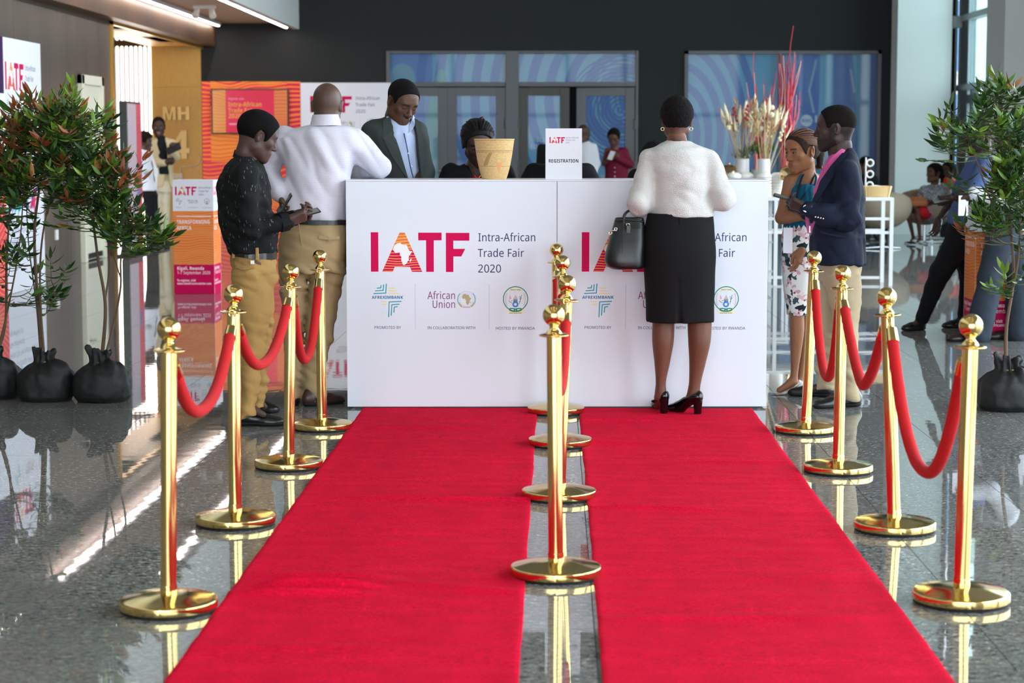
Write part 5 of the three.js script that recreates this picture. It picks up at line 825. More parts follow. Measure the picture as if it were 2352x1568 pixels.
const curve = (pts, n) => new THREE.CatmullRomCurve3(pts.map((p) => V(p))).getPoints(n).map((p) => p.toArray());
// a band round the neck or waist: centre, half-axes at the top and the bottom edge, start and end angle (degrees, 0 = towards the camera, 90 = right)
function band(c, top, bot, y1, y0, a0, a1, th, tilt = [0, 0], n = 40) {
  const A = [], B = []; for (let i = 0; i <= n; i++) { const a = R(a0 + (a1 - a0) * i / n), s = Math.sin(a), k = Math.cos(a); A.push([c[0] + s * top[0], c[1] + y1 + s * top[0] * tilt[0] + k * top[1] * tilt[1], c[2] + k * top[1]]); B.push([c[0] + s * bot[0], c[1] + y0 + s * bot[0] * tilt[0] + k * bot[1] * tilt[1], c[2] + k * bot[1]]); }
  return strip(A, B, th);
}
function shoePair(t, name, list, m, soleM) { // [heel, toe] on the ground
  for (const [hl, to, lift = 0] of list) {
    const d = V(to).sub(V(hl)), L = d.length(), yaw = THREE.MathUtils.radToDeg(Math.atan2(d.x, d.z)), u = d.normalize(), q = (s, y, o = 0) => [hl[0] + u.x * s * L + u.z * o, y + lift, hl[2] + u.z * s * L - u.x * o];
    const P = (e) => [['e', q(0.14, 0.046), [0.034 + e, 0.05 + e, 0.046 + e], [0, yaw, 0], 0.02], ['c', q(0.2, 0.045), q(0.62, 0.03), 0.037 + e, 0.036 + e, 0.03], ['e', q(0.78, 0.022), [0.044 + e, 0.03 + e, 0.068 + e], [0, yaw, 0], 0.03], ['c', q(0.22, 0.06), q(0.2, 0.1), 0.038 + e, 0.037 + e, 0.02], ['h', q(0.5, 0.008), [0, -1, 0]]];
    const sh = mk(name, solid(P(0), 0.005), m, t);
    const sole = solid([...P(0.0045).slice(0, 3), ['h', q(0.5, 0.001), [0, -1, 0]], ['h', q(0.5, 0.021), [0, 1, 0]]], 0.005); mk('sole', sole, soleM ?? std({ color: '#0c0c0c', roughness: 0.7 }), sh);
  }
}
function phone(label, p, d, n, o = {}) { // centre, long axis, screen direction
  const y = V(d).normalize(), z = V(n).addScaledVector(y, -V(n).dot(y)).normalize(), t = thing('smartphone', label, 'phone', p, 0, 'phones in hands'); t.quaternion.setFromRotationMatrix(new THREE.Matrix4().makeBasis(y.clone().cross(z), y, z));
  const w = o.w ?? 0.036, l = o.l ?? 0.074; mk('case', new RoundedBoxGeometry(2 * w, 2 * l, 0.009, 3, 0.004), std({ color: o.color ?? '#15161a', roughness: 0.35 }), t); mk('screen', bx(-w + 0.004, w - 0.004, -l + 0.008, l - 0.008, 0.0046, 0.0054), std({ color: o.screen ?? '#6f7a74', roughness: 0.12 }), t); return t;
}

// ---------------------------------------------------------------- the man in black, left
const khaki = cloth('#a5834f', { rough: 0.9 }), khakiLight = cloth('#a08a66', { rough: 0.9 }), leather = std({ color: '#0f1012', roughness: 0.32 });
const fleck = canvasTex(512, 512, (x, W) => { x.fillStyle = '#141617'; x.fillRect(0, 0, W, W); reseed(77); for (let i = 0; i < 34; i++) { x.save(); x.translate(rnd() * W, rnd() * W); x.rotate(rr(-0.35, 0.1)); x.fillStyle = 'rgba(150,160,162,.75)'; x.fillRect(-2.2, -13, 4.4, rr(14, 30)); if (rnd() < 0.4) x.fillRect(-2, 8, 9, 4); x.restore(); } }, true);
{
  const t = thing('person', 'man in a dark flecked shirt and khaki trousers looking at his phone', 'person', [-1.601,0,-10.509]);
  const near = [[-0.017,1.336,0.06], [0.01,1.06,0.1], [0.191,1.091,0.03]], farA = [[-0.043,1.331,-0.29], [0.033,1.064,-0.3], [0.199,1.106,-0.12]];
  const ph = { w: [0.2,1.096,0.03], d: [0.85, 0.28, -0.25], n: [-0.2, 0.75, -0.62], pose: 'hold', s: 1.0, mirror: true };
  const hh = figure(t, { skin: '#4a3530', head: { p: [0.018,1.542,-0.12], yaw: 112, pitch: 22, s: 1.04, beard: 'goatee', shut: true, hair: ['short', 0.013, '#0b0a0a', 0.0009, 150] }, nk: [-0.044,1.426,-0.12], neck: 0.05, arms: [near, farA],
    legs: [[[0.005,0.878,-0.04], [-0.005,0.489,0.03], [-0.038,0.116,0.03], [0.11,0.028,0.03]], [[-0.015,0.867,-0.22], [-0.029,0.459,-0.28], [-0.042,0.084,-0.4], [0.02,0.024,-0.4]]],
    hands: [ph, { w: [0.216,1.114,-0.1], d: [0.8, 0.2, 0.2], n: [0.1, 0.5, 0.8], pose: 'hold' }], h: 0.011 });
  const shirt = cloth('#ffffff', { map: rep(fleck, 3.6, 3.6) });
  wear(t, 'shirt', [['s', [[1.44,-0.057,-0.12,0.045,0.066], [1.412,-0.055,-0.12,0.08,0.1], [1.38,-0.057,-0.12,0.106,0.15], [1.334,-0.06,-0.12,0.125,0.185], [1.245,-0.057,-0.12,0.139,0.2], [1.129,-0.052,-0.12,0.146,0.185], [1.036,-0.041,-0.12,0.151,0.175], [0.976,-0.029,-0.12,0.143,0.17], [0.924,-0.017,-0.12,0.125,0.165]], 0.03], ...sleeve(near, [0.062, 0.057, 0.046]), ...sleeve(farA, [0.062, 0.057, 0.045])], shirt, 0.0085,
    (x, y, z) => folds(3, 0.012, 7, 5)(x, y, z) + (y < 1.25 ? 0.011 * crease(x * 5, (y + x * 0.5) * 14, z * 5) : 0));
  mk('collar', strip(curve([[0.023,1.343,-0.13], [0.007,1.383,-0.055], [-0.041,1.413,-0.04], [-0.093,1.426,-0.06], [-0.119,1.431,-0.14], [-0.106,1.43,-0.2], [-0.024,1.388,-0.2], [0.024,1.347,-0.14]], 40), curve([[0.009,1.417,-0.12], [-0.008,1.436,-0.07], [-0.049,1.459,-0.062], [-0.088,1.465,-0.08], [-0.106,1.468,-0.13], [-0.095,1.463,-0.18], [-0.025,1.44,-0.18], [0.01,1.417,-0.13]], 40), 0.005), shirt, t);
  mk('cuff', cyl(0.05, 0.047, [0.156,1.085,0.045], [0.195,1.091,0.028], 24), shirt, t);
  wear(t, 'trousers', [['s', [[0.933,-0.017,-0.13,0.119,0.16], [0.872,-0.015,-0.13,0.119,0.165], [0.78,-0.013,-0.12,0.117,0.17], [0.715,-0.011,-0.11,0.107,0.16]], 0.05], ['s', [[0.808,0.001,-0.04,0.115,0.09], [0.671,0,-0.01,0.097,0.09], [0.557,-0.002,0.01,0.085,0.085], [0.442,-0.008,0.02,0.074,0.08], [0.303,-0.016,0.03,0.059,0.075], [0.163,-0.025,0.03,0.045,0.07], [0.063,-0.03,0.03,0.04,0.068]], 0.04], ['s', [[0.796,-0.021,-0.22,0.109,0.09], [0.628,-0.02,-0.25,0.093,0.085], [0.434,-0.024,-0.29,0.074,0.08], [0.234,-0.03,-0.36,0.053,0.072], [0.096,-0.035,-0.4,0.041,0.068], [0.045,-0.035,-0.4,0.039,0.067]], 0.04]], khaki, 0.009, (x, y, z) => 0.011 * crease(x * 6, y * 7 + x * 5, z * 6) + 0.014 * crease(x * 5, y * 17 + x * 5, z * 5) * (y < 0.55 || (y > 0.72 && y < 0.95) ? 1 : 0.35));
  mk('belt', band([-0.017,0.919,-0.13], [0.122, 0.163], [0.121, 0.166], 0.021, -0.021, 0, 360, 0.008, [-0.11, 0]), std({ color: '#101114', roughness: 0.3 }), t);
  for (const a of [[-0.101,0.931,0], [0.029,0.924,0.038]]) mk('belt_loop', bx(a[0] - 0.008, a[0] + 0.008, a[1] - 0.035, a[1] + 0.03, a[2] - 0.02, a[2] + 0.004, 0.003), khaki, t);
  mk('pocket_welt', tube([[-0.086,0.85,0.03], [-0.039,0.839,0.05], [0.011,0.848,0.045]], 0.0035, 10, 6), khaki, t); mk('pocket_label', bx(...[[0.005,0.878,0.047]].flatMap((p) => [p[0] - 0.009, p[0] + 0.009, p[1] - 0.009, p[1] + 0.009, p[2] - 0.012, p[2] + 0.002])), std({ color: '#e9e9e6', roughness: 0.6 }), t);
  shoePair(t, 'shoe', [[[-0.117,0,-0.014], [0.151,0,-0.02]], [[-0.145,0,-0.552], [0.032,0,-0.52]]], leather);
  phone('grey phone held out by the man in the dark flecked shirt', plus([-1.601,0,-10.509], [0.282,1.132,-0.04]), [0.9, 0.25, -0.3], [-0.3, 0.8, 0.35], { screen: '#8d938c' });
}
// ---------------------------------------------------------------- the bald man leaning on the desk
const dots = canvasTex(256, 256, (x, W) => { x.fillStyle = '#cdcbd6'; x.fillRect(0, 0, W, W); x.fillStyle = '#a9a7ba'; for (let j = 0; j < 16; j++) for (let i = 0; i < 16; i++) x.fillRect(i * 16 + (j % 2) * 8, j * 16, 5.5, 5.5); }, true);
{
  const t = thing('person', 'bald man in a white shirt leaning one elbow on the desk, seen from behind', 'person', [-1.391,0,-11.369]);
  const la = [[-0.129,1.53,0], [-0.267,1.356,-0.06], [-0.182,1.229,0.04]], ra = [[0.227,1.52,-0.02], [0.381,1.365,-0.12], [0.221,1.327,-0.36]];
  figure(t, { skin: '#5a4238', head: { p: [0.094,1.715,-0.02], yaw: 176, pitch: 14, s: 1.07, shut: true, noEyes: true, cap: 0.22 }, nk: [0.081,1.604,-0.04], neck: 0.056, arms: [la, ra],
    legs: [[[-0.067,0.855,0], [-0.108,0.479,0], [-0.113,0.076,0], [-0.142,0.009,-0.12]], [[0.108,0.855,0], [0.049,0.429,0], [0.006,0.076,0], [0.11,0.009,-0.03]]],
    hands: [{ w: [-0.161,1.219,0.05], d: [0.25, -0.9, 0.1], n: [0.75, -0.1, 0.55], pose: 'hold' }, { w: [0.207,1.318,-0.4], d: [-0.8, -0.1, -0.5], n: [0, -1, 0], pose: 'relaxed' }], h: 0.011 });
  const shirt = cloth('#ffffff', { map: rep(dots, 7.5, 7.5), rough: 0.8 });
  wear(t, 'shirt', [['s', [[1.616,0.082,-0.01,0.062,0.066], [1.596,0.072,0,0.13,0.095], [1.574,0.06,0,0.174,0.115], [1.539,0.056,0,0.202,0.13], [1.463,0.048,0,0.203,0.148], [1.327,0.04,0,0.192,0.15], [1.203,0.028,0,0.198,0.15], [1.104,0.02,0,0.201,0.15], [1.059,0.019,0,0.196,0.145]], 0.04], ...sleeve(la, [0.075, 0.068, 0.052]), ['c', ra[0], ra[1], 0.085, 0.068, 0.05], ['c', ra[1], ra[2], 0.066, 0.055, 0.03], ['h', [0, 1.3, 0], [-0.3, -1, -8]].slice(0, 0)].filter((p) => p.length), shirt, 0.009,
    (x, y, z) => folds(9, 0.012, 6, 3.5)(x, y, z) + 0.015 * crease((x + y * 0.6) * 8, y * 2.2, z * 5 + 4) * (y > 1.05 && y < 1.55 ? 1 : 0.6));
  mk('collar', band([0.087,1.616,0.012], [0.072, 0.076], [0.086, 0.09], 0.048, -0.014, -165, 165, 0.006, [0.02, 0.0]), shirt, t);
  mk('cuff', cyl(0.05, 0.046, [-0.198,1.268,0.03], [-0.166,1.224,0.045], 20), shirt, t);
  wear(t, 'trousers', [['s', [[1.067,0.019,0,0.196,0.142], [0.98,0.013,0.01,0.2,0.155], [0.868,0.005,0.015,0.2,0.16], [0.768,0.002,0.01,0.194,0.15]], 0.05], ['s', [[0.805,0.094,0,0.106,0.1], [0.605,0.062,0,0.096,0.09], [0.45,0.04,0.005,0.088,0.082], [0.385,0.038,0.01,0.088,0.08], [0.299,0.014,0.005,0.073,0.075], [0.172,0.002,0,0.068,0.07], [0.076,0.006,0,0.075,0.074], [0.03,0.007,0,0.074,0.075]], 0.03], ['s', [[0.805,-0.105,0,0.093,0.1], [0.579,-0.108,0,0.071,0.088], [0.377,-0.113,-0.01,0.06,0.078], [0.174,-0.114,-0.02,0.053,0.07], [0.043,-0.117,-0.02,0.049,0.072]], 0.03]], khakiLight, 0.009,
    (x, y, z) => 0.012 * crease(x * 5, y * 6 + x * 6, z * 5 + 3) + 0.015 * crease(x * 5, y * 15 + x * 6, z * 5) * (y < 0.42 ? 1.1 : y > 0.66 && y < 0.86 ? 0.9 : 0.3));
  mk('belt', band([0.02,1.059,0], [0.196, 0.15], [0.197, 0.153], 0.012, -0.014, -110, 110, 0.007, [-0.025, 0]), std({ color: '#17161a', roughness: 0.4 }), t);
  mk('pocket_welt', strip([[0.059,0.985,0.166], [0.116,0.98,0.163], [0.176,0.979,0.15]], [[0.06,0.965,0.17], [0.116,0.96,0.167], [0.176,0.962,0.154]], 0.004), khakiLight, t); mk('pocket_button', new THREE.CylinderGeometry(0.009, 0.009, 0.004, 14).rotateX(Math.PI / 2).translate(...[0.124,0.956,0.172]), std({ color: '#8d7b60', roughness: 0.4 }), t);
  mk('seat_seam', tube([[-0.055,1.055,0.15], [-0.044,0.975,0.165], [-0.028,0.889,0.168], [-0.011,0.824,0.15]], 0.0025, 12, 5), khakiLight, t);
  const brown = std({ color: '#3a221a', roughness: 0.35 });
  shoePair(t, 'shoe', [[[-0.046,0,0.077], [0.158,0,-0.12]], [[-0.101,0,0.079], [-0.194,0,-0.477]]], brown);
  phone('dark phone hanging in the left hand of the bald man', plus([-1.391,0,-11.369], [-0.143,1.164,0.09]), [0.5, 0.75, 0.2], [-0.75, 0.45, 0.5], { screen: '#55595c', color: '#26282b' });
}
// ---------------------------------------------------------------- the man in the grey suit behind the desk
const suitGrey = cloth('#3a3f3e', { rough: 0.8 }), skyShirt = cloth('#aebbd8', { rough: 0.8 });
{
  const t = thing('person', 'man in a grey suit and pale blue shirt standing behind the desk, looking down', 'person', [-0.928,0,-12.05]);
  const la = [[-0.174,1.573,-0.02], [-0.189,1.337,-0.05], [-0.098,1.215,0.15]], ra = [[0.096,1.573,0], [0.132,1.338,0], [0.086,1.216,0.18]];
  figure(t, { skin: '#54392d', head: { p: [0.01,1.75,0.03], yaw: 36, pitch: 27, roll: -6, s: 1.08, beard: 'moustache', shut: true, cap: 0.5, hair: ['fade', 0.0055, '#0f0d0c'] }, nk: [-0.019,1.605,-0.03], arms: [la, ra], legs: [[[-0.1, 0.85, 0], [-0.1, 0.48, 0], [-0.1, 0.09, 0], [-0.1, 0.03, 0.16]], [[0.1, 0.85, 0], [0.1, 0.48, 0], [0.1, 0.09, 0], [0.1, 0.03, 0.16]]],
    hands: [{ w: [-0.086,1.206,0.17], d: [0.4, -0.2, 0.8], n: [0, -1, 0], pose: 'relaxed' }, { w: [0.077,1.206,0.2], d: [-0.4, -0.2, 0.8], n: [0, -1, 0], pose: 'relaxed', mirror: true }], h: 0.012 });
  wear(t, 'shirt', [['s', [[1.678,-0.013,-0.03,0.061,0.065], [1.618,-0.012,-0.01,0.087,0.085], [1.552,-0.008,0,0.122,0.115], [1.422,-0.001,0.01,0.118,0.128], [1.265,0.003,0.01,0.113,0.13], [0.949,-0.002,0,0.116,0.12]], 0.03]], skyShirt, 0.009, folds(2, 0.01, 8, 5));
  wear(t, 'jacket', [['s', [[1.662,-0.018,-0.05,0.074,0.06], [1.631,-0.037,-0.03,0.132,0.09], [1.599,-0.045,-0.02,0.166,0.115], [1.539,-0.043,-0.01,0.183,0.14], [1.422,-0.024,0,0.175,0.148], [1.283,-0.008,0,0.177,0.15], [1.001,-0.007,0,0.185,0.15]], 0.04], ...sleeve(la, [0.068, 0.06, 0.048]), ...sleeve(ra, [0.066, 0.06, 0.048]), ['s-', [[0.9, ...[[1.285,0.091,0.13,0.039,0.1]].flatMap((s) => s.slice(1))], [1.285,0.088,0.13,0.036,0.1], [1.397,0.068,0.13,0.047,0.1], [1.5,0.048,0.13,0.057,0.1], [1.588,0.027,0.12,0.068,0.1], [1.655,0.014,0.11,0.069,0.11], [1.707,0.011,0.1,0.085,0.11]], 0.006]], suitGrey, 0.0085, folds(5, 0.01, 6, 4));
  mk('lapel', strip([[-0.062,1.661,0.05], [-0.04,1.578,0.1], [0.007,1.448,0.142], [0.053,1.285,0.15]], [[-0.103,1.64,0.06], [-0.098,1.531,0.128], [-0.04,1.417,0.15], [0.051,1.283,0.152]], 0.008), suitGrey, t); mk('lapel', strip([[0.084,1.651,0.05], [0.103,1.552,0.1], [0.12,1.422,0.13], [0.131,1.285,0.14]], [[0.105,1.64,0.05], [0.139,1.531,0.1], [0.151,1.422,0.125], [0.138,1.283,0.14]], 0.008), suitGrey, t);
  mk('collar', strip(curve([[0.017,1.552,0.1], [-0.033,1.599,0.085], [-0.087,1.662,0], [-0.071,1.689,-0.09], [0.016,1.689,-0.09], [0.083,1.646,0], [0.073,1.583,0.08], [0.035,1.552,0.1]], 40), curve([[0.002,1.578,0.07], [-0.038,1.64,0.055], [-0.077,1.698,-0.01], [-0.062,1.721,-0.08], [0.012,1.721,-0.08], [0.07,1.677,0], [0.058,1.62,0.05], [0.033,1.575,0.07]], 40), 0.006), skyShirt, t);
  mk('placket', tube([[0.026,1.562,0.112], [0.045,1.474,0.135], [0.063,1.371,0.142], [0.084,1.288,0.142]], 0.0035, 14, 5), cloth('#3f4f7d'), t); for (const p of [[0.053,1.443,0.139], [0.074,1.366,0.144]]) mk('button', new THREE.SphereGeometry(0.005, 8, 6).translate(...p), std({ color: '#f2f2f2', roughness: 0.3 }), t);
  wear(t, 'trousers', [['s', [[0.08, -0.1, 0, 0.075, 0.08], [0.5, -0.1, 0, 0.085, 0.09], [0.86, -0.09, 0, 0.1, 0.12], [0.95, -0.07, 0, 0.12, 0.12]], 0.04], ['s', [[0.08, 0.1, 0, 0.075, 0.08], [0.5, 0.1, 0, 0.085, 0.09], [0.86, 0.09, 0, 0.1, 0.12], [0.95, 0.07, 0, 0.12, 0.12]], 0.04]], suitGrey, 0.02);
  shoePair(t, 'shoe', [[[-0.1, 0, -0.08], [-0.1, 0, 0.2]], [[0.1, 0, -0.08], [0.1, 0, 0.2]]], leather);
}
// ---------------------------------------------------------------- staff bent over the work top
const blackCloth = cloth('#131417', { rough: 0.85 }), rubyCloth = cloth('#8f1230', { rough: 0.7 });
const standing = (w = 0.1) => [[[-w, 0.85, 0], [-w, 0.48, 0.02], [-w, 0.09, 0], [-w, 0.03, 0.15]], [[w, 0.85, 0], [w, 0.48, 0.02], [w, 0.09, 0], [w, 0.03, 0.15]]];
const lower = (t, m, hem = 0.08) => wear(t, 'trousers', [['s', [[hem, -0.1, 0, 0.075, 0.08], [0.5, -0.1, 0, 0.085, 0.09], [0.85, -0.08, 0, 0.11, 0.12], [0.96, -0.05, 0, 0.13, 0.12]], 0.04], ['s', [[hem, 0.1, 0, 0.075, 0.08], [0.5, 0.1, 0, 0.085, 0.09], [0.85, 0.08, 0, 0.11, 0.12], [0.96, 0.05, 0, 0.13, 0.12]], 0.04]], m, 0.02);
const feet = (t, m = leather) => shoePair(t, 'shoe', [[[-0.1, 0, -0.08], [-0.1, 0, 0.19]], [[0.1, 0, -0.08], [0.1, 0, 0.19]]], m);
{
  const t = thing('person', 'woman with swept-back black hair and dark jacket bent behind the straw basket', 'person', [-0.475,0,-12.1]);
  const la = [[-0.157,1.326,-0.02], [-0.197,1.211,0.02], [-0.083,1.138,0.2]], ra = [[0.166,1.326,-0.02], [0.204,1.212,0.02], [0.125,1.138,0.2]];
  const { m } = figure(t, { f: true, skin: '#3f2a24', head: { p: [0.008,1.51,0.05], yaw: 12, pitch: 23, roll: 4, s: 1.1, shut: true, hair: ['pulled', 0.009, '#0b0a0b', 0.002, 60, 0.6] }, nk: [-0.001,1.363,-0.02], arms: [la, ra], legs: standing(), hands: [{ w: la[2], d: [0.5, -0.3, 0.7], n: [0, -1, 0] }, { w: ra[2], d: [-0.5, -0.3, 0.7], n: [0, -1, 0], mirror: true }], h: 0.012 });
  wear(t, 'jacket', [['s', [[1.376,-0.004,-0.04,0.074,0.06], [1.353,0.002,-0.03,0.138,0.09], [1.324,0.002,-0.02,0.185,0.115], [1.279,0.002,-0.01,0.206,0.13], [1.185,0.005,0,0.198,0.14], [0.947,0.006,0,0.179,0.14]], 0.04], ...sleeve(la, [0.06, 0.055, 0.046]), ...sleeve(ra, [0.06, 0.055, 0.046]), ['s-', [[1.24,0.009,0.12,0.009,0.1], [1.284,0.008,0.11,0.03,0.1], [1.33,0.006,0.08,0.042,0.1], [1.396,0.005,0.06,0.068,0.11]], 0.005]], blackCloth, 0.009, folds(4, 0.004, 8, 5));
  wear(t, 'blouse', [['s', [[1.311,0.003,0,0.048,0.1], [1.211,0.003,0,0.069,0.12]], 0.02]], rubyCloth, 0.01);
  { const l = []; reseed(19); for (let k = 0; k < 46; k++) { const f = R(-88 + k * 3.9 + rr(-1.5, 1.5)), d0 = V(Math.sin(f) * 0.95, Math.cos(f) * 0.62 + 0.02, 0.84 - 0.5 * Math.sin(f) ** 2).normalize(), d1 = V(Math.sin(f) * 0.3 + 0.12, -0.25, -1).normalize(), P = [], q = rr(0.99, 1.06); for (let i = 0; i <= 7; i++) { const d = d0.clone().multiplyScalar(1 - i / 7).addScaledVector(d1, i / 7).normalize(), b = i === 0 ? 0.97 : q; P.push([d.x * 0.0845 * b, 0.036 + d.y * 0.094 * b, -0.012 + d.z * 0.106 * b]); } l.push(taper(P, 0.0062, 0.0045, 14, 6)); } mk('swept_strands', join(l).applyMatrix4(m), hairMat('#0c0a0b', 0.5), t).userData.kind = 'stuff'; }
  mk('hair_tie', join([0, 1, 2, 3, 4, 5].map((k) => new THREE.TorusGeometry(0.013, 0.006, 6, 12).rotateY(k).translate(0.03 + 0.016 * Math.cos(k), 0.075 + 0.02 * Math.sin(k * 1.7), -0.085))).applyMatrix4(m), cloth('#6d2136'), t);
  mk('necklace', tube([[-0.032,1.354,0.05], [-0.009,1.312,0.1], [0.01,1.292,0.115], [0.033,1.318,0.1], [0.047,1.354,0.05]], 0.0016, 20, 5), std({ color: '#d8b25c', metalness: 1, roughness: 0.25 }), t);
  lower(t, blackCloth); feet(t);
}
{
  const t = thing('person', 'person in a black jacket bent down behind the registration card', 'person', [0.035,0,-12.05]);
  const la = [[-0.163,1.327,-0.02], [-0.21,1.213,0.02], [-0.098,1.14,0.2]], ra = [[0.152,1.327,-0.02], [0.194,1.213,0.02], [0.095,1.14,0.2]];
  figure(t, { skin: '#4a332b', head: { p: [0.015,1.448,0.12], yaw: 0, pitch: 42, s: 1.02, shut: true, hair: ['short', 0.01, '#0e0d0d', 0.002, 110] }, nk: [0.005,1.349,0], arms: [la, ra], legs: standing(), hands: [{ w: la[2], d: [0.5, -0.3, 0.7], n: [0, -1, 0] }, { w: ra[2], d: [-0.5, -0.3, 0.7], n: [0, -1, 0], mirror: true }], h: 0.012 });
  wear(t, 'jacket', [['s', [[1.39,0.008,-0.02,0.076,0.07], [1.369,0.002,-0.02,0.134,0.1], [1.338,-0.005,-0.02,0.189,0.12], [1.28,-0.009,-0.01,0.222,0.14], [1.186,-0.008,0,0.213,0.14], [0.95,-0.005,0,0.19,0.14]], 0.04], ...sleeve(la, [0.06, 0.055, 0.046]), ...sleeve(ra, [0.06, 0.055, 0.046])], blackCloth, 0.01, folds(6, 0.004, 8, 5)); lower(t, blackCloth); feet(t);
}
{
  const t = thing('person', 'person behind the desk whose forehead shows beside the white jacket', 'person', [0.625,0,-12.1]);
  const la = [[-0.132,1.296,0], [-0.163,1.186,0.02], [-0.092,1.113,0.2]], ra = [[0.126,1.296,0], [0.165,1.186,0.02], [0.063,1.113,0.2]];
  figure(t, { skin: '#5b4034', head: { p: [-0.022,1.385,0.05], yaw: 0, pitch: -4, s: 1.04, shut: true, hair: ['short', 0.012, '#100f0f', 0.002, 110] }, nk: [-0.005,1.296,0], arms: [la, ra], legs: standing(), h: 0.013, hands: [{ w: la[2], d: [0.5, -0.3, 0.7], n: [0, -1, 0] }, { w: ra[2], d: [-0.5, -0.3, 0.7], n: [0, -1, 0], mirror: true }] });
  wear(t, 'jacket', [['s', [[1.295,-0.002,-0.02,0.061,0.07], [1.269,-0.003,0,0.129,0.11], [1.211,0,0,0.147,0.13], [0.948,0.004,0,0.138,0.14]], 0.04], ...sleeve(la, [0.055, 0.05, 0.045]), ...sleeve(ra, [0.055, 0.05, 0.045])], blackCloth, 0.012); lower(t, blackCloth); feet(t);
}
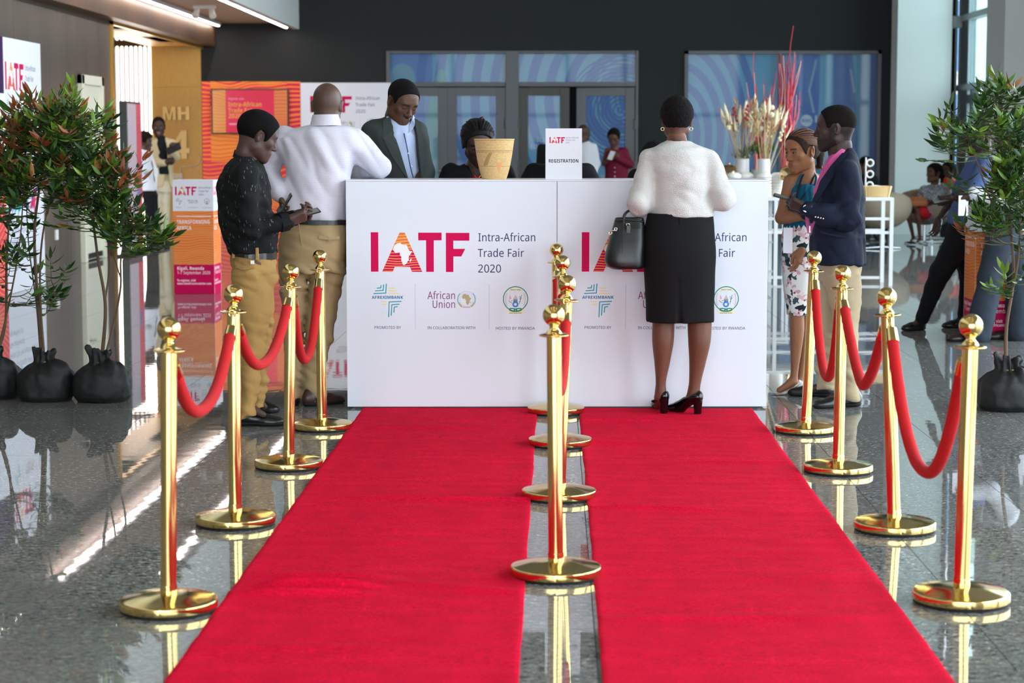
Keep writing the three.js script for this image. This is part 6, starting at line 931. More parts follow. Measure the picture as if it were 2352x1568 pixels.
// ---------------------------------------------------------------- the woman in the white jacket
const crinkle = pixelTex(256, 256, (x, y) => { const v = 128 + 80 * wrapNoise(x, y, 256, 26) + 60 * Math.abs(wrapNoise(x, y, 256, 18, 6)) + 30 * wrapNoise(x, y, 256, 60, 2); return [v, v, v]; }, false);
const patent = std({ color: '#08080a', roughness: 0.12 });
{
  const t = thing('person', 'woman in a white textured jacket, black pencil skirt and black heels', 'person', [0.686,0,-11.041]);
  const la = [[-0.165,1.414,0], [-0.222,1.17,0.03], [-0.133,1.178,-0.22]], ra = [[0.161,1.414,0], [0.242,1.199,0.03], [0.201,1.202,-0.24]];
  const { m } = figure(t, { f: true, skin: '#6a4434', noLegs: true, head: { p: [-0.015,1.629,-0.02], yaw: 178, pitch: 4, s: 0.98, shut: true, noEyes: true, skin: '#583a2e', hair: ['short', 0.019, '#121011', 0.0035, 95] }, nk: [-0.014,1.5,-0.01], arms: [la, ra],
    legs: [[[-0.085,0.948,0], [-0.079,0.561,0], [-0.096,0.147,0], [-0.102,0.036,-0.1]], [[0.098,0.948,0], [0.116,0.561,0], [0.096,0.135,0], [0.039,0.026,-0.08]]], armR: 0.85,
    extra: [['s', [[0.948,-0.087,0,0.079,0.085], [0.634,-0.075,0,0.063,0.064], [0.525,-0.081,0.002,0.062,0.058], [0.404,-0.084,0.008,0.06,0.062], [0.274,-0.088,0.004,0.042,0.046], [0.176,-0.094,0,0.029,0.034], [0.122,-0.094,-0.004,0.033,0.036], [0.084,-0.093,-0.012,0.035,0.04]], 0.02], ['s', [[0.948,0.105,0,0.089,0.085], [0.634,0.124,0,0.069,0.066], [0.525,0.119,0.002,0.068,0.06], [0.404,0.118,0.008,0.062,0.064], [0.275,0.108,0.004,0.045,0.046], [0.172,0.096,0,0.034,0.035], [0.118,0.089,-0.002,0.036,0.036], [0.08,0.083,-0.006,0.04,0.038]], 0.02], ['c', [-0.097,0.083,-0.02], [-0.105,0.025,-0.14], 0.03, 0.022, 0.02], ['c', [0.087,0.085,-0.01], [0.019,0.024,-0.08], 0.03, 0.022, 0.02]],
    hands: [{ w: [-0.119,1.179,-0.26], d: [0.5, 0, -0.8], n: [0, -1, 0], pose: 'relaxed' }, { w: [0.194,1.203,-0.28], d: [-0.5, 0, -0.8], n: [0, -1, 0], pose: 'relaxed', mirror: true }], h: 0.01 });
  const jacket = std({ color: '#c4c1be', roughness: 0.85, bumpMap: rep(crinkle, 7, 7), bumpScale: 0.006 });
  wear(t, 'jacket', [['s', [[1.519,-0.005,-0.01,0.065,0.058], [1.5,-0.011,-0.01,0.099,0.08], [1.476,-0.006,0,0.147,0.1], [1.438,-0.002,0,0.177,0.115], [1.357,0.003,0,0.168,0.13], [1.237,0.014,0,0.156,0.128], [1.155,0.017,0,0.161,0.132], [1.095,0.02,0,0.178,0.142]], 0.025], ['c', la[0], la[1], 0.058, 0.066, 0.03], ['c', la[1], la[2], 0.066, 0.05, 0.03], ['c', ra[0], ra[1], 0.058, 0.068, 0.03], ['c', ra[1], ra[2], 0.068, 0.05, 0.03]], jacket, 0.008,
    (x, y, z) => 0.008 * noise(x * 9, y * 8, z * 9) + 0.008 * crease(x * 7, y * 10, z * 7) + (y < 1.14 && y > 1.1 ? 0.0025 * noise(x * 8, y * 55, z * 8) : 0) + 0.0018 * noise(x * 38, y * 38, z * 38));
  wear(t, 'skirt', [['s', [[1.117,0.005,0,0.18,0.125], [1.045,0.002,0.005,0.191,0.14], [0.925,0.003,0.01,0.201,0.152], [0.804,0.005,0.006,0.198,0.145], [0.658,0.008,0,0.192,0.135], [0.517,0.01,0,0.188,0.13]], 0.02, 2.3], ['c-', [0,0.519,0.13], [-0.008,0.765,0.15], 0.016, 0.003, 0.01]], cloth('#131315', { rough: 0.8 }), 0.008, (x, y, z) => 0.003 * noise(x * 7, y * 7, z * 7));
  mk('back_seam', tube([[-0.005,1.098,0.132], [-0.008,0.932,0.156], [-0.008,0.753,0.146]], 0.002, 14, 5), cloth('#0d0d0f'), t);
  for (const [ank, toe, hx] of [[[-0.091,0.084,0.01], [-0.096,0,-0.219], [-0.076,0,0.02]], [[0.09,0.085,0.015], [0.004,0,-0.073], [0.11,0,0.051]]]) {
    const hb = [hx[0], 0, hx[2] + 0.0], tz = [toe[0] - (hb[0] - toe[0]) * 0.15, 0, Math.min(toe[2], hb[2] - 0.13)], top = [hb[0], 0.105, hb[2] - 0.01], L = (s, y) => [hb[0] + (tz[0] - hb[0]) * s, y, hb[2] + (tz[2] - hb[2]) * s];
    const sh = mk('shoe', solid([['e', [top[0], 0.1, top[2] - 0.012], [0.031, 0.038, 0.04], null, 0.02], ['c', L(0.25, 0.09), L(0.75, 0.035), 0.033, 0.034, 0.03], ['e', L(0.95, 0.024), [0.04, 0.026, 0.055], [0, THREE.MathUtils.radToDeg(Math.atan2(tz[0] - hb[0], tz[2] - hb[2])), 0], 0.03], ['h', [0, 0.003, 0], [0, -1, 0]], ['e-', L(0.42, 0.16), [0.05, 0.06, 0.07], null, 0.02], ['e-', L(0.1, 0.165), [0.024, 0.05, 0.03], null, 0.01]], 0.005), patent, t);
    mk('heel', new THREE.CylinderGeometry(0.027, 0.02, 0.088, 16).translate(hb[0], 0.044, hb[2] - 0.006), patent, sh);
  }
  mk('shoe_strap', new THREE.TorusGeometry(0.034, 0.006, 8, 24).rotateX(1.3).translate(...[-0.106,0.067,-0.03]), patent, t);
  for (const s of [1, -1]) mk('earring', new THREE.TorusGeometry(0.009, 0.0022, 8, 20).translate(s * 0.08, -0.049, 0).applyMatrix4(m), std({ color: '#d8c9a0', metalness: 1, roughness: 0.2 }), t);
}
{
  const t = thing('handbag', 'black leather handbag on the arm of the woman in the white jacket', 'handbag', [0.39,0,-11.035]); const l = std({ color: '#111214', roughness: 0.33, bumpMap: rep(grain, 10, 10), bumpScale: 0.0006 }), st = std({ color: '#c9c6bd', metalness: 1, roughness: 0.22 });
  wear(t, 'bag', [['s', [[0.812,0.009,0.02,0.087,0.075], [0.826,0.003,0.02,0.107,0.085], [0.865,-0.001,0.02,0.115,0.088], [0.949,0.008,0.02,0.106,0.075], [1.033,0.018,0.02,0.091,0.055], [1.079,0.022,0.02,0.082,0.036], [1.096,0.022,0.02,0.077,0.03]], 0.02, 2.6]], l, 0.006, (x, y, z) => 0.004 * noise(x * 11, y * 6, z * 11));
  mk('top_edge', tube([[-0.058,1.081,0.06], [0.006,1.083,0.062], [0.098,1.075,0.05]], 0.004, 16, 6), l, t); mk('seam', tube([[-0.015,1.076,0.062], [-0.018,0.953,0.098], [-0.023,0.829,0.105]], 0.0022, 16, 5), l, t);
  for (const d of [0.045, -0.005]) mk('handle', tube([[-0.012,1.046,0.03].map((v, i) => (i === 2 ? v + d - 0.02 : v)), [-0.007,1.108,0.03].map((v, i) => (i === 2 ? v + d - 0.02 : v)), [0.022,1.132,0.02], [0.061,1.107,0], [0.07,1.05,0.02].map((v, i) => (i === 2 ? v + d - 0.02 : v))], 0.0075, 26, 8), l, t);
  mk('handle_tab', bx(...[[0.013,1.012,0.075]].flatMap((p) => [p[0] - 0.014, p[0] + 0.014, p[1] - 0.04, p[1] + 0.045, p[2] - 0.012, p[2] + 0.004, 0.006])), l, t); mk('buckle', new THREE.TorusGeometry(0.011, 0.003, 6, 4).rotateZ(0.785).translate(...[0.011,1.055,0.075]), st, t); mk('clasp', join([tube([[-0.09,1.014,0.075], [-0.071,1.026,0.082], [-0.051,1.024,0.08]], 0.0035, 8, 6), new THREE.TorusGeometry(0.008, 0.003, 6, 12).translate(...[-0.085,1.012,0.076]), new THREE.TorusGeometry(0.007, 0.003, 6, 12).translate(...[-0.056,1.034,0.083])]), st, t);
}
// ---------------------------------------------------------------- the woman in teal
const floral = canvasTex(512, 512, (x, W) => { x.fillStyle = '#e6e4e0'; x.fillRect(0, 0, W, W); reseed(31);
  for (let i = 0; i < 26; i++) { const cx = rnd() * W, cy = rnd() * W; for (const dx of [-W, 0, W]) for (const dy of [-W, 0, W]) { x.save(); x.translate(cx + dx, cy + dy); x.rotate(i * 1.7);
    x.fillStyle = ['#26393c', '#3d5355', '#1d2b30'][i % 3]; for (let k = 0; k < 3; k++) { x.beginPath(); x.ellipse(50, 8 + k * 18, 44, 15, 0.5 + k * 0.5, 0, 7); x.fill(); }
    for (let k = 0; k < 5; k++) { x.rotate(1.257); x.fillStyle = ['#d9b9bd', '#e9d5d4', '#cda3ab', '#f0e6e2'][(i + k) % 4]; x.beginPath(); x.ellipse(24, 0, 25, 16, 0, 0, 7); x.fill(); } x.fillStyle = '#7c4a52'; x.beginPath(); x.arc(0, 0, 8, 0, 7); x.fill(); x.restore(); } } }, true);
{
  const t = thing('person', 'woman in a teal top and floral skirt beside the man in navy', 'person', [1.468,0,-11.933]);
  const ra = [[-0.067,1.273,0.02], [-0.123,1.063,0.06], [-0.004,1.074,0.16]], la = [[0.104,1.272,-0.06], [0.086,1.029,-0.02], [0.006,0.894,0.1]];
  const { m } = figure(t, { f: true, skin: '#8c5d40', noLegs: true, head: { p: [-0.004,1.459,0.03], yaw: -56, pitch: 8, s: 1.05, gaze: 0, hair: ['pulled', 0.005, '#2c1b14', 0.0022, 90, 0.6] }, nk: [0.024,1.314,-0.01], neck: 0.046, arms: [ra, la], armR: 1.0, slim: 0.7,
    legs: [[[-0.036,0.904,0], [-0.026,0.489,0.03], [-0.031,0.101,0.03], [-0.121,0.032,0.05]], [[0.035,0.902,-0.05], [0.04,0.48,-0.08], [0.027,0.086,-0.1], [-0.041,0.022,-0.08]]],
    extra: [['s', [[1.33,0.021,-0.01,0.039,0.05], [1.306,0.024,-0.01,0.072,0.06], [1.273,0.022,-0.01,0.091,0.08], [1.236,0.017,-0.01,0.091,0.088], [1.138,0.011,-0.01,0.078,0.085], [1.06,0.002,-0.01,0.062,0.08]], 0.03], ['s', [[0.801,-0.031,0.02,0.058,0.075], [0.501,-0.02,0.02,0.044,0.055], [0.384,-0.017,0.02,0.043,0.054], [0.226,-0.023,0.02,0.03,0.038], [0.116,-0.03,0.02,0.023,0.03], [0.069,-0.041,0.025,0.037,0.032]], 0.02], ['s', [[0.796,0.04,-0.08,0.052,0.075], [0.493,0.039,-0.08,0.042,0.055], [0.374,0.04,-0.08,0.041,0.052], [0.215,0.033,-0.09,0.03,0.038], [0.102,0.024,-0.1,0.024,0.03], [0.059,0.017,-0.1,0.032,0.032]], 0.02], ['c', [-0.046,0.069,0.03], [-0.121,0.03,0.05], 0.026, 0.018, 0.02], ['c', [0.01,0.06,-0.09], [-0.064,0.024,-0.08], 0.026, 0.018, 0.02]],
    hands: [{ w: [0.002,1.074,0.17], d: [0.9, 0.05, 0.1], n: [0.1, 0.2, -1], pose: 'relaxed' }, { w: [0.003,0.884,0.105], d: [-0.2, -1, 0.1], n: [-0.5, 0, -0.6], pose: 'relaxed', mirror: true }], h: 0.01 });
  const teal = cloth('#0f5570', { rough: 0.75 });
  wear(t, 'top', [['s', [[1.263,0.014,0.01,0.065,0.096], [1.232,0.018,0.005,0.103,0.112], [1.138,0.01,0,0.114,0.122], [1.06,-0.002,0,0.101,0.118], [0.998,-0.012,0,0.091,0.116]], 0.02]], teal, 0.0075, (x, y, z) => 0.0035 * Math.sin((x + z * 0.6) * 190 + 4 * noise(x * 8, y * 6, z * 8)));
  for (const L of [[[[-0.05,1.254,0.095], [-0.021,1.307,0.06], [0.012,1.332,0]], 0.012], [[[0.06,1.249,0.08], [0.072,1.295,0.06], [0.069,1.325,0]], 0.012]]) mk('halter_strap', strip(curve(L[0], 12), curve(L[0].map((p) => plus(p, [L[1], 0.003, 0.004])), 12), 0.004), teal, t);
  wear(t, 'skirt', [['s', [[1.04,-0.012,0,0.086,0.112], [0.956,-0.01,0,0.1,0.128], [0.8,-0.005,-0.01,0.104,0.135], [0.642,-0.005,-0.02,0.092,0.13], [0.479,0.002,-0.03,0.073,0.122]], 0.02]], cloth('#ffffff', { map: rep(floral, 2.7, 2.7), rough: 0.7 }), 0.008, folds(8, 0.003, 7, 6));
  const band1 = curve([[-0.052,1.142,0.125], [-0.042,1.219,0.12], [-0.018,1.29,0.085], [0.008,1.33,0.03]], 16), band2 = curve([[-0.047,1.137,0.125], [-0.001,1.203,0.12], [0.045,1.274,0.075], [0.067,1.325,0.02]], 16), dk = cloth('#22262d');
  mk('lanyard', join([strip(band1, band1.map((p) => plus(p, [0.012, 0.004, 0.003])), 0.003), strip(band2, band2.map((p) => plus(p, [0.011, 0.005, 0.003])), 0.003)]), dk, t);
  mk('name_badge', bx(...[[-0.092,0.932,0.14]].flatMap((p) => [p[0] - 0.027, p[0] + 0.027, p[1] - 0.075, p[1] + 0.075, p[2] - 0.001, p[2] + 0.002])), std({ color: '#ffffff', map: totemPrint, roughness: 0.4 }), t);
  mk('earring', new THREE.SphereGeometry(0.005, 10, 8).translate(0.082, -0.042, 0.0).applyMatrix4(m), std({ color: '#f2f0ea', roughness: 0.1 }), t);
  { const l = []; reseed(14); for (let k = 0; k < 21; k++) { const f = R(-84 + k * 8.4), d0 = V(Math.sin(f) * 0.95, Math.cos(f) * 0.62 + 0.02, 0.84 - 0.5 * Math.sin(f) ** 2).normalize(), d1 = V(Math.sin(f) * 0.22, -0.3, -1).normalize(), P = []; for (let i = 0; i <= 8; i++) { const d = d0.clone().multiplyScalar(1 - i / 8).addScaledVector(d1, i / 8).normalize(); P.push([d.x * 0.0815, 0.036 + d.y * 0.09, -0.012 + d.z * 0.102]); } l.push(tube(P, rr(0.0042, 0.0055), 18, 6)); }
    const tail = []; for (let k = 0; k < 14; k++) tail.push(tube([[rr(-0.02, 0.02), -0.01, -0.125], [rr(-0.03, 0.03), -0.06, -0.14], [rr(-0.025, 0.03), rr(-0.1, -0.13), -0.11]], 0.005, 8, 5)); const br = mk('braids', join([...l, ...tail]).applyMatrix4(m), std({ color: '#5e3a26', roughness: 0.6 }), t); br.userData.kind = 'stuff'; }
  const white = std({ color: '#e9e7e4', roughness: 0.25 });
  for (const [hx, tx, dz] of [[1843, 1778, 0], [1856, 1800, -0.13]]) { const a = dz ? [0.087,0,-0.193] : [0.021,0,0], b = dz ? [-0.044,0,-0.256] : [-0.147,0,0.003], L = (s, y) => [a[0] + (b[0] - a[0]) * s, y, a[2] + (b[2] - a[2]) * s];
    const sh = mk('sandal', solid([['c', L(0.1, 0.075), L(0.62, 0.012), 0.009, 0.007, 0.01], ['c', L(0.62, 0.012), L(1, 0.012), 0.008, 0.007, 0.01], ['c', plus(L(0.1, 0.075), [0, 0, 0.022]), plus(L(0.65, 0.012), [0, 0, 0.03]), 0.008, 0.007, 0.03], ['c', plus(L(0.1, 0.075), [0, 0, -0.022]), plus(L(0.65, 0.012), [0, 0, -0.03]), 0.008, 0.007, 0.03], ['e', L(0.8, 0.012), [0.05, 0.008, 0.038], null, 0.01], ['h', [0, 0.002, 0], [0, -1, 0]]], 0.005), white, t);
    mk('heel', new THREE.CylinderGeometry(0.022, 0.026, 0.08, 16).translate(L(0.06, 0)[0], 0.04, L(0.06, 0)[2]), white, sh); mk('clear_strap', new THREE.TorusGeometry(0.036, 0.01, 8, 24, Math.PI).scale(1, 1, 1.6).rotateY(Math.PI / 2).translate(...L(0.62, 0.022)), phys({ color: '#f4eeee', transmission: 0.8, thickness: 0, roughness: 0.15 }), sh); }
}
// ---------------------------------------------------------------- the man in the navy blazer
const navyCloth = cloth('#151b2e', { rough: 0.75 }), pink = cloth('#cc5a94', { rough: 0.75 });
{
  const t = thing('person', 'bearded man in a navy blazer and pink shirt holding a phone', 'person', [1.638,0,-11.434]);
  const na = [[0.006,1.339,0.15], [0.02,1.072,0.2], [-0.212,1.133,0.2]], fa = [[-0.013,1.334,-0.2], [-0.045,1.073,-0.16], [-0.209,1.119,0.02]];
  figure(t, { skin: '#3d2c27', head: { p: [-0.039,1.589,-0.03], yaw: -101, pitch: 2, s: 1.07, beard: 'full', cap: 0.6, hair: ['fade', 0.0045, '#14100e'] }, nk: [-0.012,1.468,-0.03], neck: 0.056, arms: [na, fa],
    legs: [[[-0.016,0.833,0.05], [0.032,0.435,0.06], [0.048,0.097,0.07], [-0.113,0.01,0.08]], [[-0.006,0.823,-0.12], [-0.034,0.438,-0.17], [-0.042,0.1,-0.22], [-0.215,0.035,-0.22]]],
    hands: [{ w: [-0.226,1.14,0.19], d: [-0.85, 0.3, -0.2], n: [0.1, 0.6, -0.75], pose: 'hold' }, { w: [-0.223,1.125,0.05], d: [-0.9, 0.35, 0.05], n: [0.2, 0.55, 0.75], pose: 'hold', mirror: true }], h: 0.011 });
  wear(t, 'shirt', [['s', [[1.446,-0.009,-0.03,0.062,0.075], [1.396,-0.011,-0.03,0.082,0.11], [1.252,-0.031,-0.03,0.119,0.13], [1.028,-0.044,-0.03,0.128,0.13], [0.903,-0.035,-0.03,0.115,0.13]], 0.03]], pink, 0.011);
  wear(t, 'blazer', [['s', [[1.475,0.025,-0.03,0.035,0.06], [1.446,0.023,-0.03,0.057,0.1], [1.411,0.012,-0.03,0.083,0.15], [1.351,0.003,-0.03,0.11,0.19], [1.227,-0.01,-0.02,0.137,0.2], [1.078,-0.015,-0.02,0.149,0.185], [0.954,-0.018,-0.02,0.154,0.185], [0.811,-0.007,-0.02,0.153,0.185]], 0.03], ...sleeve(na, [0.07, 0.062, 0.05]), ...sleeve(fa, [0.068, 0.06, 0.05])], navyCloth, 0.0085, (x, y, z) => folds(5, 0.01, 6, 4)(x, y, z) + (x > 0.02 && y < 1.0 ? 0.01 * crease(x * 12, y * 2, z * 10) : 0) + (y > 0.98 && y < 1.2 ? 0.01 * crease(x * 5, (y - x * 0.5) * 14, z * 6) : 0));
  mk('collar', strip(curve([[-0.108,1.362,0.05], [-0.078,1.409,0.06], [-0.025,1.461,0.045], [0.028,1.493,0], [0.039,1.495,-0.06], [-0.008,1.465,-0.11], [-0.073,1.388,-0.1]], 40), curve([[-0.132,1.343,0.05], [-0.083,1.368,0.085], [-0.018,1.426,0.07], [0.038,1.461,0], [0.051,1.463,-0.07], [0.002,1.433,-0.14], [-0.1,1.35,-0.12]], 40), 0.007), pink, t);
  mk('lapel', strip([[-0.016,1.446,0.085], [-0.084,1.373,0.125], [-0.147,1.29,0.165], [-0.189,1.159,0.17]], [[0.014,1.451,0.085], [-0.043,1.366,0.15], [-0.1,1.281,0.185], [-0.185,1.149,0.175]], 0.007), navyCloth, t);
  mk('shirt_front', strip([[-0.1,1.377,0.06], [-0.136,1.309,0.12], [-0.178,1.23,0.11]], [[-0.061,1.392,0.1], [-0.115,1.3,0.15], [-0.172,1.221,0.14]], 0.006), pink, t); mk('shirt_tail', strip([[-0.214,1.101,0.06], [-0.211,1.045,0.08], [-0.2,0.995,0.08]], [[-0.199,1.102,0.1], [-0.201,1.046,0.12], [-0.2,0.994,0.1]], 0.006), pink, t);
  mk('pocket_flap', strip(curve([[-0.14,1.011,0.168], [-0.067,0.992,0.172], [0,0.985,0.168]], 8), curve([[-0.14,0.999,0.17], [-0.067,0.98,0.174], [-0.001,0.972,0.17]], 8), 0.005), navyCloth, t);
  [[-0.182,1.093,0.255], [-0.168,1.091,0.256], [-0.153,1.087,0.257], [-0.139,1.084,0.258]].forEach((p) => mk('sleeve_button', new THREE.SphereGeometry(0.0055, 8, 6).translate(...p), std({ color: '#d5d5d2', metalness: 0.8, roughness: 0.2 }), t));
  mk('shirt_cuff', cyl(0.044, 0.04, [-0.198,1.13,0.2], [-0.219,1.137,0.195], 20), pink, t);
  mk('watch', join([new THREE.TorusGeometry(0.033, 0.007, 8, 28).scale(1, 1, 1.4).applyQuaternion(new THREE.Quaternion().setFromUnitVectors(V(0, 0, 1), V(-0.9, 0.3, -0.1).normalize())).translate(...[-0.226,1.138,0.192]), cyl(0.02, 0.02, [-0.23,1.138,0.222], [-0.231,1.139,0.236], 20)]), std({ color: '#cfd2d4', metalness: 1, roughness: 0.22 }), t);
  wear(t, 'trousers', [['s', [[0.903,-0.005,-0.03,0.13,0.17], [0.803,-0.003,-0.03,0.123,0.17], [0.703,0.003,-0.03,0.115,0.165]], 0.04], ['s', [[0.759,0,0.06,0.105,0.09], [0.584,0.019,0.06,0.087,0.086], [0.435,0.029,0.06,0.074,0.08], [0.26,0.037,0.07,0.063,0.074], [0.122,0.044,0.07,0.056,0.07], [0.047,0.05,0.07,0.058,0.074]], 0.03], ['s', [[0.746,-0.015,-0.13,0.094,0.09], [0.567,-0.023,-0.15,0.081,0.085], [0.386,-0.03,-0.18,0.075,0.08], [0.204,-0.037,-0.21,0.069,0.074], [0.1,-0.042,-0.22,0.066,0.072], [0.059,-0.041,-0.22,0.069,0.073]], 0.03]], cloth('#a8977a', { rough: 0.9 }), 0.009, (x, y, z) => 0.01 * crease(x * 6, y * 7 + x * 5, z * 6) + 0.013 * crease(x * 5, y * 17 + x * 5, z * 5) * (y < 0.42 ? 1 : 0.35));
  shoePair(t, 'shoe', [[[0.125,0,0.036], [-0.165,0,0.156]], [[0.019,0,-0.358], [-0.23,0,-0.435]]], leather);
  phone('black phone in both hands of the man in navy', plus([1.638,0,-11.434], [-0.328,1.193,0.1]), [-0.9, 0.25, -0.15], [0.3, 0.85, 0.2]);
}

// ---------------------------------------------------------------- people farther back
const shirtWhite = cloth('#cfd1d8'), maroon = cloth('#6e1630', { rough: 0.7 }), beige = cloth('#b7a582', { rough: 0.85 }), slate = cloth('#353c47', { rough: 0.85 }), blueShirt = cloth('#4c5f8c', { rough: 0.8 });
{
  const t = thing('person', 'woman in a maroon one-shoulder dress typing on a phone by the far doors', 'person', [0.956,0,-30.942], 0);
  const la = [[-0.162,1.393,0], [-0.209,1.192,0.05], [-0.086,1.287,0.2]], ra = [[0.114,1.379,0], [0.201,1.179,0.05], [0.014,1.274,0.2]];
  figure(t, { f: true, skin: '#5f4032', head: { p: [-0.049,1.594,0.03], yaw: -12, pitch: 22, s: 1.12, shut: true, hair: ['bun', 0.014, '#121010', 0.002, 80] }, nk: [-0.034,1.446,0], arms: [la, ra], legs: standing(0.08), hands: [{ w: la[2], d: [0.5, 0.4, 0.5], n: [0.2, 0.7, -0.6], pose: 'hold' }, { w: ra[2], d: [-0.5, 0.4, 0.5], n: [-0.2, 0.7, -0.6], pose: 'hold', mirror: true }], h: 0.018 });
  wear(t, 'dress', [['s', [[1.406,-0.007,0,0.161,0.08], [1.353,-0.02,0,0.175,0.1], [1.198,-0.013,0,0.182,0.12], [1.031,0.001,0,0.182,0.11], [0.829,0.002,0,0.209,0.13], [0.493,0.004,0,0.196,0.12], [0.29,0.005,0,0.182,0.12]], 0.03], ['c', [0.006,1.42,0], ra[0], 0.03, 0.05, 0.03], ...sleeve(ra, [0.06, 0.055, 0.05])], maroon, 0.014, folds(2, 0.004, 8, 5)); for (let k = 0; k < 5; k++) mk('button', new THREE.SphereGeometry(0.014, 8, 6).translate(...[[-0.037,1.133,0.125], [-0.036,1.066,0.125], [-0.036,0.999,0.125], [-0.036,0.932,0.13], [-0.035,0.865,0.13]][k]), std({ color: '#c9a5a5', roughness: 0.3 }), t);
  feet(t); phone('white phone held by the woman in the maroon dress', plus([0.956,0,-30.942], [-0.096,1.321,0.3]), [0.3, 0.75, 0.5], [0, 0.6, -0.75], { color: '#e8e6e4', w: 0.04, l: 0.08 });
}
{
  const t = thing('person', 'bald man in a white shirt standing beyond the registration card', 'person', [0.485,0,-30.656]);
  const la = [[-0.139,1.447,0], [-0.171,1.201,0], [-0.118,1.003,0.1]], ra = [[0.095,1.447,0], [0.149,1.201,0], [0.094,1.004,0.12]];
  figure(t, { skin: '#4a352c', head: { p: [-0.046,1.659,0], yaw: 140, pitch: 10, s: 1.1, shut: true, cap: 0.3 }, nk: [-0.026,1.513,0], arms: [la, ra], legs: standing(), h: 0.018 });
  wear(t, 'shirt', [['s', [[1.54,-0.029,0,0.07,0.06], [1.487,-0.025,0,0.133,0.1], [1.367,-0.015,0,0.17,0.13], [1.035,-0.017,0,0.153,0.13], [0.835,-0.016,0,0.154,0.13]], 0.03], ...sleeve(la, [0.065, 0.06, 0.05]), ...sleeve(ra, [0.065, 0.06, 0.05])], shirtWhite, 0.014, folds(3, 0.005, 8, 5)); lower(t, blackCloth); feet(t);
}
{
  const t = thing('person', 'dark-suited person half hidden behind the registration card', 'person', [-0.101,0,-28.129]);
  const la = [[-0.094,1.439,0], [-0.112,1.195,0], [-0.05,1.014,0.1]], ra = [[0.206,1.439,0], [0.231,1.195,0], [0.163,1.014,0.1]];
  figure(t, { skin: '#4a352c', head: { p: [0.071,1.585,0], yaw: 170, pitch: 10, s: 1.0, shut: true, hair: ['short', 0.008, '#0e0d0d'] }, nk: [0.059,1.451,0], arms: [la, ra], legs: standing(), h: 0.018 });
  wear(t, 'suit_jacket', [['s', [[1.488,0.059,0,0.098,0.06], [1.427,0.056,0,0.162,0.11], [1.317,0.056,0,0.181,0.13], [1.073,0.059,0,0.172,0.13], [0.767,0.06,0,0.172,0.13]], 0.03], ...sleeve(la, [0.06, 0.055, 0.05]), ...sleeve(ra, [0.06, 0.055, 0.05])], blackCloth, 0.016); lower(t, blackCloth); feet(t);
}
{
  const t = thing('person', 'smiling man in a beige suit with a dark folder by the gilded wall', 'person', [-5.85,0,-29.59]);
  const ra = [[-0.149,1.5,0], [-0.17,1.217,0.05], [0.096,1.219,0.25]], la = [[0.156,1.5,0], [0.221,1.307,0.05], [0.189,1.372,0.25]];
  figure(t, { skin: '#3d2a24', head: { p: [-0.03,1.751,0.02], yaw: 12, pitch: 4, s: 1.2, lip: '#96736c', hair: ['short', 0.006, '#0f0d0d'] }, nk: [-0.011,1.59,0], arms: [ra, la], legs: [[[-0.064,0.823,0], [-0.079,0.468,0.02], [-0.076,0.11,0], [-0.022,0.046,0.15]], [[0.053,0.823,0], [0.064,0.468,0.02], [0.041,0.11,0], [0.108,0.034,0.15]]], hands: [{ w: [0.119,1.219,0.27], d: [0.85, 0.1, 0.3], n: [0, 0.5, -0.8], pose: 'hold', s: 1.1 }, { w: [0.206,1.392,0.27], d: [0.1, 0.8, 0.4], n: [0.5, 0.2, -0.8], pose: 'hold', s: 1.1, mirror: true }], h: 0.018 });
  wear(t, 'black_shirt', [['s', [[1.616,-0.008,0,0.068,0.07], [1.5,0.006,0.03,0.091,0.1], [1.049,0.031,0.03,0.097,0.11]], 0.03]], blackCloth, 0.014);
  wear(t, 'jacket', [['s', [[1.597,-0.013,-0.01,0.091,0.07], [1.551,-0.005,0,0.162,0.11], [1.403,-0.002,0,0.182,0.13], [1.114,0.006,0,0.169,0.13], [0.855,0.015,0,0.182,0.14]], 0.03], ...sleeve(ra, [0.075, 0.07, 0.055]), ...sleeve(la, [0.075, 0.068, 0.055]), ['s-', [[0.846,0.107,0.14,0.065,0.1], [1.051,0.104,0.14,0.032,0.1], [1.147,0.099,0.14,0.019,0.1], [1.404,0.063,0.13,0.052,0.1], [1.59,0.021,0.1,0.052,0.12]], 0.01]], beige, 0.014, folds(4, 0.006, 6, 4));
  wear(t, 'trousers', [['s', [[0.952,-0.003,0,0.137,0.12], [0.791,0.001,0,0.13,0.13]], 0.04], ['s', [[0.855,-0.063,0,0.078,0.1], [0.467,-0.081,0.01,0.065,0.085], [0.065,-0.077,0,0.052,0.08]], 0.04], ['s', [[0.855,0.06,0,0.072,0.1], [0.468,0.056,0.01,0.059,0.085], [0.065,0.04,0,0.052,0.08]], 0.04]], cloth('#b9ad93', { rough: 0.85 }), 0.014, folds(7, 0.006, 7, 12));
  shoePair(t, 'shoe', [[[-0.13,0,-0.257], plus([-0.13,0,-0.257], [0.03, 0, 0.3])], [[-0.012,0,-0.259], plus([-0.012,0,-0.259], [0.1, 0, 0.3])]], leather);
  const f = thing('folder', 'dark folder in the hand of the man in beige', 'folder', plus([-5.85,0,-29.59], [0.256,1.43,0.36])); const b = mk('cover', bx(-0.11, 0.11, -0.02, 0.02, -0.08, 0.08, 0.006), std({ color: '#15161a', roughness: 0.5 }), f); f.rotation.set(0.5, 0.3, 0.35); mk('elastic_band', bx(0.06, 0.07, -0.022, 0.022, -0.081, 0.081), std({ color: '#333338' }), f);
}
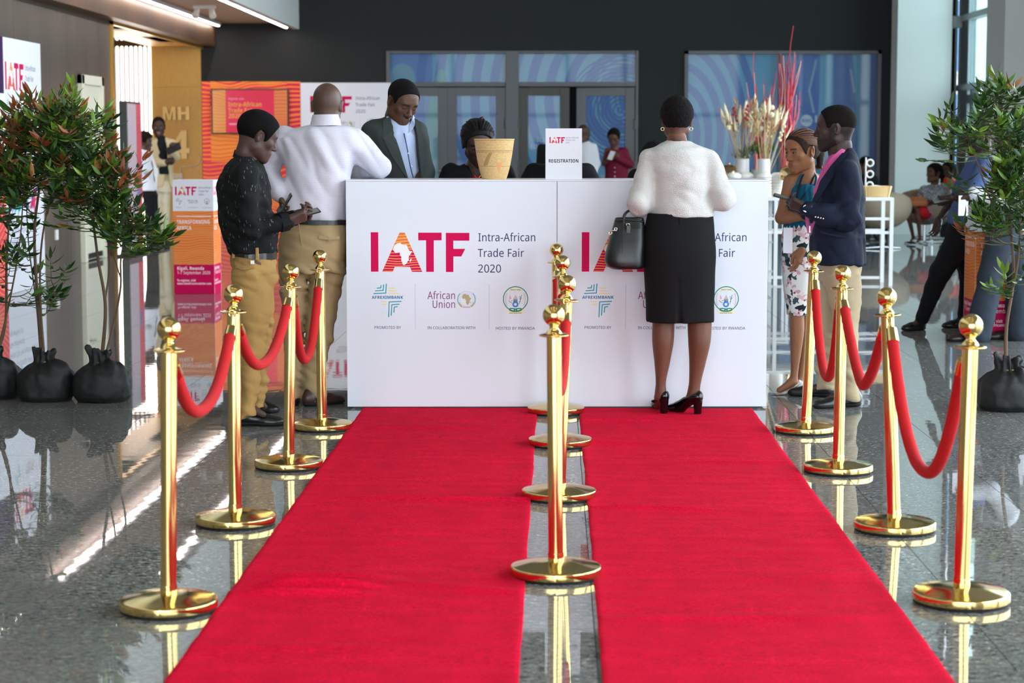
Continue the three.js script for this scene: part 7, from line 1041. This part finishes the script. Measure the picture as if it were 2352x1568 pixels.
{
  const t = thing('person', 'woman in a white blouse and black trousers beside the dark kiosk', 'person', [-5.783,0,-28.24]);
  const ra = [[-0.013,1.341,0.12], [0.012,1.146,0.2], [-0.01,1.366,0.25]], la = [[-0.017,1.339,-0.14], [0.052,1.098,-0.15], [0.069,0.914,-0.05]];
  figure(t, { f: true, skin: '#4a2f26', head: { p: [-0.041,1.518,0], yaw: 82, pitch: 4, s: 1.1, hair: ['bun', 0.03, '#15100f', 0.012, 40] }, nk: [-0.031,1.377,0], arms: [ra, la], legs: [[[0.031,0.825,0.08], [0.032,0.424,0.06], [0.025,0.108,0.05], [0.073,0.034,0.05]], [[0.036,0.821,-0.08], [0.058,0.419,-0.06], [0.067,0.103,-0.05], [0.115,0.029,-0.05]]], hands: [{ w: [-0.01,1.378,0.25], d: [0.1, 1, -0.1], n: [0.3, 0, -0.9], pose: 'relaxed' }], h: 0.018 });
  wear(t, 'blouse', [['s', [[1.377,-0.025,0,0.05,0.08], [1.328,-0.026,0,0.074,0.14], [1.193,-0.016,0,0.087,0.16], [1.008,0,0,0.093,0.15], [0.835,0.015,0,0.112,0.17]], 0.03], ...sleeve(ra, [0.075, 0.07, 0.06]), ...sleeve(la, [0.07, 0.065, 0.055])], shirtWhite, 0.014, folds(6, 0.007, 7, 5));
  wear(t, 'trousers', [['s', [[0.872,0.016,0,0.099,0.15], [0.761,0.023,0,0.103,0.15]], 0.04], ['s', [[0.794,0.029,0.07,0.087,0.1], [0.455,0.039,0.06,0.068,0.085], [0.071,0.03,0.05,0.056,0.08]], 0.04], ['s', [[0.79,0.037,-0.07,0.087,0.1], [0.45,0.064,-0.06,0.069,0.085], [0.066,0.072,-0.05,0.056,0.08]], 0.04]], blackCloth, 0.014);
  shoePair(t, 'shoe', [[[-0.049,0,-0.117], plus([-0.049,0,-0.117], [0.24, 0, 0.03])], [plus([0.001,0,-0.118], [0, 0, -0.15]), plus([0.001,0,-0.118], [0.24, 0, -0.12])]], leather);
}
const speckle = canvasTex(256, 256, (x, W) => { x.fillStyle = '#8d8e96'; x.fillRect(0, 0, W, W); reseed(3); for (let i = 0; i < 900; i++) { x.fillStyle = rnd() < 0.6 ? '#3c3e46' : '#c9c9ce'; x.save(); x.translate(rnd() * W, rnd() * W); x.rotate(rnd() * 3); x.fillRect(-5, -1.6, rr(5, 12), 3.2); x.restore(); } }, true);
{
  const t = thing('person', 'seated woman in a patterned blouse with an orange bag on her lap', 'person', [5.586,0,-30.2]);
  const ra = [[-0.036,0.797,0.1], [-0.128,0.592,0.2], [-0.027,0.648,0.35]], la = [[0.267,0.794,-0.05], [0.382,0.6,0.05], [0.112,0.634,0.3]];
  const legR = [[0.094,0.441,0], [-0.192,0.521,0.42], [-0.147,0.08,0.4], [-0.235,0.02,0.5]], legL = [[0.222,0.427,-0.05], [-0.326,0.517,0.3], [-0.218,0.098,0.25], [-0.299,0.038,0.35]];
  figure(t, { f: true, skin: '#5c3a2e', head: { p: [0.121,1.057,0], yaw: -62, pitch: -4, s: 1.2, hair: ['pulled', 0.016, '#17120f', 0.002, 70] }, nk: [0.124,0.887,0], arms: [ra, la], armR: 1.1, legs: [legR, legL], hands: [{ w: ra[2], d: [0.8, 0, 0.3], n: [0, -1, 0] }, { w: la[2], d: [-0.8, 0, 0.3], n: [0, -1, 0], mirror: true }], h: 0.018 });
  wear(t, 'blouse', [['s', [[0.887,0.124,0,0.091,0.08], [0.847,0.125,0,0.157,0.12], [0.717,0.124,0.02,0.209,0.16], [0.554,0.137,0.04,0.222,0.18], [0.423,0.155,0.03,0.222,0.19]], 0.03], ['c', ra[0], mid(ra[0], ra[1], 0.8), 0.085, 0.08, 0.03], ['c', la[0], mid(la[0], la[1], 0.8), 0.085, 0.08, 0.03]], cloth('#ffffff', { map: rep(speckle, 2.2, 2.2) }), 0.014);
  wear(t, 'skirt', [['c', [0.098,0.43,0.05], [-0.083,0.491,0.32], 0.13, 0.105, 0.05], ['c', [0.226,0.415,0], [-0.098,0.476,0.26], 0.13, 0.105, 0.05]], cloth('#ffffff', { map: rep(speckle, 2.2, 2.2) }), 0.016); wear(t, 'underskirt', [['c', [-0.002,0.468,0.2], [-0.116,0.486,0.36], 0.118, 0.104, 0.03]], cloth('#b81d2c'), 0.016); mk('sandal', new THREE.BoxGeometry(0.1, 0.02, 0.25).translate(...plus([-0.193,-0.015,0.45], [0, 0.0, 0])), blackCloth, t); mk('sandal', new THREE.BoxGeometry(0.1, 0.02, 0.25).translate(...plus([-0.258,0.01,0.3], [0, 0.02, 0])), blackCloth, t);
  mk('watch', new THREE.CylinderGeometry(0.03, 0.03, 0.02, 14).rotateX(1.2).translate(...plus([0.068,0.668,0.36], [0, 0, 0.03])), std({ color: '#e9e6dc', roughness: 0.2 }), t);
  const b = thing('handbag', 'orange-brown handbag on the lap of the seated woman', 'handbag', plus([5.586,0,-30.2], [-0.201,0.637,0.42])); wear(b, 'bag', [['s', [[-0.06, 0, 0, 0.15, 0.06], [0, 0, 0, 0.16, 0.06], [0.06, 0, 0, 0.12, 0.04], [0.08, 0, 0, 0.1, 0.03]], 0.02, 2.5]], std({ color: '#a35a26', roughness: 0.5 }), 0.012); mk('strap', new THREE.TorusGeometry(0.09, 0.008, 6, 20, Math.PI).translate(0, 0.06, 0), std({ color: '#7c431c', roughness: 0.5 }), b);
}
{
  const t = thing('person', 'person in a red top sitting behind the woman in the patterned blouse', 'person', [6.324,0,-32]);
  const ra = [[-0.114,0.894,0.1], [-0.151,0.707,0.1], [-0.137,0.642,0.25]], la = [[0.096,0.891,-0.05], [0.131,0.705,0], [0.037,0.641,0.2]];
  figure(t, { f: true, skin: '#4f352b', head: { p: [-0.05,1.079,0], yaw: -50, s: 1.15, hair: ['pulled', 0.014, '#14100f'] }, nk: [-0.019,0.933,0], arms: [ra, la], legs: [[[-0.059,0.531,0], [-0.256,0.545,0.45], [-0.235,0.202,0.45], [-0.2, 0.05, 0.6]], [[0.066,0.531,0], [-0.119,0.545,0.45], [-0.098,0.202,0.45], [0, 0.05, 0.6]]], h: 0.02 });
  wear(t, 'top', [['s', [[0.94,-0.012,0,0.055,0.08], [0.899,-0.008,0,0.1,0.12], [0.705,0,0,0.118,0.15], [0.476,0.005,0,0.132,0.16]], 0.03], ['c', la[0], mid(la[0], la[1], 0.5), 0.075, 0.07, 0.03], ['c', ra[0], mid(ra[0], ra[1], 0.5), 0.075, 0.07, 0.03]], cloth('#c9382c'), 0.016);
  wear(t, 'trousers', [['c', [-0.016,0.497,0], [-0.205,0.516,0.4], 0.11, 0.09, 0.04], ['c', [0.067,0.497,0], [-0.082,0.516,0.4], 0.11, 0.09, 0.04], ['c', [-0.209,0.517,0.42], [-0.2, 0.09, 0.48], 0.075, 0.065, 0.03], ['c', [-0.086,0.517,0.42], [0, 0.09, 0.48], 0.075, 0.065, 0.03]], slate, 0.018);
}
{
  const t = thing('person', 'seated man in dark clothes in front of the right blue window', 'person', [4.853,0,-31]);
  const ra = [[-0.106,0.951,0], [-0.158,0.731,0.1], [-0.114,0.67,0.3]], la = [[0.082,0.951,0], [0.123,0.731,0.1], [0.013,0.67,0.3]];
  figure(t, { skin: '#6a4f44', head: { p: [-0.049,1.165,0], yaw: 20, pitch: 8, s: 1.15, hair: ['short', 0.008, '#14100f'] }, nk: [-0.027,1.018,0], arms: [ra, la], legs: [[[-0.059,0.561,0], [-0.168,0.574,0.45], [-0.149,0.229,0.45], [-0.09, 0.05, 0.6]], [[0.062,0.561,0], [0.004,0.574,0.45], [0.01,0.229,0.45], [0.08, 0.05, 0.6]]], h: 0.02 });
  wear(t, 'jacket', [['s', [[1.045,-0.02,0,0.06,0.07], [0.991,-0.016,0,0.117,0.12], [0.83,-0.01,0,0.134,0.14], [0.527,-0.005,0,0.134,0.16]], 0.03], ...sleeve(ra, [0.07, 0.065, 0.055]), ...sleeve(la, [0.07, 0.065, 0.055])], cloth('#22272c'), 0.016);
  wear(t, 'trousers', [['c', [-0.058,0.534,0], [-0.16,0.546,0.4], 0.11, 0.09, 0.04], ['c', [0.063,0.534,0], [0.012,0.546,0.4], 0.11, 0.09, 0.04], ['c', [-0.163,0.547,0.42], [-0.09, 0.09, 0.48], 0.075, 0.065, 0.03], ['c', [0.009,0.547,0.42], [0.08, 0.09, 0.48], 0.075, 0.065, 0.03]], slate, 0.018);
}
// ---------------------------------------------------------------- the two men walking behind the right-hand tree
{
  const t = thing('person', 'man in a blue shirt and black trousers striding past behind the right tree', 'person', [3.176,0,-16.05]);
  const na = [[0.224,1.311,0.16], [0.118,1.096,0.2], [-0.026,1.072,0.2]], fa = [[0.224,1.307,-0.2], [0.058,1.06,-0.22], [-0.059,0.903,-0.18]];
  const hipN = [0.097,0.842,0.06], hipF = [0.102,0.836,-0.1];
  figure(t, { skin: '#3a2822', head: { p: [0.197,1.555,0], yaw: -86, pitch: 12, s: 1.12, hair: ['short', 0.006, '#131110'] }, nk: [0.221,1.41,0], arms: [na, fa], legs: [[hipN, [-0.106,0.466,0.06], [-0.227,0.088,0.02], [-0.316,0,0.02]], [hipF, [0.177,0.415,-0.08], [0.143,0.067,-0.1], [0.05,-0.011,-0.1]]], hands: [{ w: [-0.039,1.068,0.2], d: [-0.9, -0.2, 0], n: [0, 0.2, -1], pose: 'hold' }, { w: [-0.069,0.889,-0.18], d: [-0.2, -1, 0.1], n: [-0.6, 0, 0.5], pose: 'relaxed', mirror: true }], h: 0.014 });
  wear(t, 'shirt', [['s', [[1.424,0.228,0,0.062,0.07], [1.382,0.232,0,0.107,0.14], [1.292,0.227,0,0.135,0.19], [1.119,0.186,0,0.139,0.19], [0.945,0.131,0,0.142,0.18], [0.861,0.116,0,0.139,0.175]], 0.03], ['c', na[0], mid(na[0], na[1], 0.8), 0.075, 0.07, 0.03], ['c', fa[0], mid(fa[0], fa[1], 0.7), 0.075, 0.07, 0.03]], blueShirt, 0.011, folds(3, 0.006, 8, 6));
  wear(t, 'trousers', [['s', [[0.892,0.119,-0.02,0.132,0.16], [0.787,0.108,-0.02,0.146,0.17]], 0.05], ['c', [0.073,0.755,0.05], [-0.089,0.477,0.06], 0.115, 0.085, 0.05], ['c', [-0.089,0.477,0.06], [-0.217,0.112,0.02], 0.084, 0.058, 0.03], ['c', [0.125,0.748,-0.1], [0.177,0.415,-0.08], 0.115, 0.085, 0.05], ['c', [0.177,0.415,-0.08], [0.154,0.067,-0.1], 0.084, 0.065, 0.03]], blackCloth, 0.011, folds(5, 0.006, 8, 9));
  shoePair(t, 'shoe', [[[-0.184,0,-0.092], [-0.352,0,-0.013]], [[0.187,0,-0.253], [0.023,0,-0.25]]], leather);
  phone('dark phone in the outstretched hand of the man in blue', plus([3.176,0,-16.05], [-0.121,1.058,0.2]), [-0.8, -0.2, 0.1], [0, 0.8, 0.5]);
}
{
  const t = thing('person', 'man in slate grey trousers and dark waistcoat walking at the right edge', 'person', [3.279,0,-15.183]);
  const na = [[0.182,1.299,0.16], [0.022,1.105,0.2], [-0.157,1.131,0.22]], fa = [[0.159,1.294,-0.2], [0.11,1.085,-0.2], [-0.088,1.105,-0.05]];
  figure(t, { skin: '#3a2822', head: { p: [0.153,1.572,0], yaw: -84, pitch: 8, s: 1.12, hair: ['short', 0.007, '#131110'] }, nk: [0.163,1.428,0], arms: [na, fa], legs: [[[0.118,0.862,0.06], [0.014,0.484,0.08], [-0.083,0.1,0.04], [-0.213,0.023,0.04]], [[0.167,0.855,-0.1], [0.269,0.473,-0.1], [0.272,0.098,-0.1], [0.147,0.017,-0.1]]], hands: [{ w: [-0.174,1.131,0.22], d: [-0.9, -0.15, 0], n: [0, -0.5, -0.8], pose: 'hold' }, { w: [-0.103,1.105,-0.04], d: [-0.9, -0.1, 0.2], n: [0, -0.5, 0.8], pose: 'hold', mirror: true }], h: 0.014 });
  wear(t, 'shirt', [['s', [[1.428,0.163,0,0.059,0.075], [1.382,0.167,0,0.101,0.15], [1.287,0.17,0,0.121,0.18]], 0.03], ...sleeve(na, [0.075, 0.068, 0.052]), ...sleeve(fa, [0.075, 0.068, 0.052])], shirtWhite, 0.012, folds(5, 0.006, 8, 6));
  wear(t, 'waistcoat', [['s', [[1.369,0.164,0,0.098,0.165], [1.271,0.167,0,0.124,0.195], [1.074,0.155,0,0.128,0.19], [0.876,0.131,0,0.131,0.18]], 0.03]], cloth('#23262c'), 0.012, folds(2, 0.004, 8, 6));
  wear(t, 'trousers', [['s', [[0.908,0.131,-0.02,0.128,0.165], [0.793,0.131,-0.02,0.138,0.17]], 0.05], ['c', [0.094,0.763,0.06], [0.017,0.484,0.08], 0.12, 0.095, 0.05], ['c', [0.017,0.484,0.08], [-0.063,0.067,0.04], 0.095, 0.1, 0.03], ['c', [0.189,0.756,-0.1], [0.269,0.473,-0.1], 0.12, 0.095, 0.05], ['c', [0.269,0.473,-0.1], [0.279,0.064,-0.1], 0.095, 0.1, 0.03]], slate, 0.012, folds(6, 0.006, 8, 7));
  shoePair(t, 'shoe', [[[-0.006,0,-0.067], [-0.272,0,0.006]], [plus([0.291,0,-0.074], [0, 0, -0.12]), plus([0.058,0,-0.069], [0, 0, -0.12])]], std({ color: '#33201a', roughness: 0.35 }));
  const f = thing('paper_sheet', 'white paper in the hands of the walking man, before the right totem', 'paper', plus([3.279,0,-15.183], [-0.244,1.041,0.24])); f.rotation.y = 0.3; mk('sheet', bx(-0.03, 0.05, -0.075, 0.075, -0.003, 0.003), std({ color: '#dedde2', roughness: 0.6 }), f);
}

renderer.render(scene, camera);
